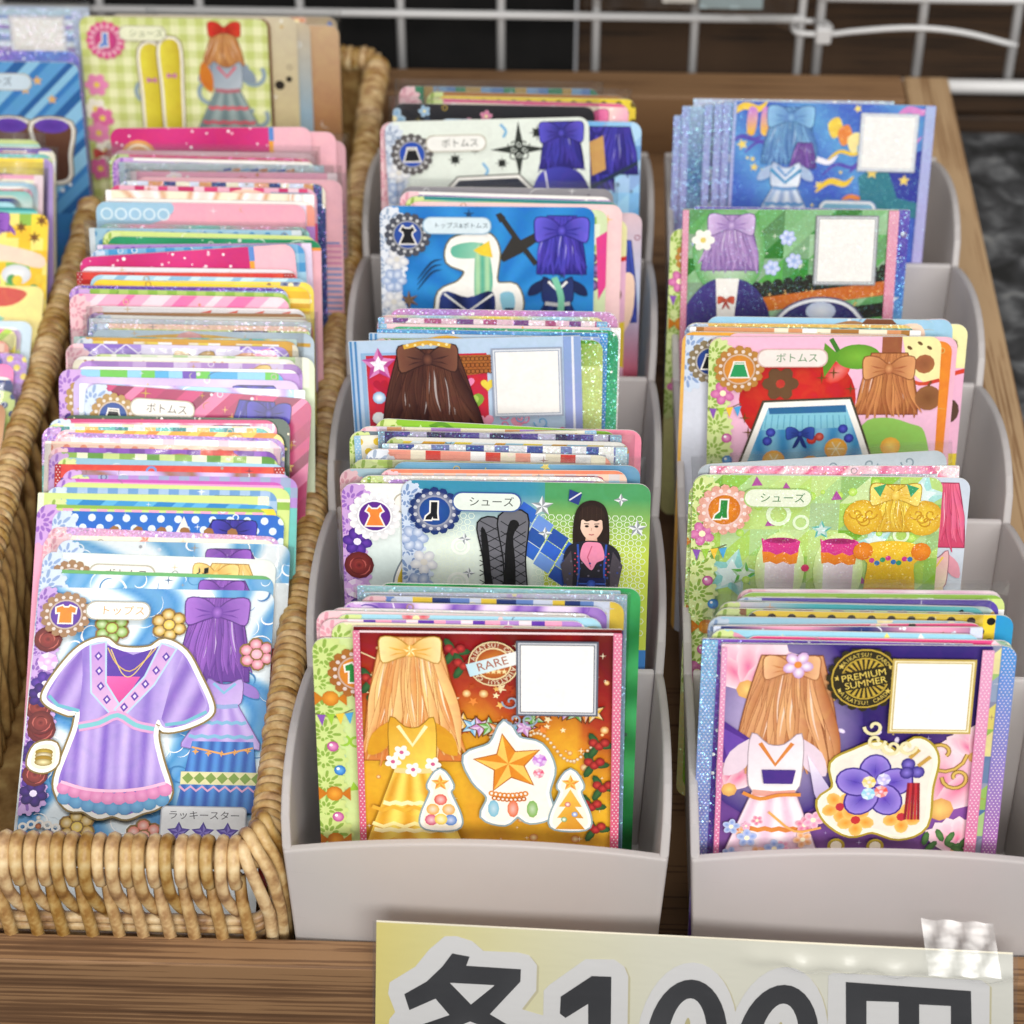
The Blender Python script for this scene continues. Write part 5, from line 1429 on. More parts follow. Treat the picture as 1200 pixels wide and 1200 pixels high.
def face_white_stars(A):
    background(A, 'plain', ['#e3eae0'], 30, 1)
    A.use('illustration')
    for (x, y, R) in ((20, 11.6, 2.4), (25.8, 8.6, 1.9), (33.6, 13, 2.2), (44, 4.2, 2.6)): sparkle(A, x, y, R, '#20241f'); A.star(x, y, R*0.75, '#20241f', ratio=0.5, n=4, rot=-45)
    A.star(38.6, 9.0, 8.4, '#2b302b', ratio=0.22, n=4)
    for k in (0, 1, 2, 3): a = k*math.pi/2+0.78; scroll(A, 38.6+2.4*math.cos(a), 9+2.4*math.sin(a), 1.5, '#2b302b', 0.35, 1 if k % 2 else -1)
    for k in (0, 1, 2, 3): a = k*math.pi/2; scroll(A, 38.6+1.6*math.cos(a), 9+1.6*math.sin(a), 0.9, '#e3eae0', 0.22, 1)
    A.stroke([(33.5, 1.5), (35, 3.5), (34.2, 5.4)], 0.8, '#7fb4d8', smooth=3); A.stroke([(28, 12.8), (29.4, 15), (28.6, 16.4)], 0.8, '#7fb4d8', smooth=3)
    ribbons(A, 51, 1.2, 12, 15, '#4a42b8', '#1c1862', 17, 13); bow(A, 51, 4.4, 6.0, '#5a52c8', '#221d70', False)
    A.poly(cspline([(44, 17), (48, 14.6), (53, 14.8), (57, 17.4), (58, 24), (43, 24)], 4), lin('#4a48b8', '#23206e', 44, 14, 56, 24)); A.stroke([(46, 15.6), (47, 23)], 0.5, '#e4e2ee')
    P = [(17.4, 21.6), (21, 17.8), (38, 17.4), (41.4, 21), (42, 30), (16, 30)]
    A.sticker(P, '#faf7f0', '#3c3a34', 0.9, 0.4); A.poly(P, '#1e2438')
    lace_strip(A, '#d5dde8', '#8c9db8', 30, 'ws', 7, 4.4)
    badge(A, 7.6, 9.6, 5.6, '#5a5656', '#343232', '#2a55c0', 'skirt', '#15161c')
    banner(A, 'ボトムス', 12.0, 29, 4.4, 8.8, '#f1f0ea', '#4a4c48')

def face_skirt(A):
    background(A, 'plain', ['#f0bdd6'], 36, 1)
    A.use('illustration')
    A.disc(23, 17, 15, '#d8322a', '#c02420', 30, 13.5); A.disc(33, 9.4, 2.4, '#ee8f84', '#d8322a', 12, 4, True, 0.8)
    A.stroke([(31, 0.5), (33, 4)], 1.2, '#3f7a2c')
    A.disc(38, 5.4, 5.8, '#7fb83c', '#5f9a2c', 20, 3.4); A.poly([(33.4, 5), (29.4, 1.6), (29, 6.5), (29.6, 11.0)], '#5f9a2c')
    A.rect(44, 0, 49, 4.6, '#9a5a3a'); A.poly([(49, 0), (59, 0), (59, 12), (55, 12.4), (51, 9)], '#f2e9a8'); A.disc(55, 7.4, 2.6, '#8f5434', '#a8683f', 12); A.stroke([(49.6, 10.4), (54, 12.8), (59, 11.8)], 1.0, '#d04a30', smooth=3)
    for (x, y) in ((51, 3), (53.6, 1.8), (56, 3)): A.disc(x, y, 0.8, '#6b4a2a', n=7, ry=0.45, rot=0.6)
    ribbons(A, 46, 4.5, 15, 18, '#d9925a', '#96522c', 51, 13); bow(A, 46, 8.6, 6.2, '#e0a06a', '#a8623a', False)
    A.poly(cspline([(40, 24), (46, 22), (52, 23.6), (56, 26), (56, 36), (38, 36)], 4), '#8fc25a'); A.disc(47.4, 30, 2.6, '#f2d06a', '#e8a83a', 12); A.disc(56.4, 16.6, 3.4, '#7a4a28', '#94603a', 14); A.stroke([(56.2, 13.4), (57, 12)], 0.6, '#7a4a28')
    A.flower(18.5, 12.6, 4.4, '#6b4a30', '#c03a30', 6, 0)
    for (x, y) in ((29, 11), (32, 9.6), (36.5, 14), (10.6, 26), (9.6, 22)): sparkle(A, x, y, 1.7, '#6b4a1c')
    A.use('garment')
    P = [(15.6, 19.2), (35.4, 18.4), (38.6, 27), (42, 37), (9.6, 37), (13, 27)]
    A.sticker(P, '#faf7f0', '#4a4334', 1.5, 0.6); A.poly(P, lambda x, y: mix('#3f8fc4', '#86c4e0', 0.5+0.5*math.sin(x*0.9+0.2*(x-25)*(y-19)*0.05)), sub=1.1)
    A.poly([(15.6, 19.2), (35.4, 18.4), (35.6, 20.4), (16, 21)], '#2f6a9c'); A.poly([(15, 21), (35.8, 20.4), (37.2, 24.6), (14, 25.4)], '#86c8dc')
    A.up()
    for k in range(14): A.stroke([(15.2+1.55*k, 21.2), (14.8+1.62*k, 25)], 0.25, '#5fa6c4', False)
    for (x, y) in ((17.4, 34), (33.4, 30.6), (27, 35.5)): A.disc(x, y, 3.0, '#f3a93c', n=14); A.disc(x, y, 2.4, '#f8d27a', '#f3b44a', 12); [A.stroke([(x, y), (x+2.2*math.cos(k*1.05), y+2.2*math.sin(k*1.05))], 0.25, '#fdeec4') for k in range(6)]
    for (x, y) in ((16.4, 26), (15.6, 28.4), (35, 25), (36.6, 27.6)): A.disc(x, y, 1.3, '#5a66d8', '#23308c', 9)
    A.disc(27, 28, 1.3, '#e8584a', '#b02420', 9); A.disc(29, 27.2, 1.2, '#ee7a6a', '#b02420', 9)
    bow(A, 24, 26.4, 3.4, '#3c5ab8', '#22357c')
    A.use('artwork')
    lace_strip(A, '#d5e39c', '#93b250', 40, 'mfbum', 9, 4.6)
    badge(A, 7.8, 8.4, 5.8, '#b9813c', '#8a5a24', '#ee9a3a', 'skirt', '#2c9a5c')
    banner(A, 'ボトムス', 12.6, 30, 3.2, 7.6, '#f0e6e0', '#4f8a5c', '#d8b8b0')

def face_lime_shoes(A):
    background(A, 'facets', ['#8fc43a', '#a9d152', '#79b02e', '#b7d868'], 42, 3)
    r = random.Random(6)
    for (x, y, R, c) in ((54, 5, 6.5, '#a9dcd8'), (10, 26, 7, '#8fd0cc'), (31, 14, 2.6, '#5fb4a8'), (36, 19.6, 2.8, '#7fc8c0'), (44, 17, 4.6, '#a9dcd8'), (13, 26, 3.4, '#5fb04a')):
        A.star(x, y, R, c, mix(c, '#ffffff', 0.3), 0.5, 5, -90+r.uniform(-20, 20)); A.star(x, y, R*0.6, mix(c, '#ffffff', 0.6), None, 0.5)
    for i in range(26): A.disc(r.uniform(9, 58), r.uniform(1, 34), r.uniform(0.4, 1.2), '#d8f08a', '#a9d848', 8)
    for (x, y) in ((34, 5), (18.6, 12), (22, 3), (15, 1.6), (41, 27)): A.poly([(x, y-1.4), (x+1.5, y+0.9), (x-1.1, y+1.1)], '#b04fa0')
    for (x, y, R) in ((20.6, 10, 3), (26, 12, 2), (50, 15, 2)): A.ring(x, y, R*0.66, R, '#e4f4d0', 18)
    A.use('garment')
    for x in (21.5, 35.5):
        A.disc(x, 24.5, 6.0, '#f6fbef', '#d5ec9c', 18, 10)
        A.poly([(x-3.6, 20), (x+3.6, 20), (x+3.4, 36), (x-3.4, 36)], lin('#f8eef2', '#d8c2cf', x-3, 20, x+3.6, 20))
        A.poly([(x-4.4, 19.4), (x+4.4, 19.4), (x+4.0, 22.8)]+[(x+4.0-1.6*k, 22.4+(0.7 if k % 2 else 0)) for k in range(1, 5)]+[(x-4.0, 22.8)], '#f08a2c')
        A.poly([(x-4.6, 16.6)]+[(x-4.6+1.32*k, 16.2+(0.8 if k % 2 else 0)) for k in range(8)]+[(x+4.2, 19.8)]+[(x+4.2-1.7*k, 19.8+(0.8 if k % 2 else 0)) for k in range(1, 5)]+[(x-4.2, 19.8)], '#d83a8c')
        A.disc(x, 16.8, 3.8, '#8c2458', '#b02c74', 14, 0.8)
    A.disc(27.6, 24, 1.0, '#d83a6c', n=8)
    A.use('illustration')
    ribbons(A, 48, 2.0, 13, 13, '#f7df5c', '#d6a326', 61, 11)
    for x in (40.6, 55): 
        A.disc(x, 10.4, 4.6, '#f6d84a', '#d8a428', 16)
        for k in range(4): scroll(A, x-1.6+1.1*k, 9.4+0.9*(k % 3), 1.7, '#c8921e', 0.4, 1 if k % 2 else -1)
    bow(A, 48, 4.6, 5.6, '#fae47a', '#e0b23a', False)
    A.poly([(42.6, 2.6), (45.6, 1.6), (44.4, 5)], '#3fa06a'); A.poly([(53.4, 2.6), (50.4, 1.6), (51.6, 5)], '#3fa06a')
    A.poly(cspline([(42, 17.4), (48, 16.4), (54, 17.4), (56.6, 21), (53.6, 22.4), (53.4, 31), (42.6, 31), (42.4, 22.4), (39.6, 21)], 4), '#f0c432')
    A.disc(41.2, 19.2, 2.4, '#f0922c', '#e07a1c', 12); A.disc(55, 19.2, 2.4, '#f0922c', '#e07a1c', 12)
    A.text('Party', 48, 22.2, 3.0, '#d03a8c', 'C', 1.0, 0.0) if False else None
    for i in range(8): A.disc(43.4+1.3*i, 21.6+0.7*math.sin(i*1.7), 0.7, ('#d83a8c', '#3f7ac0', '#3fa06a')[i % 3], n=7)
    A.poly([(42, 29), (54, 29), (55.6, 33), (40.6, 33)], '#f08a2c'); A.poly([(40.6, 32.6), (55.8, 32.6), (56.6, 40), (39.6, 40)], '#d83a8c')
    lace_strip(A, '#dbe8a0', '#8fb048', 60, 'mfbucb', 12, 4.6)
    badge(A, 7.6, 8.6, 5.9, '#e2a392', '#f4efe6', '#ee8a22', 'boot', '#2c8a3c')
    banner(A, 'シューズ', 12.4, 28, 3.2, 7.6, '#e9f0d8', '#3f7a4a', '#a9c878')

def face_green_code(A):
    background(A, 'facets', ['#2f8a2c', '#3fa034', '#27781f', '#4aa63c'], 34, 9)
    r = random.Random(2)
    for i in range(20): sparkle(A, r.uniform(4, 36), r.uniform(2, 20), r.uniform(0.5, 1.3), '#e8f4e0')
    for (x, y) in ((29, 8), (31, 14.6), (25, 16.6), (5, 10)): A.flower(x, y, 2.2, '#dfe6f8', '#9fb4e8', 6, 10, '#aebcf0')
    for (y0, c) in ((20, '#20241c'), (23.4, '#c86a24'), (29.6, '#20241c')):
        A.poly([(20, y0+2.2), (58, y0-3.4), (58, y0+0.6), (20, y0+6.4)], c)
    A.up()
    for i in range(13): A.disc(21+2.9*i, 22.0-0.44*i, 1.4, '#20241c', n=9, up=False)
    for i in range(24): sparkle(A, r.uniform(24, 56), r.uniform(23, 28), r.uniform(0.3, 0.9), '#f6c478')
    A.use('illustration')
    A.disc(13, 12, 10, '#eaf2e2', '#5fa85a', 22, 13)
    ribbons(A, 13.4, 1.6, 15, 17, '#cba8dc', '#8260a4', 71, 13); bow(A, 13.4, 4.4, 6.0, '#d8bce6', '#9474b4', False); A.flower(5.8, 8.6, 3.0, '#fbf8ee', '#e8d06a', 6)
    A.poly(cspline([(4, 24), (9, 20), (17, 20), (22, 24), (25, 31), (25, 40), (1, 40), (1, 30)], 4), lin('#453a86', '#251d58', 4, 20, 22, 38)); A.poly([(9.6, 19.6), (16, 19.6), (14.4, 38), (10.6, 38)], '#f4f0ea'); bow(A, 12.6, 26, 2.2, '#d85a3c', '#a83420')
    P = cspline([(28, 33.6), (29.6, 29.4), (34.6, 26.8), (40, 26.2), (45, 27.2), (48.6, 30), (50, 34), (40, 36)], 4); A.sticker(P, '#eef0f4', '#5a5a7c', 0.9, 0.5); A.poly(P, '#2f2a6a'); A.disc(39, 29, 4.2, '#e8ecf4', '#b8c4dc', 14, 2.8)
    A.use('artwork')
    code_panel(A, 36.4, 1.4, 53.6, 21.4, '#8d8f94', '#d4d6da')
    dotted_borders(A, '#e39ab4', '#d2557e', 1.7, 2.8)

def face_blue_code(A):
    background(A, 'stars', ['#3f5fc0', '#5f9fd8', '#f0cf4a', '#f8e69a'], 34, 4)
    r = random.Random(12)
    for i in range(15):
        c = r.choice(('#f0c83a', '#7fd0e0', '#d884c8', '#5a48b0', '#f4f0fa', '#e8843c')); x, y = r.uniform(2, 56), r.uniform(1, 30)
        A.stroke([(x-4, y+2), (x, y-1.4), (x+4.4, y-0.6), (x+7, y-3)], r.uniform(1.0, 2.4), c, taper=True, smooth=4)
    A.poly([(38, 22), (46, 16), (59, 26), (59, 34), (40, 34)], '#2f7a8c'); A.poly([(46, 18), (59, 12), (59, 30), (50, 28)], '#2f3a9c'); A.star(42, 20.5, 2.0, '#f0c83a', '#f8e28a'); A.star(51.6, 22.6, 1.8, '#f0c83a', '#f8e28a')
    for k in range(4): A.poly(cspline([(28+3*k, 6+2.2*k), (31+3*k, 4+2.2*k), (32.4+3*k, 8+2.2*k), (29.6+3*k, 10.4+2.2*k)], 3), ('#f2d04a', '#e88a3c', '#f6e49a', '#7fb8e0')[k])
    A.use('illustration')
    for k in (0, 1): A.poly(cspline([(4.6+4*k, 2), (7.2+4*k, 2.6), (6.6+4*k, 9.6), (4.4+4*k, 9)], 3), lin('#c884d8', '#f0b83a', 5, 2, 6, 9))
    ribbons(A, 17, 1.6, 15, 18, '#7fb0dc', '#3f6aa8', 81, 13); bow(A, 17, 4.4, 6.4, '#8fc0e6', '#4f7ab8', False)
    ribbons(A, 21.5, 12, 7, 8, '#8a5cb4', '#5a3888', 82, 6)
    outfit(A, 16.5, 18, 18, 20, '#eef2fa', '#a9bcdc', '#dfe8f6', '#8fa6d0', '#4f8fc8', 3); A.stroke([(12, 20), (16.5, 24), (21, 20)], 1.0, '#3f8fc0')
    P = rrect_pts(28, 30, 43, 40, 1.5); A.sticker(P, '#eef0f4', '#5f86b8', 0.8, 0.4); A.poly(P, '#7fb4d0')
    A.use('artwork')
    code_panel(A, 37.4, 2.4, 54.4, 20.0, '#b8bcc8', '#eceef2')
    dotted_borders(A, '#9fb0e0', '#a98ad0', 1.0, 3.0)

def face_yellow_boots(A):
    background(A, 'gingham', ['#eceebc', '#c6d07c'], 62, 1)
    for (x, y, R) in ((20, 24, 3.6), (40, 24, 3.6), (54, 18, 3.4), (55, 32, 3.0)):
        A.stroke([(x+R*math.cos(math.radians(a)), y+R*math.sin(math.radians(a))) for a in range(-40, 250, 20)], 1.4, '#8fa3b0')
    A.use('garment')
    for (x0, y0) in ((18.6, 10.4), (25, 8.8)):
        P = cspline([(x0, y0), (x0+5.6, y0-0.6), (x0+5.8, y0+14), (x0+4.8, y0+34), (x0+0.8, y0+34), (x0+0.2, y0+14)], 4)
        A.sticker(P, '#f7f2e4', '#8a7a4a', 0.8, 0.4); A.poly(P, lin('#e8d94a', '#c9b42e', x0, y0, x0+6, y0)); bow(A, x0+3, y0+10, 1.5, '#d88ab4', '#b05a8c', False)
    A.use('illustration')
    ribbons(A, 45, 5, 12, 12, '#d9a064', '#a8683a', 91, 9); bow(A, 45.4, 3.6, 4.8, '#d8402c', '#a8241c', False)
    outfit(A, 45.6, 14, 20, 24, '#b8c2cc', '#8a98a8', '#9fb0b0', '#6f8488', '#d85a6a', 3); A.poly(cspline([(38, 14), (41, 18), (40.6, 24), (37, 20)], 3), '#d07a2c')
    A.use('artwork')
    for i, (x, y) in enumerate(((4, 22), (3, 30), (5, 33), (3.4, 38), (5.4, 44), (3, 50))): A.flower(x, y, 3.6, ('#e88ab8', '#f4efe0', '#dd6aa4')[i % 3], '#f0d060', 6, 10*i)
    bow(A, 4.4, 45, 3.0, '#d85a5a', '#a83434', False)
    badge(A, 8, 7.4, 5.6, '#d8588c', '#c83a78', '#d84a8c', 'boot', '#6a8ad0')
    banner(A, 'シューズ', 12.6, 27, 2.8, 7.2, '#eef0d0', '#6a7a3c')

def face_pots(A):
    background(A, 'diag', ['#3f7fc0', '#5f9fd4', '#2f63a0', '#8fc4e4'], 50, 3)
    for (x, y) in ((42, 9), (50, 12), (46, 6)): A.star(x, y, 1.7, '#d89a4a', '#f0c884')
    banner(A, 'シューズ', 18, 44, 4, 9, '#cfe0ec', '#4a5a6a')
    for x in (36, 49):
        P = cspline([(x-5.6, 20), (x+5.6, 20), (x+4.4, 30), (x+3.4, 38), (x-3.4, 38), (x-4.4, 30)], 4)
        A.sticker(P, '#f0ece4', '#8a7a5a', 1.0, 0.5); A.poly(P, lin('#7a5240', '#54362c', x-5, 20, x+5, 36)); A.disc(x, 20.6, 5.4, '#5a3a9c', '#6f4ab4', 16, 2.4)
    for i in range(20): A.disc(8+2.5*i % 50, 40+(i*7 % 9), 0.7, '#dfeaf6', n=7)

def face_yellow_flowers(A):
    background(A, 'squares', ['#f2d23c', '#f6e27a', '#8fb84a', '#f0c02c'], 34, 5)
    A.use('illustration')
    for (x, y) in ((44, 3), (51, 4), (55, 7), (40, 5), (57, 2)): A.star(x, y, 2.0, '#8a5a1c', '#5a3a14', 0.4, 6)
    A.poly(cspline([(30, 8), (44, 9), (57, 12), (57, 16), (44, 14), (32, 20)], 4), '#f4d2bc')
    A.flower(40, 20, 5, '#f3b8c4', '#f6e7a0', 6, 5, '#e88aa0'); A.disc(50, 18, 4.4, '#f4f4f0', '#d0d4dc', 14, 3); A.disc(48, 25, 4.0, '#33404a', '#1c262c', 14, 3.2)
    for i in range(14): A.disc(36+1.6*i, 22+3*math.sin(i*1.3), 1.6, ('#4f9a5c', '#e8c63c', '#8a5ab0', '#3c8a78')[i % 4], n=8)
    A.use('artwork')

def face_pink_back(A):
    background(A, 'plain', ['#f2b9c4'], 60, 1)
    A.up()
    for i in range(16): A.rect(50.5, 19+1.7*i, 58.5, 19.7+1.7*i, '#7f9cd0' if i > 3 else '#d88ab0', False)
    A.rect(48.6, 2, 49.3, 60, '#ee9fb0')
    A.stroke([(30, 18.5), (58, 18.5)], 0.5, '#4f86c4')

def face_magenta(A, seed=1):
    background(A, 'glitter', ['#d93a84', '#c92c74', '#f6bcd4'], 12, seed)
    A.rect(46.5, -1, 60, 87, '#f3bcc8'); A.rect(46.5, 0, 48, 4, '#5f8fd0'); A.rect(46.5, 4, 47.8, 30, '#f0a83c')
    A.disc(8, 9, 5.5, '#f2c48a', '#e8a05a', 16); A.ring(8, 9, 3.6, 4.4, '#fbe7c4')
    A.stroke([(0, 13), (46, 12)], 2.4, '#f0b0c4')

# card places: x, y, z of the foot in mm, backward lean and sideways tilt in degrees
POS = {
    'c1t1_redqr': (-15.09, 2.09, -37.67, 16, -0.7),
    'c1t1_greentee': (-24.3, 2.01, -41.25, 16, -0.7),
    'c1t1_yellowpink': (-21.13, 3.75, -38.52, 16, 0.0),
    'c1t1_floral': (-19.98, 6.28, -38.13, 16, -0.3),
    'c1t1_palepink': (-25.14, 7.14, -38.42, 16, 0.3),
    'c1t1_lavender': (-19.37, 9.83, -38.0, 16, 0.0),
    'c1t1_skyqr_b': (-13.91, 13.83, -38.3, 16, -0.6),
    'c1t1_skyqr_a': (-16.33, 15.22, -37.98, 16, -0.0),
    'c1t1_greenleaf': (-11.77, 16.24, -38.0, 16, 0.0),
    'c1t2_shoes': (-8.73, 51.26, -37.94, 17, -0.1),
    'c1t2_purpledress': (-22.69, 51.7, -39.6, 17, -0.3),
    'c1t2_skyclear': (-11.2, 57.94, -38.0, 17, 0.0),
    'c1t2_pinkclear': (-21.85, 58.31, -39.88, 17, -1.6),
    'c1t2_limeround': (-21.34, 59.56, -38.92, 17, 0.0),
    'c1t2_whiteqr': (-13.97, 64.84, -38.14, 17, -0.3),
    'c1t2_blueqr': (-15.59, 69.4, -38.0, 17, 0.0),
    'c1t2_yellowdash': (-17.87, 70.82, -39.19, 17, -2.6),
    'c1t2_limelace': (-22.99, 71.53, -39.97, 17, 0.0),
    'c1t2_lime': (-20.12, 73.91, -39.06, 17, 2.3),
    'c1t2_bluehair': (-10.7, 74.46, -40.38, 17, 0.0),
    'c1t3_brownqr': (-22.03, 105.6, -36.63, 17, -2.6),
    'c1t3_brownqr_b': (-20.97, 108.87, -38.0, 17, 0.0),
    'c1t3_bluestripe': (-19.02, 110.74, -38.0, 17, 0.0),
    'c1t3_greenholo': (-16.18, 111.92, -38.0, 17, 0.0),
    'c1t3_pinkred': (-18.32, 113.06, -38.03, 17, 0.1),
    'c1t3_pale': (-19.07, 115.63, -38.0, 17, 0.0),
    'c1t3_holo': (-16.41, 119.81, -38.04, 17, 0.1),
    'c1t4_blue': (-21.63, 167.41, -37.75, 17, -0.5),
    'c1t4_limepurple': (-18.88, 168.08, -38.67, 17, 0.0),
    'c1t4_pinkpale': (-14.77, 169.67, -37.99, 17, -0.0),
    'c1t4_sleeve': (-17.17, 177.29, -38.0, 17, -0.0),
    'c1t4_yellow': (-13.18, 175.6, -46.66, 17, 0.0),
    'c1t4_qrpink': (-8.93, 176.91, -45.46, 17, 0.0),
    'c1t5_white': (-20.68, 211.1, -36.73, 17, -2.4),
    'c1t5_bluehair': (-8.97, 212.89, -38.0, 17, 0.0),
    'c1t5_pinkback': (-25.55, 213.35, -39.63, 17, 0.0),
    'c1t5_blackfloral': (-22.7, 221.13, -38.05, 17, 0.1),
    'c1t5_yellow': (-10.55, 225.62, -38.0, 17, 0.0),
    'c1t5_sleeveblue': (-21.24, 230.84, -37.93, 17, -0.1),
    'c2t1_purpleqr': (65.38, -0.67, -37.76, 16, -0.5),
    'c2t1_purpleqr_b': (60.43, 0.47, -38.0, 16, 0.0),
    'c2t1_blueqr': (70.75, 1.09, -39.15, 16, -0.3),
    'c2t1_pinkright': (69.66, 2.22, -38.53, 16, 0.0),
    'c2t1_limelace': (62.4, 3.48, -38.0, 16, 0.0),
    'c2t1_pinkred': (66.22, 6.9, -38.84, 16, -1.8),
    'c2t1_clearblue': (62.02, 7.97, -38.41, 16, 0.0),
    'c2t1_yellowdot': (70.6, 9.8, -38.0, 16, 0.0),
    'c2t1_greenbrown': (63.62, 10.66, -38.31, 16, 0.0),
    'c2t1_teal': (64.42, 12.29, -38.0, 16, 0.0),
    'c2t1_purple': (68.79, 14.59, -38.3, 16, -0.6),
    'c2t1_sleevepink': (69.99, 16.71, -37.59, 16, -0.8),
    'c2t2_shoes': (60.86, 55.22, -37.74, 17, -0.5),
    'c2t2_limeside': (59.42, 55.25, -40.76, 17, 0.0),
    'c2t2_pinkhair': (67.02, 56.79, -38.82, 17, 0.0),
    'c2t2_tilt': (68.43, 59.49, -35.21, 17, -5.0),
    'c2t3_skirt': (67.74, 109.88, -37.35, 17, -1.3),
    'c2t3_orange': (68.91, 110.46, -38.57, 17, 0.0),
    'c2t3_pink': (70.27, 111.57, -38.02, 17, 0.0),
    'c2t3_bluelace': (59.19, 112.44, -38.3, 17, 0.0),
    'c2t3_sky': (65.63, 118.74, -38.0, 17, 0.0),
    'c2t3_pinkblue': (74.4, 119.24, -39.46, 17, -3.1),
    'c2t3_limepink': (74.14, 119.99, -40.1, 17, 0.0),
    'c2t4_greenqr': (61.76, 168.2, -37.63, 17, -0.7),
    'c2t4_limelace': (57.63, 167.23, -43.91, 17, 0.0),
    'c2t4_bluegrad': (64.04, 169.9, -38.27, 17, 0.0),
    'c2t5_blueqr': (76.22, 225.41, -38.29, 17, 0.6),
    'c2t5_h5': (74.22, 226.14, -39.01, 17, 0.0),
    'c2t5_h4': (71.8, 226.86, -39.77, 17, 0.0),
    'c2t5_h3': (68.86, 227.57, -40.54, 17, 0.0),
    'c2t5_h2': (62.42, 228.2, -41.6, 17, 0.0),
    'c2t5_h1': (60.05, 228.17, -44.81, 17, 0.0),
    'c2t5_back': (65.62, 230.46, -40.42, 17, 0.0),
    'a40': (-100.96, 6.93, -40.02, 60.8, -0.1),
    'a39': (-102.61, 12.41, -40.65, 58.9, 0.8),
    'a38': (-102.88, 18.14, -41.15, 56.9, 1.0),
    'a37': (-98.16, 22.59, -41.15, 55.6, 0.0),
    'a36': (-103.16, 26.66, -41.89, 54.0, 1.5),
    'a35': (-100.37, 32.81, -41.86, 51.9, 0.0),
    'a34': (-103.25, 36.97, -42.36, 50.3, 0.6),
    'a33': (-102.27, 41.65, -42.52, 48.6, 0.0),
    'a32': (-100.38, 45.03, -42.78, 47.4, 0.0),
    'a31': (-98.9, 48.39, -43.01, 46.2, 0.0),
    'a30': (-101.71, 53.11, -43.7, 44.1, 0.7),
    'a29': (-103.05, 57.6, -43.79, 42.5, 0.0),
    'a28': (-102.44, 61.79, -44.0, 40.8, 0.0),
    'a27': (-101.37, 64.94, -44.0, 39.7, 0.0),
    'a26': (-104.0, 67.48, -44.0, 38.9, 0.0),
    'a25': (-100.38, 70.94, -44.0, 38.3, 0.0),
    'a24': (-99.68, 84.02, -45.19, 33.6, 3.0),
    'a23': (-98.94, 87.58, -44.0, 33.3, 0.0),
    'a22': (-102.71, 91.05, -44.0, 31.9, 0.0),
    'a21': (-98.19, 95.03, -44.0, 31.1, 0.0),
    'a20': (-95.08, 98.45, -44.0, 29.7, 0.0),
    'a19': (-102.02, 103.36, -44.0, 28.2, 0.0),
    'a18': (-95.95, 110.12, -44.0, 26.8, 0.0),
    'a17': (-97.2, 115.52, -44.0, 25.7, 0.0),
    'a16': (-98.79, 121.86, -44.0, 24.4, 0.0),
    'a15': (-103.79, 127.8, -44.0, 23.2, 0.0),
    'a14': (-100.34, 135.18, -44.5, 21.9, 1.1),
    'a13': (-99.47, 137.43, -44.0, 21.8, 0.0),
    'a12': (-102.63, 141.51, -44.0, 21.5, 0.0),
    'a11': (-96.62, 146.69, -41.41, 21.2, -4.8),
    'a10': (-97.49, 156.56, -44.0, 20.6, 0.0),
    'a09': (-101.13, 163.0, -44.0, 20.1, 0.0),
    'a08': (-103.3, 174.5, -44.0, 19.4, 0.0),
    'a07': (-100.96, 183.2, -44.0, 18.9, 0.0),
    'a06': (-93.99, 187.9, -44.0, 18.7, 0.0),
    'a05': (-99.83, 195.79, -44.0, 18.1, 0.0),
    'a04': (-102.74, 202.35, -44.0, 17.7, 0.0),
    'a03': (-103.27, 215.06, -43.39, 17.0, -1.2),
    'a02': (-97.91, 215.64, -44.75, 17.1, 0.0),
    'a01': (-95.34, 215.7, -47.74, 17.4, 0.0),
    'b11': (-184.12, 84.03, -44.0, 59.2, 0.0),
    'b10': (-184.6, 100.84, -44.0, 58.1, 0.0),
    'b9': (-186.44, 116.23, -44.0, 56.9, 0.0),
    'b8': (-182.69, 120.4, -44.0, 57.3, 0.0),
    'b7': (-182.2, 137.3, -44.0, 56.9, 0.0),
    'b6': (-181.88, 165.15, -44.0, 43.9, 0.0),
    'b5': (-191.37, 170.18, -44.0, 41.9, 0.0),
    'b4': (-187.58, 175.79, -44.0, 40.4, 0.0),
    'b3': (-186.16, 179.61, -44.0, 39.4, 0.0),
    'b2': (-182.61, 192.26, -44.0, 35.5, 0.0),
    'b1': (-186.6, 202.28, -44.0, 30.6, 0.0),
    'e6': (-124.79, 284.37, -44.0, 12, 0.0),
    'e5': (-123.9, 285.28, -44.19, 12, 0.0),
    'e4': (-115.84, 286.22, -44.22, 12, 0.0),
    'e3': (-111.73, 286.75, -46.23, 12, 0.0),
    'e2': (-102.75, 287.4, -47.64, 12, 0.0),
    'e1': (-103.3, 288.81, -45.45, 12, 0.0),
    'd4': (-180.23, 263.33, -47.0, 10, 0.0),
    'd3': (-181.12, 270.01, -47.0, 10, 0.0),
    'd2': (-185.06, 296.06, -47.0, 10, 0.0),
    'd1': (-182.64, 297.78, -47.0, 10, 0.0),
}

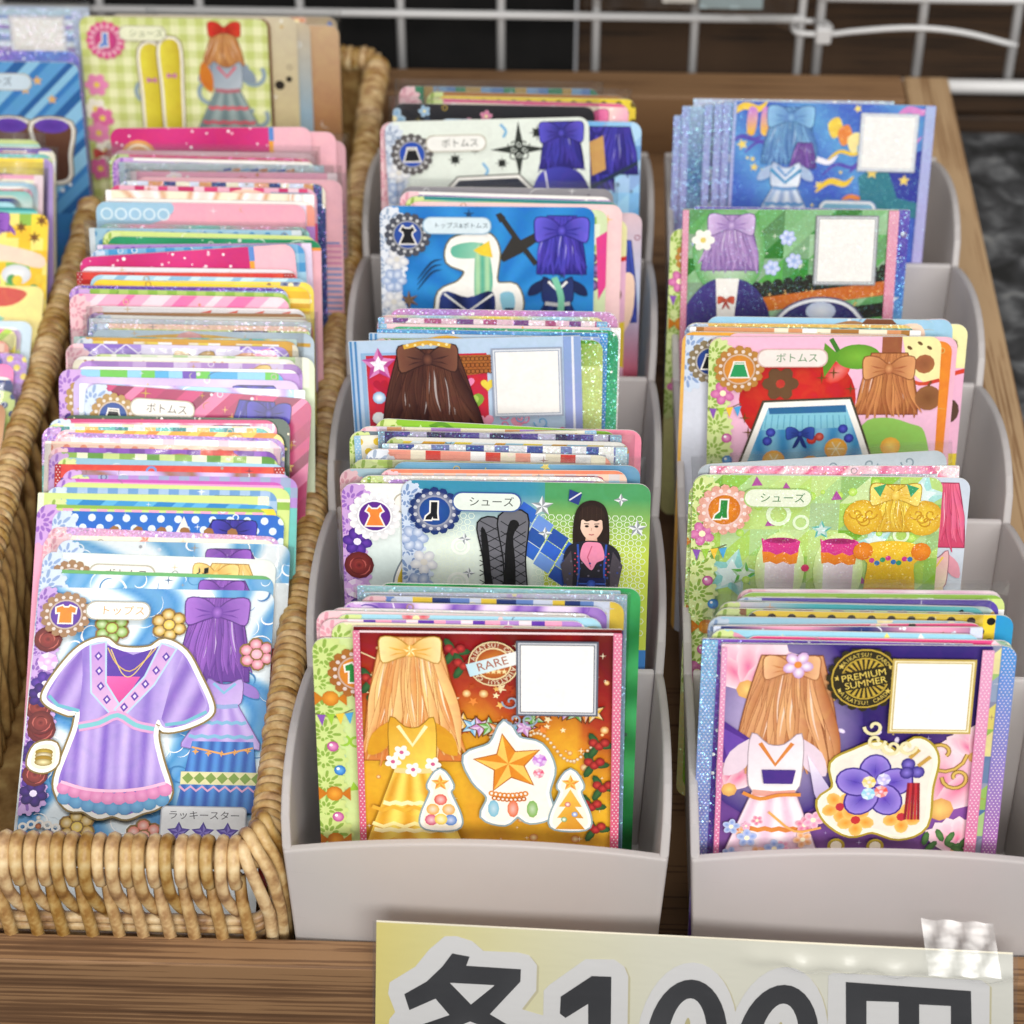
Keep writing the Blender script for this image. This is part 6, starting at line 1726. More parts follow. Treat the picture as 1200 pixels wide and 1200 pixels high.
# ================================================================== the cards
_body = {}
def body_mesh(radius):
    if radius in _body: return _body[radius]
    P = rrect_pts(0, 0, CW, CH, radius, 5); n = len(P)
    V = [((p[0]-CW/2)*M, s*CT/2*M, (CH-p[1])*M) for s in (-1, 1) for p in P]
    F = [tuple(range(n-1, -1, -1)), tuple(range(n, 2*n))]
    F += [(i, (i+1) % n, n+(i+1) % n, n+i) for i in range(n)]
    me = mesh('card_board', V, F); me.materials.append(MAT['board'])
    _body[radius] = me
    return me
def sleeve_mesh():
    if 'sleeve' in _body: return _body['sleeve']
    w, t, top, bot = CW/2+1.3, 0.62, CH+2.2, -0.3
    V, F = [], []
    nx, nz = 10, 14
    for s in (-1, 1):
        for j in range(nz+1):
            for i in range(nx+1):
                x = -w+2*w*i/nx; z = bot+(top-bot)*j/nz
                y = s*(t*math.sin(math.pi*(0.08+0.84*i/nx))**0.5+0.10*math.sin(i*1.7+j*0.8)*0.5) + (0.25*s if j == nz else 0)
                V.append((x*M, y*M, z*M))
    n1 = (nx+1)*(nz+1)
    for s in (0, 1):
        for j in range(nz):
            for i in range(nx):
                a = s*n1+j*(nx+1)+i; F.append((a, a+1, a+nx+2, a+nx+1))
    for j in range(nz):
        for i in (0, nx):
            a = j*(nx+1)+i; F.append((a, a+nx+1, a+n1+nx+1, a+n1))
    me = mesh('sleeve', V, F, True); me.materials.append(MAT['film'])
    _body['sleeve'] = me
    return me
def emit(A, root, mat):
    made = {}
    for key in sorted(A.parts, key=lambda k: '@' in k):
        V, C, F = A.parts[key]
        if not F: continue
        name, _, host = key.partition('@')
        name = name.split('#')[0]
        me = bpy.data.meshes.new(name)
        me.from_pydata(V, [], F); me.update()
        ca = me.color_attributes.new('Col', 'FLOAT_COLOR', 'POINT')
        flat = []
        for c in C: flat += [c[0], c[1], c[2], 1.0]
        ca.data.foreach_set('color', flat)
        made[key] = link(name, me, mat, made.get(host, root))
STACKS = {}
def card(key, label, group, draw, square=False, foil=False, sleeve=False):
    if group and not key.startswith('x_'): STACKS.setdefault(group, []).append((key, label))
    x, y, z, lean, roll = POS[key]
    rad = 0.35 if square else 3.0
    o = link('trading_card', body_mesh(rad))
    tag(o, label, 'card', group)
    o.rotation_mode = 'XYZ'
    jit = random.uniform(-0.2, 0.2)
    o.matrix_world = Matrix.Translation(W3(x, y, z)) @ Matrix.Rotation(math.radians(jit), 4, 'Z') @ Matrix.Rotation(math.radians(-lean), 4, 'X') @ Matrix.Rotation(math.radians(roll), 4, 'Y')
    A = Art(rad)
    draw(A)
    emit(A, o, MAT['softfoil'] if foil == 2 else MAT['foil'] if foil else MAT['print'])
    if sleeve: link('sleeve', sleeve_mesh(), None, o)
    return o
def st(*a, **k): return lambda A: face_style(A, *a, **k)
def cd(*a, **k): return lambda A: face_code(A, *a, **k)
LB = ('#cfdcee', '#8ea6cf'); LP = ('#f3c9cf', '#e0a0ae'); LG = ('#d5e39c', '#93b250'); LV = ('#cfa6dd', '#9b6bc0'); LW = ('#e3e8f0', '#a3b2c8')
BG = ('#b08a4a', '#7a5a2a', '#2a55a8', 'skirt', '#15161c'); BP = ('#a07a58', '#7a5638', '#6a3fae', 'skirt', '#ee8a2c')
INDIGO = ('#4a42b8', '#1c1862'); PLUM = ('#9a5fc4', '#5b2b8c'); PINKH = ('#ee7fae', '#c8407c'); BLOND = ('#f4d98a', '#d8a44a'); BROWN = ('#a8643c', '#6a3820')

G = 'cards in the front tier of the left tray'
card('c1t1_greenleaf', 'dark green leafy card at the back of the left tray\'s front tier', G, st('sunburst', ['#1f7a3c', '#3fa45c'], vmax=60, seed=3, notes=8))
card('c1t1_skyqr_a', 'light blue bordered foil card second from the back in the left tray\'s front tier', G, cd(('#a9d0e6', '#7fb4d8'), 'hstripes', ['#9fd0d8', '#3f4a78', '#d8ecee', '#5f7ab0'], vmax=10), True, True)
card('c1t1_skyqr_b', 'pale blue card edge with violet print in the left tray\'s front tier', G, cd(('#b7d6ea', '#8fbade'), 'floral', ['#cfd2ea', '#6a4fb0', '#b09ad8', '#4f6ac0'], vmax=10), True, True)
card('c1t1_lavender', 'lavender card with pink scrolls mid-stack in the left tray\'s front tier', G, st('swirl', ['#e6d7ee', '#c9a9de', '#7a4fb4'], LV, vmax=9, seed=4, motif=INDIGO))
card('c1t1_palepink', 'pale pink lace card sticking out left in the left tray\'s front tier', G, st('floral', ['#f6d9dc', '#e88ab0', '#f2e3a4', '#8fc47a'], LP, vmax=12, seed=5))
card('c1t1_floral', 'light blue and red flowered card behind the red code card in the left tray', G, st('floral', ['#a9d8ea', '#d84a5c', '#f2d67a', '#6aa84a'], LG, vmax=9, seed=6))
card('c1t1_yellowpink', 'pink and cream card edge right behind the red code card in the left tray', G, st('confetti', ['#f4e7c4', '#e0508c', '#8fc46a', '#f2b0c8'], LG, vmax=9, seed=7))
card('c1t1_greentee', 'lime lace card with orange shirt badge behind the red code card', G, face_green_tee)
card('c1t1_redqr', 'red and gold card stamped RARE at the front of the left tray', G, face_red_code, True)

G = 'cards in the second tier of the left tray'
card('c1t2_bluehair', 'pink cornered card with indigo ribbons at the back of the left tray\'s second tier', G, st('plain', ['#f090a8'], motif=INDIGO, vmax=20, seed=3))
card('c1t2_lime', 'lime green card sloping right behind the dashed yellow card in the left tray', G, st('confetti', ['#8fc43a', '#b04fa0', '#d8ecb0', '#5f9a2c'], LG, vmax=10, seed=8))
card('c1t2_limelace', 'lime lace cornered card with dark print in the left tray\'s second tier', G, st('squares', ['#2f3436', '#6f7f8c', '#e8c63c', '#484f58'], LG, vmax=10, seed=9))
card('c1t2_yellowdash', 'white card with yellow dashes tilted up right in the left tray\'s second tier', G, cd(('#9fc8e6', '#6fa4d4'), 'dots', ['#f3efdf', '#e8c63c', '#f3efdf', '#ffffff'], vmax=10), True)
card('c1t2_blueqr', 'violet and navy foil card edge in the left tray\'s second tier', G, cd(('#9fc8e6', '#6f8fd0'), 'stripes', ['#3c2c86', '#5a4ab0', '#d8d4f0', '#2c2260'], vmax=10), True, True)
card('c1t2_whiteqr', 'white card with dark blue blocks in the left tray\'s second tier', G, cd(('#bcdcea', '#8fc0de'), 'stripes', ['#e8eaee', '#4a5aa0', '#f2f2ee', '#7a86b8'], vmax=10), True, True)
card('c1t2_limeround', 'rounded lime and yellow card edge in the left tray\'s second tier', G, st('stripes', ['#d8e08a', '#f0d65a', '#b9d46a', '#e9e8b4'], LG, vmax=10, seed=2))
card('c1t2_pinkclear', 'peach cornered card in a clear sleeve in the left tray\'s second tier', G, st('bokeh', ['#b9d6e2', '#9fc4d8', '#c8dbe4', '#f4f4f0'], LP, vmax=10, seed=4), sleeve=True)
card('c1t2_skyclear', 'sky blue star card behind the black boot card in the left tray', G, st('stars', ['#7fb8d8', '#5f94c0', '#f0d65a', '#f8eeb0'], vmax=16, seed=4), sleeve=True)
card('c1t2_purpledress', 'violet lace card with an orange dress badge in the left tray', G, face_orange_dress)
card('c1t2_shoes', 'green and blue card with black fishnet boots at the front of its tier', G, face_boots)

G = 'cards in the third tier of the left tray'
card('c1t3_holo', 'violet sparkling foil card at the back of the left tray\'s third tier', G, st('glitter', ['#b48ad0', '#d89ac8', '#f0e4f8'], vmax=9, seed=2), foil=True)
card('c1t3_pale', 'pale pink foil card edge in the left tray\'s third tier', G, cd(('#7fb4dc', '#6f94d0'), 'stripes', ['#e6c4d4', '#7a4a8c', '#f0dce4', '#b05a84'], vmax=10), True, True)
card('c1t3_pinkred', 'pink card with red and orange specks in the left tray\'s third tier', G, cd(('#8fc0e0', '#7fa4d8'), 'confetti', ['#f3cfd4', '#d8402c', '#f0a04a', '#f6efe4'], vmax=10), True)
card('c1t3_greenholo', 'green sparkling foil card sticking out right in the left tray\'s third tier', G, st('glitter', ['#2f9a6a', '#4fc08a', '#c8f4d8'], vmax=46, seed=6), foil=True)
card('c1t3_bluestripe', 'blue edged foil card beside the green foil card in the left tray', G, cd(('#4f9ad8', '#3f6ac0'), 'glitter', ['#4f8fd0', '#6fb0e0', '#dceefa'], vmax=42, code=False), True, True)
card('c1t3_brownqr_b', 'silver bordered card behind the brown ribbon card in the left tray', G, lambda A: face_brown_code(A), True)
card('c1t3_brownqr', 'silver bordered card with brown ribbons and hearts, tilted left', G, face_brown_code, True)

G = 'cards in the fourth tier of the left tray'
card('c1t4_qrpink', 'pink edged card with blue ribbons furthest right in the left tray\'s fourth tier', G, lambda A: (face_style(A, 'vgrad', ['#d9bcc4', '#b8c8e4', '#d0506c'], vmax=50, seed=3), ribbons(A, 53, 8, 10, 26, '#4f6ad0', '#2a3a8c', 9, 9), A.poly(cspline([(52, 20), (57, 18), (57, 30), (53, 36)], 4), '#f4d2bc')))
card('c1t4_yellow', 'yellow rounded card with fruit print in the left tray\'s fourth tier', G, lambda A: (face_style(A, 'plain', ['#f0bcd8'], vmax=40, seed=5), A.rect(46, -1, 60, 11, '#f2eeb0'), A.disc(55, 6, 2.6, '#f0cf5a', '#d8a83c', 12), A.stroke([(46, 11), (52, 13), (60, 11)], 1.3, '#d8402c'), A.disc(55, 22, 3, '#6b4a30', n=14), A.poly([(52, 32), (59, 30), (59, 44), (53, 42)], '#f0d23c')))
card('c1t4_sleeve', 'grey silver backed card in a clear sleeve in the left tray\'s fourth tier', G, st('vgrad', ['#9a969c', '#b7b4ba', '#8e8a92'], vmax=30, seed=1), sleeve=True)
card('c1t4_pinkpale', 'pale pink rounded card behind the aeroplane card', G, st('plain', ['#f6cfcf'], LP, vmax=8, seed=4, notes=5))
card('c1t4_limepurple', 'lime card with violet beads right of the aeroplane card', G, lambda A: (face_style(A, 'plain', ['#d3e2b4'], vmax=40, seed=2), A.rect(47, 2, 56, 12, '#8fb84a'), A.rect(50, 4, 57, 10, '#e8f0d8'), [A.disc(54+2.6*math.cos(k), 18+4.4*math.sin(k), 1.7, '#b48ad0', '#2c2430', 10) for k in range(7)], A.poly([(56, 8), (59, 6), (59, 22), (57, 26)], '#e0408c')))
card('c1t4_blue', 'bright blue card with an aeroplane and a green scarf', G, face_blue_plane)

G = 'cards in the back tier of the left tray'
card('c1t5_sleeveblue', 'blue and green card in a clear sleeve rearmost in the left tray', G, st('stripes', ['#5f86b8', '#3f8a6a', '#b89a5c', '#7fa4c8'], LP, vmax=9, seed=3), sleeve=True)
card('c1t5_yellow', 'yellow cornered card at the rear right of the left tray', G, st('dots', ['#e0c83c', '#6a5a1c', '#e0c83c', '#c8b030'], vmax=12, seed=3))
card('c1t5_blackfloral', 'black card with small pink flowers in the left tray\'s back tier', G, st('floral', ['#26262c', '#e05a94', '#7fb4d8', '#d8c84a'], vmax=9, seed=4), sleeve=True)
card('c1t5_pinkback', 'pink edged card showing left of the white star card', G, st('floral', ['#f3c9c4', '#d84a84', '#f0dcb0', '#7fa4c8'], LP, vmax=40, seed=5))
card('c1t5_bluehair', 'blue card with indigo ribbons right of the white star card', G, lambda A: (face_style(A, 'facets', ['#6fb0e4', '#9fd0f0', '#4f8fd0', '#8fc4ec'], vmax=24, seed=3, motif=INDIGO), ribbons(A, 52, 1.5, 12, 15, '#4a42b8', '#1c1862', 5, 11), A.stroke([(44, 20), (58, 12)], 1.2, '#22304a'), A.poly([(44, 6), (48, 4), (49, 14), (45, 16)], '#c89a5a')))
card('c1t5_white', 'white card with black four pointed stars and a dark skirt', G, face_white_stars)

G = 'cards in the front tier of the right tray'
card('c2t1_sleevepink', 'pale pink card in a clear sleeve at the back of the right tray\'s front tier', G, st('sunburst', ['#f0c4d8', '#f8e4ea'], LP, vmax=10, seed=2), sleeve=True)
card('c2t1_purple', 'violet cornered card sticking up right in the right tray\'s front tier', G, st('vgrad', ['#5a48a8', '#7a66c0'], LB, vmax=9, seed=2))
card('c2t1_teal', 'teal card with a small black whale in the right tray\'s front tier', G, lambda A: (face_style(A, 'hgrad', ['#f0d0dc', '#4fb4bc', '#3fa4b0', '#6fc4c8'], lace=LG, vmax=12, seed=3), A.poly(cspline([(33, 2.6), (38, 1.2), (43, 2.4), (47, 1.6), (46, 4.2), (40, 6), (35, 5)], 4), '#e0508c'), A.poly(cspline([(49, 3.4), (52, 2.0), (54, 0.6), (55, 2.4), (58, 2.8), (55, 4.8), (51, 5)], 4), '#16191c'), A.disc(52.4, 4.0, 0.5, '#f4f4f0', n=7)), sleeve=True)
card('c2t1_greenbrown', 'green and brown card edge with lime lace in the right tray\'s front tier', G, st('stripes', ['#8fb84a', '#8a5a34', '#b9d46a', '#6a4a2c'], LG, vmax=9, seed=5))
card('c2t1_yellowdot', 'yellow card with black dots rimmed in blue in the right tray', G, lambda A: (face_style(A, 'dots', ['#f2d23c', '#1c1c1c', '#f2d23c', '#e8c62c'], vmax=14, seed=2), A.rect(55, -1, 60, 87, '#2f9ad0')))
card('c2t1_clearblue', 'light blue card in a clear sleeve in the right tray\'s front tier', G, st('floral', ['#a9d4e8', '#f0e0a4', '#6fb0d8', '#d8e8c8'], LB, vmax=9, seed=7), sleeve=True)
card('c2t1_pinkred', 'pink card with dark red shapes tilted up right in the right tray', G, st('floral', ['#e0608c', '#8c1f2c', '#f4b4c8', '#3a2426'], LG, vmax=9, seed=8))
card('c2t1_limelace', 'light blue card with lime lace corner behind the premium card', G, st('confetti', ['#9fd4e8', '#f4f4ea', '#f0e07a', '#e8a0b8'], LG, vmax=10, seed=9))
card('c2t1_pinkright', 'pink cornered card showing over the blue bordered card at the right', G, st('floral', ['#e8528c', '#f4c4d4', '#3f8a5c', '#f8e0e8'], vmax=9, seed=10))
card('c2t1_blueqr', 'blue dotted border card right of the premium card', G, lambda A: face_code(A, ('#4f94d8', '#d04a90'), 'facets', ['#2c3f7c', '#d8c84a', '#3f6a9c', '#8fb84a'], ('#7f94b8', '#c8d4e4'), vmax=60, wl=2.4, wr=3.4))
card('c2t1_purpleqr_b', 'violet sparkling border foil card left of the premium card', G, lambda A: face_code(A, ('#7fb4dc', '#7a48b8'), 'glitter', ['#5a3aa8', '#8a5ac8', '#e8dcf8'], vmax=60, wl=3.4, wr=1.2, code=False), True, True)
card('c2t1_purpleqr', 'purple card stamped PREMIUM SUMMER at the front of the right tray', G, face_purple_code, True)

G = 'cards in the second tier of the right tray'
card('c2t2_tilt', 'pale grey scrolled card tilted behind the lime boot card', G, lambda A: (face_style(A, 'plain', ['#c9d4dc'], vmax=20, seed=3), [scroll(A, 14+9*k, 2.4, 1.8, '#8fa0ac', 0.4, 1 if k % 2 else -1) for k in range(5)], A.rect(4, 5, 56, 20, '#4f9a6a'), A.rect(28, 5, 42, 20, '#f0ece4'), A.text('♪', 36, 8.4, 3.4, '#3f4a44', 'C'), A.rect(42, 5, 50, 20, '#6a3a9c'), ribbons(A, 51, 4, 11, 14, '#e85aa0', '#b0307a', 4, 8), A.disc(7, 8, 3, '#b05ab8', n=12)), sleeve=True)
card('c2t2_pinkhair', 'pale blue card with a pink ribbon bunch right of the lime boot card', G, lambda A: (face_style(A, 'vgrad', ['#c8d2e0', '#d8e0ea'], vmax=44, seed=3), ribbons(A, 52.5, 1.4, 12, 18, '#f07a9c', '#c84068', 5, 11), outfit(A, 52, 19, 14, 26, '#f4e4c8', '#e8a0b0', '#f0a8b8', '#e8e0f0', '#f0d060', 4)))
card('c2t2_limeside', 'yellow foil lace card sliver left of the lime boot card', G, st('plain', ['#e8e090'], LG, 'cbu', vmax=50, seed=12), foil=True)
card('c2t2_shoes', 'lime green card with two pink ruffled white boots', G, face_lime_shoes, False, 2)

G = 'cards in the third tier of the right tray'
card('c2t3_limepink', 'cream and pink fruit card furthest right in the right tray\'s third tier', G, lambda A: (face_style(A, 'plain', ['#f0b8d4'], vmax=40, seed=5), A.rect(44, -1, 60, 12, '#f2eeb0'), A.disc(55.5, 6, 1.3, '#7a6a4a', n=8, ry=2.0), A.stroke([(44, 12), (52, 14.4), (60, 12.4)], 1.2, '#d8402c', smooth=3), A.disc(56, 24, 2.6, '#5a4030', n=12, ry=3.4), A.rect(55, 36, 60, 56, '#e0c83c')))
card('c2t3_pinkblue', 'pink card tilted up right behind the blue skirt card', G, lambda A: (face_style(A, 'floral', ['#f2b8cc', '#d8669c', '#f8e4d0', '#9fc46a'], lace=LG, vmax=10, seed=6), A.poly([(34, -1), (60, -1), (60, 12), (38, 12)], '#9fcbe4')))
card('c2t3_sky', 'sky blue card with brown and beige shapes behind the blue skirt card', G, lambda A: (face_style(A, 'plain', ['#9fcbe4'], vmax=10, seed=6), A.poly(cspline([(30, 3), (38, 0.5), (44, 4), (36, 6)], 4), '#a8784c'), A.poly(cspline([(40, 1), (46, -1), (50, 4), (44, 7)], 4), '#7a4a30'), A.poly(cspline([(46, 3), (54, 1), (56, 5), (48, 7)], 4), '#f4d2bc')))
card('c2t3_bluelace', 'blue lace card with orange rim left of the skirt card', G, lambda A: (face_style(A, 'plain', ['#d8dce8'], vmax=10, seed=6, lace=LB, extras='sws', badge_=('#8a7a5c', '#2a2c34', '#2a4a9c', 'skirt', '#15161c')), A.use('border'), A.rect(0, 0, 59, 0.9, '#e8a83c'), A.rect(0, 0, 0.9, 86, '#e8b45a')))
card('c2t3_pink', 'plain pink card edge right of the skirt card', G, st('plain', ['#f0b8cc'], vmax=10, seed=6))
card('c2t3_orange', 'orange floral card strip right of the skirt card', G, st('floral', ['#e8892c', '#f4b45a', '#d05a1c', '#f8d48a'], vmax=44, seed=6))
card('c2t3_skirt', 'pink card with a blue skirt over a red apple', G, face_skirt)

G = 'cards in the fourth tier of the right tray'
card('c2t4_bluegrad', 'blue to violet shaded foil card behind the green code card', G, lambda A: (face_style(A, 'vgrad', ['#6a5ac0', '#5a48b8', '#3f7fd0', '#7fc0e4', '#9fd4ea'], vmax=50, seed=3), A.star(55, 26, 3, '#dfe8f4', '#b8cce4')), True, True)
card('c2t4_limelace', 'lime lace foil card sliver left of the green code card', G, st('plain', ['#e3e09a'], LG, 'mfcbu', vmax=50, seed=14, badge_=('#b9813c', '#8a5a24', '#ee9a3a', 'tee', '#2c9a5c')))
card('c2t4_greenqr', 'green foil card with lavender ribbons and a blank white panel', G, face_green_code, True, 2)

G = 'cards in the back tier of the right tray'
card('c2t5_back', 'rearmost pale foil card in the right tray', G, cd(('#b0c4e0', '#a9b4e0'), 'glitter', ['#c8d0e4', '#b8c0dc', '#ffffff'], vmax=8), True, True)
for i, (cs, w) in enumerate(((['#d8702c', '#8fb8d0', '#e8e0ea'], 'orange and silver'), (['#3f6a9c', '#9fb8d8', '#e8f0f8'], 'steel blue'), (['#2a3044', '#8f9cc0', '#dfe4f4'], 'near black'), (['#8a6ac8', '#b4a0e0', '#f0e8fc'], 'violet'), (['#5f8fd0', '#9fc0e8', '#eef6ff'], 'pale blue'))):
    card('c2t5_h%d' % (i+1), '%s foil card edge fanned out left of the blue rainbow card' % w, G, (lambda c, q: (lambda A: (face_code(A, ('#8fa4dc', '#9a84cc'), 'bokeh', [c[1], c[0], c[1], c[2]], vmax=44, seed=q, wl=2.2, code=False))))(cs, i), True, True)
card('c2t5_blueqr', 'rainbow blue foil card with a blank white panel in the back tier', G, face_blue_code, True, 2)

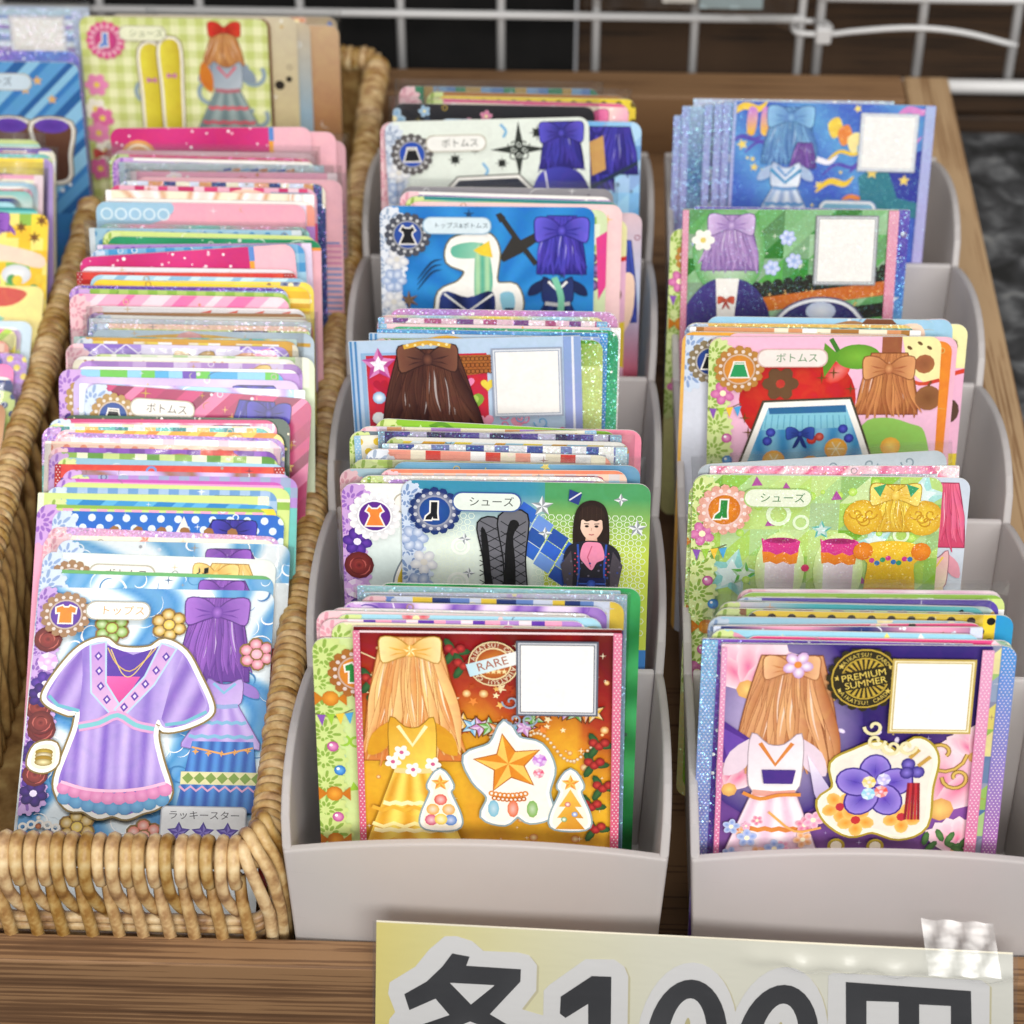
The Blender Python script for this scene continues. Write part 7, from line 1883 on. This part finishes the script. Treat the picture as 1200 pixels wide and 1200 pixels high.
# ---- basket, middle compartment
G = 'cards in the middle basket compartment'
A_ = [
 ('a01', 'pink card back at the rear right of the basket, in a clear sleeve', face_pink_back, 0, 0, 1),
 ('a02', 'pink card back with rounded corner behind the magenta card', face_pink_back, 0, 0, 0),
 ('a03', 'magenta glitter card standing highest at the rear of the basket', lambda A: face_magenta(A, 1), 0, 0, 0),
 ('a04', 'pale pink card in a sleeve just in front of the rear magenta card', st('glitter', ['#f2b6c6', '#f6ccd6', '#ffffff'], vmax=10, seed=3), 0, 0, 1),
 ('a05', 'foil card with blue stripes and green leaf shapes near the basket\'s rear', lambda A: (face_code(A, ('#c4dcec', '#9fc4e0'), 'hstripes', ['#d8e4ea', '#9fb4d0', '#e8eef0', '#7f94c0'], vmax=12, code=False), A.disc(18, 5, 9, '#7fb87a', '#5f94a8', 14, 2.6), [A.poly([(30+2.6*k, 1.5), (32.4+2.6*k, 1.0), (31.6+2.6*k, 7), (29.4+2.6*k, 7.5)], ('#3f5fb0', '#e08a4a', '#8fb4e0')[k % 3]) for k in range(8)]), 1, 1, 0),
 ('a06', 'clear sleeved pink card standing out right in the basket', face_pink_back, 0, 0, 1),
 ('a07', 'card with magenta panels and a grey blue window in the basket', lambda A: (face_style(A, 'stripes', ['#d84a7c', '#e8b0c4', '#c83a6c', '#f0d0d8'], vmax=10, seed=3), A.poly(cspline([(34, 2), (40, 0.5), (47, 3), (46, 8), (38, 7)], 4), '#f4cdb8'), A.rect(46, 1.2, 57, 7.5, '#7f98b8')), 0, 0, 0),
 ('a08', 'plain pink card with a light blue scalloped corner in the basket', lambda A: (face_style(A, 'vgrad', ['#f0a8bc', '#f4bcc8'], vmax=12, seed=3), A.poly(cspline([(0, -1), (18, -1), (22, 2), (16, 6), (0, 8)], 4), '#9fc8e0'), [A.ring(3+4*k, 3.4, 1.3, 1.8, '#d8ecf4', 12) for k in range(5)]), 0, 0, 0),
 ('a09', 'teal and pink sparkling foil card in the basket', st('glitter', ['#7fd0c0', '#f0a0b8', '#ffffff'], vmax=10, seed=5), 0, 1, 0),
 ('a10', 'dark green card with orange trim in the basket', lambda A: (face_style(A, 'glitter', ['#1f8a5c', '#2f9a6c', '#8fe0b0'], vmax=10, seed=6), A.rect(0, 2.2, 59, 4.2, '#f09a3c'), A.rect(49, 3, 60, 80, '#f2b9c4')), 0, 0, 0),
 ('a11', 'magenta glitter card tilted up right in the middle of the basket', lambda A: face_magenta(A, 5), 0, 0, 0),
 ('a12', 'white card edge with a row of red hearts in the basket', lambda A: (face_style(A, 'plain', ['#e8e4ea'], vmax=8, seed=3), A.rect(0, 1.2, 59, 3.4, '#d85a6c'), [A.heart(5+4.2*k, 2.3, 0.9, '#f6e4e8' if k % 2 else '#b01c34') for k in range(13)]), 0, 0, 0),
 ('a13', 'light blue rounded card edge in the basket', st('diag', ['#a9d0e4', '#c8e2ee', '#8fbcd8'], vmax=8, seed=4), 0, 0, 0),
 ('a14', 'yellow banded card tilted down right in the basket', st('hstripes', ['#f0d23c', '#e8b83a', '#f6e68a', '#d8a83c'], vmax=8, seed=4), 0, 0, 0),
 ('a15', 'pink striped card with a peach lace corner in the basket', st('diag', ['#f07ab0', '#f6b0cc', '#f8dce4'], LP, 'm', vmax=22, seed=4), 0, 0, 0),
 ('a16', 'pale card edge with red and gold shapes in the basket', lambda A: (face_style(A, 'plain', ['#eae4e6'], LP, vmax=8, seed=3), [A.poly([(28+7*k, 2), (34+7*k, 0.6), (32+7*k, 4), (28+7*k, 5)], '#e0452c') for k in range(4)]), 0, 0, 0),
 ('a17', 'silver foil code card in the basket', cd(('#d8dce4', '#b8c0d4'), 'glitter', ['#cfd4de', '#e4e6ec', '#ffffff'], vmax=8), 1, 1, 0),
 ('a18', 'grey blue card with gold lines in the basket', lambda A: (face_style(A, 'vgrad', ['#a9bccb', '#c4d2dc'], vmax=9, seed=3), A.stroke([(12, 2.0), (28, 1.2), (44, 2.6), (58, 3.2)], 1.0, '#c99a2c', smooth=4), [scroll(A, 8+5*k, 3.2, 1.4, '#8a94a0', 0.35, 1) for k in range(4)], A.disc(26, 5, 5, '#c88a8a', n=12)), 0, 0, 0),
 ('a19', 'lilac diamond check card with a gold bow in the basket', lambda A: (face_style(A, 'diamonds', ['#e4dcf0', '#8a6ac4', '#a48ad4'], lace=LP, extras='m', vmax=16, seed=3), A.rect(20, 0, 46, 12, '#d8d0ea'), bow(A, 34, 4.2, 5.0, '#c99a3c', '#8a6420', False), A.disc(48, 6, 5.6, '#e8a04a', '#c87a2c', 14, 4.4), A.poly(cspline([(50, 2), (54, 0.6), (56, 4), (52, 6)], 4), '#ee7fae')), 0, 0, 0),
 ('a20', 'pale green and cream card edge in the basket', st('stripes', ['#d8e4c4', '#f0f0e0', '#b8d49a', '#e8ead8'], LG, vmax=8, seed=5, text='トップス'), 0, 0, 0),
 ('a21', 'purple and lilac checked card edge in the basket', st('squares', ['#b48ad0', '#c8a8dc', '#d8c4e8', '#a478c4'], vmax=8, seed=5, notes=4), 0, 0, 0),
 ('a22', 'card with blue, green and violet squares and a pale rim in the basket', st('squares', ['#4fa8d8', '#6ac04a', '#6a48b0', '#8fc8e8'], LV, 'p', ('#b08a4a', '#7a5a2a', '#6a3fae', 'skirt', '#15161c'), vmax=18, seed=6), 0, 0, 0),
 ('a23', 'lavender card with gold stars and indigo ribbons behind the magenta skirt badge card', st('stars', ['#c8b0e0', '#d8c8ea', '#c99a3c', '#e8d08a'], vmax=10, seed=5, motif=INDIGO), 0, 0, 0),
 ('a24', 'magenta card with a blue skirt badge and a name tab in the basket', lambda A: (face_style(A, 'diag', ['#a8285c', '#c83a74', '#8c1f4c', '#e07aa4', '#b83068'], LB, 's', BG, 'ボトムス', vmax=60, seed=5, notes=9, motif=INDIGO), [A.star(54-1.5*k, 18+7*k, 1.6, '#c99a3c', '#f0d88a') for k in range(4)]), 0, 0, 0),
 ('a25', 'dark green card edge with gold specks in the basket', st('glitter', ['#23402c', '#2f5a3c', '#d8c46a'], vmax=8, seed=5), 0, 0, 0),
 ('a26', 'cream card with lime lace corner and a gold flower in the basket', st('stripes', ['#f3ecd0', '#d8ecec', '#f0e0b8', '#e0f0e4'], LG, vmax=10, seed=7, notes=3), 0, 0, 0),
 ('a27', 'orange banded card edge in the basket', st('diag', ['#f0a02c', '#f4c04a', '#e88a24', '#f8dc8a'], LP, vmax=8, seed=8), 0, 0, 0),
 ('a28', 'pale pink card with white windows in the basket', st('stripes', ['#f2c8d4', '#dcecf0', '#f4d6de', '#e8f4f4'], LP, vmax=10, seed=9, notes=2), 0, 0, 0),
 ('a29', 'violet card with a red flower in the basket', lambda A: (face_style(A, 'stripes', ['#7a3cac', '#8a48bc', '#6f34a0', '#9454c4'], LP, vmax=10, seed=9), [A.disc(44+3.4*math.cos(k), 3.4+3.0*math.sin(k), 2.8, '#e8503c', '#c83428', 9) for k in range(6)], A.disc(34, 3, 4.4, '#b8824c', n=12, ry=2)), 0, 0, 0),
 ('a30', 'sky blue lace card with yellow and blue arcs in the basket', lambda A: (face_style(A, 'plain', ['#9fcbe2'], LG, vmax=10, seed=9), [A.disc(12+11*k, 7.5, 5.6, ('#3f6ac0', '#e8d23c', '#4f9ad0', '#d84a3c')[k % 4], n=16) for k in range(5)], [scroll(A, 14+9*k, 2.4, 1.4, '#8a8a6a', 0.35, 1) for k in range(5)]), 0, 0, 0),
 ('a31', 'lavender card with brown ornaments and a blue ribbon in the basket', st('swirl', ['#d4c0e4', '#b89cd4', '#9a6a3c'], LV, vmax=9, seed=9, motif=INDIGO), 0, 0, 0),
 ('a32', 'purple and pink horizontal striped card edge in the basket', st('hstripes', ['#c85ab4', '#e49acb', '#8a3c9c', '#f0c0de'], LV, vmax=8, seed=10), 0, 0, 0),
 ('a33', 'blue plaid card edge in the basket', st('gingham', ['#cfe0ee', '#6f9ccc'], LB, vmax=10, seed=11, motif=INDIGO), 0, 0, 0),
 ('a34', 'blue card with brown, pink and yellow blocks in the basket', lambda A: (face_style(A, 'diag', ['#3f94d0', '#5fb0dc', '#2f84c4'], LG, vmax=10, seed=12), [A.poly([(12+7*k, 3.0), (18+7*k, 2.6), (19+7*k, 7), (13+7*k, 7)], ('#8a5a34', '#6ab04a', '#8a5a34', '#f0d23c', '#e0608c', '#1c1c1c')[k % 6]) for k in range(7)], A.rect(55, 1, 60, 40, '#f2d23c')), 0, 0, 0),
 ('a35', 'blue card with rows of white rings in the basket', lambda A: (face_style(A, 'dots', ['#2c6cc4', '#dcebf6'], LB, vmax=12, seed=13, motif=INDIGO), A.poly([(31, 6.5), (33.5, 0.8), (36, 6.5)], '#e8e4dc'), A.disc(33.5, 4.6, 0.9, '#8a5a34', n=8), [A.disc(16+6*k, 5, 1.4, '#9a6a3c', n=7) for k in range(6)]), 0, 0, 0),
 ('a36', 'pink foil card with a peach lace corner near the front of the basket', st('glitter', ['#e4a8c8', '#c8a0dc', '#ffffff'], LP, vmax=10, seed=14), 0, 1, 0),
 ('a37', 'blue and white swirled card edge near the front of the basket', st('swirl', ['#eef5f8', '#a9d2ea', '#4f9bd0'], LB, vmax=10, seed=15, motif=PLUM), 0, 0, 0),
 ('a38', 'white card with bronze badge and name tab near the front of the basket', lambda A: (face_style(A, 'vgrad', ['#e4ece4', '#eef2ec'], LB, '', ('#a07a58', '#7a5638', '#6a3fae', 'skirt', '#ee8a2c'), 'ボトムス', vmax=12, seed=16, motif=BLOND), A.text('♪♫', 39, 4.6, 3.0, '#3f4440')), 0, 0, 0),
 ('a39', 'blue swirled card with a green top band behind the purple tunic card', st('swirl', ['#eef5f8', '#9fcbe6', '#4f9bd0'], LB, vmax=10, seed=17, strip='#6ab06a', motif=PLUM), 0, 0, 0),
 ('a40', 'blue swirled card with a purple tunic at the very front of the basket', face_tunic, 0, 0, 0),
]
for key, lab, dr, sq, fo, sl in A_: card(key, lab, G, dr, bool(sq), bool(fo), bool(sl))

G = 'cards in the left basket compartment'
B_ = [
 ('b1', 'lime and sky card in a clear sleeve at the rear of the left compartment', st('hstripes', ['#c8d88a', '#9fd0c8', '#e8ecc0', '#7fb8b0'], vmax=10, seed=2), 1),
 ('b2', 'yellow floral foil card with a violet border at the left edge', lambda A: (face_style(A, 'floral', ['#f2d23c', '#e0508c', '#f6e890', '#7fb84a'], vmax=24, seed=3), A.use('border'), A.rect(56.2, -1, 60, 87, '#a48ac8')), 0),
 ('b3', 'light blue rounded card in the left compartment', st('vgrad', ['#a9d4ea', '#d8eaf0', '#f0e8a0'], vmax=12, seed=4), 0),
 ('b4', 'teal and white rounded card in the left compartment', st('vgrad', ['#7fc8c0', '#e8eee8', '#d8dce0'], vmax=12, seed=5), 1),
 ('b5', 'card with nested red frames in the left compartment', lambda A: (face_style(A, 'plain', ['#9fd0d8'], vmax=10, seed=5), A.rrect(20, 2, 56, 30, 3, '#e8503c'), A.rrect(22, 3.6, 54, 30, 3, '#f4ece0'), A.rrect(24, 5.2, 52, 30, 3, '#d8342c')), 0),
 ('b6', 'yellow checked card with brown blossoms at the left edge', face_yellow_flowers, 0),
 ('b7', 'lemon yellow card with a red leaf and green diamonds at the left edge', lambda A: (face_style(A, 'plain', ['#f0e088'], vmax=26, seed=5), A.poly(cspline([(38, 2), (46, 0.4), (54, 2), (50, 6), (42, 6)], 4), '#c8402c'), A.poly([(30, 12), (40, 6), (46, 14), (36, 22)], '#3f9a6c'), A.poly([(40, 6), (48, 10), (46, 14)], '#8fd0b0')), 0),
 ('b8', 'pale blue card with a small black bow at the left edge', lambda A: (face_style(A, 'plain', ['#c8dcea'], vmax=20, seed=6), bow(A, 52, 12, 2.4, '#23252c', '#101116', False)), 0),
 ('b9', 'yellow and pink banded card at the left edge', st('diag', ['#f0e03c', '#f07ab4', '#b9d84a', '#f6f0a0'], vmax=20, seed=7), 0),
 ('b10', 'bright pink card with green spots at the left edge', st('bokeh', ['#f07ab4', '#f09ac4', '#e8609c', '#a9d84a'], vmax=20, seed=8), 0),
 ('b11', 'brown card corner lowest at the left edge', st('vgrad', ['#a8744c', '#c8986a', '#e8d8c0'], vmax=20, seed=8), 0),
]
for key, lab, dr, sl in B_: card(key, lab, G, dr, False, False, bool(sl))

G = 'cards in the rear basket compartments'
card('e1', 'brown flowered card at the far right of the rear compartment', G, st('floral', ['#b8a488', '#c87a3c', '#b05a7c', '#6a7ab0'], vmax=60, seed=4), sleeve=True)
card('e2', 'tan card edge behind the pale blue card in the rear compartment', G, st('vgrad', ['#c8a884', '#a87a54', '#8a6a4c'], vmax=60, seed=5))
card('e3', 'pale blue card edge in the rear compartment', G, st('vgrad', ['#c8b89c', '#8fa8b8', '#a9b8c0'], vmax=60, seed=6))
card('e4', 'cream card with small black marks in the rear compartment', G, lambda A: (face_style(A, 'vgrad', ['#d0c4a8', '#c8b890', '#b8a87c'], vmax=60, seed=7), A.disc(53, 22, 1.6, '#2c2620', n=8), A.disc(56, 20, 1.0, '#2c2620', n=8)))
card('e5', 'dark brown card sliver behind the yellow boots card', G, st('vgrad', ['#8a6a4a', '#5a3a28', '#d89a7a'], vmax=60, seed=8))
card('e6', 'yellow gingham card with a pair of yellow boots', G, face_yellow_boots)
card('d1', 'silver card in a clear sleeve at the top left corner', G, cd(('#c4d0e4', '#a9b8d8'), 'glitter', ['#c8d4e4', '#a9bcd8', '#ffffff'], vmax=30), True, False, True)
card('d2', 'pale foil code card near the top left corner', G, cd(('#b8c8e4', '#a9b4dc'), 'hstripes', ['#b8d0e0', '#8fa4d0', '#d8e4ee', '#a08ac8'], vmax=30), True, True)
card('d3', 'violet glittering foil band card near the top left corner', G, st('glitter', ['#8a7ad0', '#6a8ad8', '#f0f0ff'], vmax=10, seed=4), False, True)
card('d4', 'blue card with two brown and purple pots at the top left', G, face_pots)

# ---- further cards of which only a thin edge shows
TONES = [('pink', ['#f3a9c4', '#e0608c', '#fbe3ea', '#c83a74']), ('sky blue', ['#a9d4ea', '#4f9ad0', '#eaf4fa', '#2f6ab0']), ('lime', ['#cfe08a', '#8fb84a', '#f0f4cf', '#5f9a2c']), ('violet', ['#b48ad0', '#6a3fae', '#e6d7ee', '#8a48bc']),
         ('yellow', ['#f2da5a', '#e0a83a', '#fbf2b8', '#b87a2c']), ('cream', ['#f3ecd4', '#d89a6a', '#ffffff', '#a8743c']), ('red', ['#d8483c', '#f0a08c', '#a8201f', '#f8e0d0']), ('teal', ['#6fc4bc', '#2f8a8c', '#d8f0ea', '#f0c46a']),
         ('navy', ['#2c3f7c', '#6f8fd0', '#d8e0f4', '#f0cf4a']), ('peach', ['#f6cdb8', '#e88a6a', '#fdf0e6', '#c85a4a'])]
KINDS = [('striped', 'stripes'), ('dotted', 'dots'), ('flowered', 'floral'), ('gingham', 'gingham'), ('slant striped', 'diag'), ('confetti', 'confetti'), ('checked', 'squares'), ('swirled', 'swirl'), ('starry', 'stars'), ('banded', 'hstripes'), ('glittering', 'glitter')]
LACES = [LB, LP, LG, LV, LW, None]
frnd = random.Random(5)
def short(label):
    cut = len(label)
    for w in (' in ', ' at ', ' behind ', ' near ', ' standing', ' sticking', ' tilted', ' second ', ' mid-stack', ' right ', ' left ', ' furthest', ' showing', ' sloping', ' beside ', ' fanned', ' just ', ' furthest', ' highest', ' and ', ' stamped'):
        i = label.find(w)
        if i > 6: cut = min(cut, i)
    return ' '.join(label[:cut].split()[:8])
n_fill = 0
for grp, cards_ in list(STACKS.items()):
    if 'rear' in grp: continue
    for (ka, la), (kb, lb) in zip(cards_, cards_[1:]):          # back card, front card
        pa, pb = POS[ka], POS[kb]
        gap = pa[1]-pb[1]
        k = 0 if gap < 1.9 else 1 if gap < 5.5 else 2
        if ka in ('a03', 'a08', 'a11', 'a15', 'a19', 'a22', 'a24', 'a35', 'a38', 'a39', 'c1t5_blackfloral', 'b6', 'b7'): k = 0
        used_ = set()
        for q in range(k):
            t = (q+1)/(k+1)
            P = [pb[i]*(1-t)+pa[i]*t for i in range(5)]
            P[0] += frnd.uniform(-3, 3); P[2] += frnd.uniform(-0.9, 0.5); P[4] = P[4]*0.6+frnd.uniform(-0.8, 0.8)
            POS['x_%d' % n_fill] = tuple(P)
            tn, tc_ = frnd.choice([z for z in TONES if z[0] not in used_]); used_.add(tn); kn, kk = frnd.choice(KINDS)
            cs = tc_[:]
            if frnd.random() < 0.6: alt = frnd.choice(TONES)[1]; cs[1], cs[3] = alt[0], alt[1]
            sq = frnd.random() < 0.25
            lc = frnd.choice(LACES)
            dr = cd((cs[2], cs[0]), kk, cs, vmax=7, seed=n_fill) if sq else st(kk, cs, lc, vmax=7, seed=n_fill, motif=frnd.choice((INDIGO, PLUM, PINKH, BLOND, BROWN, None, None)), strip=frnd.choice((None, None, cs[3], '#f6f4ee')))
            card('x_%d' % n_fill, 'thin %s %s card edge behind the %s' % (tn, kn, short(lb)), grp, dr, sq, frnd.random() < 0.22, frnd.random() < 0.28)
            n_fill += 1

# ================================================================== the price sign
sg = empty('price_sign', W3(32, -14.6, -45))
tag(sg, 'laminated yellow and white price sign taped on the front of the crate', 'sign')
def sign_mesh(name, shapes, y, mat):
    """flat print on the sign plane; coordinates are x, z on the board front in millimetres"""
    V, C, F = [], [], []
    for k, (pts, c) in enumerate(shapes):
        fn = c if callable(c) else (lambda q: (lambda a, b: q))(hx(c))
        tr = tessellate_polygon([[Vector((p[0], p[1], 0)) for p in pts]])
        for t in tr:
            P = [pts[i] for i in t]
            if area2(P) < 0: P = P[::-1]
            b = len(V)
            for p in P:
                V.append(((p[0]-32)*M, (y-0.012*k)*M, (p[1]+45)*M)); C.append(fn(*p))
            F.append((b, b+1, b+2))
    me = bpy.data.meshes.new(name); me.from_pydata(V, [], F); me.update()
    ca = me.color_attributes.new('Col', 'FLOAT_COLOR', 'POINT'); ca.data.foreach_set('color', [q for c in C for q in (*c, 1.0)])
    return link(name, me, mat, sg)
def sm(pts, n=4): return cspline(pts, n)
sheet = [(-39.5, -7.0), (101.5, -13.1), (108.6, -62.0), (-42.0, -62.0)]
n = 14
top = [(-39.5+141*i/n, -7.0-6.1*i/n) for i in range(n+1)]; bot = [(-42.0+150.6*i/n, -62.0) for i in range(n+1)]
V, F = [], []
for yy in (0.0, 0.5):
    for row in (top, bot):
        for i, (a, b) in enumerate(row): V.append(((a-32)*M, (yy)*M, (b+45)*M))
m_ = n+1
for i in range(n):
    F += [(i, m_+i, m_+i+1, i+1), (2*m_+i, 2*m_+i+1, 3*m_+i+1, 3*m_+i), (i, i+1, 2*m_+i+1, 2*m_+i), (m_+i, 3*m_+i, 3*m_+i+1, m_+i+1)]
F += [(0, 2*m_, 3*m_, m_), (n, m_+n, 3*m_+n, 2*m_+n)]
link('paper', mesh('paper', V, F), simple('sign_paper', '#efe9d2', 0.5), sg)
yel = ramp([(0, '#fdec8c'), (0.08, '#fdf2a4'), (0.25, '#fdf8cc'), (0.45, '#fcfae6'), (1.0, '#fbfaf0')])
strips = []
for i in range(n): strips.append(([bot[i], bot[i+1], top[i+1], top[i]], lambda a, b: yel((a+40)/142)))
V, C, F = [], [], []
for P, fn in strips:
    b = len(V)
    for p in P: V.append(((p[0]-32)*M, -0.02*M, (p[1]+45)*M)); C.append(fn(*p))
    F.append((b, b+1, b+2, b+3))
me = bpy.data.meshes.new('yellow_print'); me.from_pydata(V, [], F); me.update()
ca = me.color_attributes.new('Col', 'FLOAT_COLOR', 'POINT'); ca.data.foreach_set('color', [q for c in C for q in (*c, 1.0)])
link('yellow_print', me, MAT['sign'], sg)
KO = [(-24.4, -11.2), (-21.8, -11.1), (-18.4, -12.7), (-15.9, -16.1), (-8.2, -16.3), (-5.7, -17.2), (-3.9, -20.7), (-4.0, -30.0), (-7.2, -37.0), (-1.7, -39.4), (0.4, -46), (0.6, -61), (-40.4, -61), (-37.8, -41.9), (-36.4, -39.2), (-37.8, -32.4), (-37.3, -28.2), (-31.3, -22.3), (-28.0, -16.0)]
K = [(-22.9, -17.2), (-19.0, -18.2), (-19.8, -21.5), (-7.5, -22.3), (-7.6, -26.8), (-14.6, -39.1), (-8.2, -45.1), (-4.0, -49), (-4.0, -61), (-36.5, -61), (-36.5, -47), (-30.6, -43.8), (-23.9, -39.8), (-27.0, -33.8), (-33.1, -38.3), (-34.1, -32.4), (-28.9, -27.6), (-25.2, -22.0)]
KH = [(-23.6, -27.8), (-13.4, -28.3), (-18.9, -35.6)]
KB = [(-24.5, -45.7), (-19.2, -42.0), (-13.6, -45.3), (-12, -48.4), (-27, -48.4)]
ONE_O = [(7.0, -18.1), (13.4, -18.0), (15.7, -20.5), (16.7, -24.0), (17.6, -61), (-2.4, -61), (-2.3, -29.9), (-1.1, -27.8)]
ONE = [(8.5, -24.1), (12.9, -24.2), (13.7, -61), (8.5, -61), (7.9, -34.3), (2.8, -39.8), (1.5, -38.2), (1.6, -31.9)]
def zero(cx, w, zt, h): return [(cx+w*math.cos(2*math.pi*i/36), zt-h/2+h/2*math.sin(2*math.pi*i/36)) for i in range(36)]
WHT, INK, SHD = '#fbfafa', '#34353a', '#e2dab4'
shapes = []
for o in (KO, ONE_O):
    shapes.append(([(a+0.5, b-0.6) for a, b in o], SHD))
shapes += [(zero(31.4, 11.6, -18.9, 60), SHD), (zero(52.3, 11.6, -19.8, 60), SHD)]
YO = [(61.5, -22.0), (62.4, -20.9), (95.9, -22.3), (97.9, -24.4), (102.6, -61), (64.6, -61)]
shapes += [([(a+0.5, b-0.5) for a, b in YO], SHD)]
shapes += [(KO, WHT), (ONE_O, WHT), (zero(31.0, 11.6, -18.4, 60), WHT), (zero(51.9, 11.6, -19.2, 60), WHT), (YO, WHT)]
shapes += [(K, INK), (KH, WHT), (KB, WHT), (ONE, INK)]
shapes += [(zero(31.0, 9.4, -24.5, 48), INK), (zero(52.0, 9.6, -25.6, 48), INK), (zero(31.1, 4.6, -31.3, 35), WHT), (zero(52.3, 4.7, -32.4, 35), WHT), (zero(30.9, 1.0, -38.5, 20), '#d8cf9c'), (zero(52.2, 1.0, -39.2, 20), '#d8cf9c')]
shapes += [([(65.6, -24.0), (93.9, -26.2), (98.9, -61), (93.8, -61), (90.1, -31.8), (82.9, -31.5), (86.0, -58), (81.2, -58), (78.2, -30.8), (70.9, -30.7), (73.9, -61), (69.2, -61)], INK)]
sign_mesh('lettering', shapes, -0.06, MAT['sign'])
def film(name, pts, y, mat, seed=1, nx=26, nz=8, amp=0.25, ridge=None):
    """thin wrinkled clear sheet over the four corner points (left top, right top, right bottom, left bottom)"""
    r = random.Random(seed); V, F = [], []
    for j in range(nz+1):
        for i in range(nx+1):
            u, v = i/nx, j/nz
            a = (pts[0][0]*(1-u)+pts[1][0]*u)*(1-v)+(pts[3][0]*(1-u)+pts[2][0]*u)*v
            b = (pts[0][1]*(1-u)+pts[1][1]*u)*(1-v)+(pts[3][1]*(1-u)+pts[2][1]*u)*v
            rg = ridge(a, b) if ridge else 0.0
            V.append(((a-32)*M, (y-rg-amp*(0.5+0.5*math.sin(u*17+v*5+seed))-r.uniform(0, amp*0.3))*M, (b+45)*M))
    for j in range(nz):
        for i in range(nx):
            a = j*(nx+1)+i; F.append((a, a+nx+1, a+nx+2, a+1))
    return link(name, mesh(name, V, F, True), mat, sg)
film('laminate', [(-40.2, -5.6), (102.3, -12.3), (109.2, -62), (-42.6, -62)], -0.55, MAT['tape'], 2, 90, 70, 0.3,
     lambda a, b: 3.2*math.exp(-((b-(-14.2-3.6*max(0, (a-42)/55)**0.7-0.5*math.sin(a*0.35)))/2.9)**2)*min(1, max(0, (a-40)/14))*(0.75+0.25*math.sin(a*0.6)))
film('tape', [(80.9, -6.8), (96.9, -7.3), (98.9, -16.5), (82.9, -16.5)], -3.6, MAT['tape'], 5, 14, 9, 0.5, lambda a, b: -(b+16.5)*0.85)
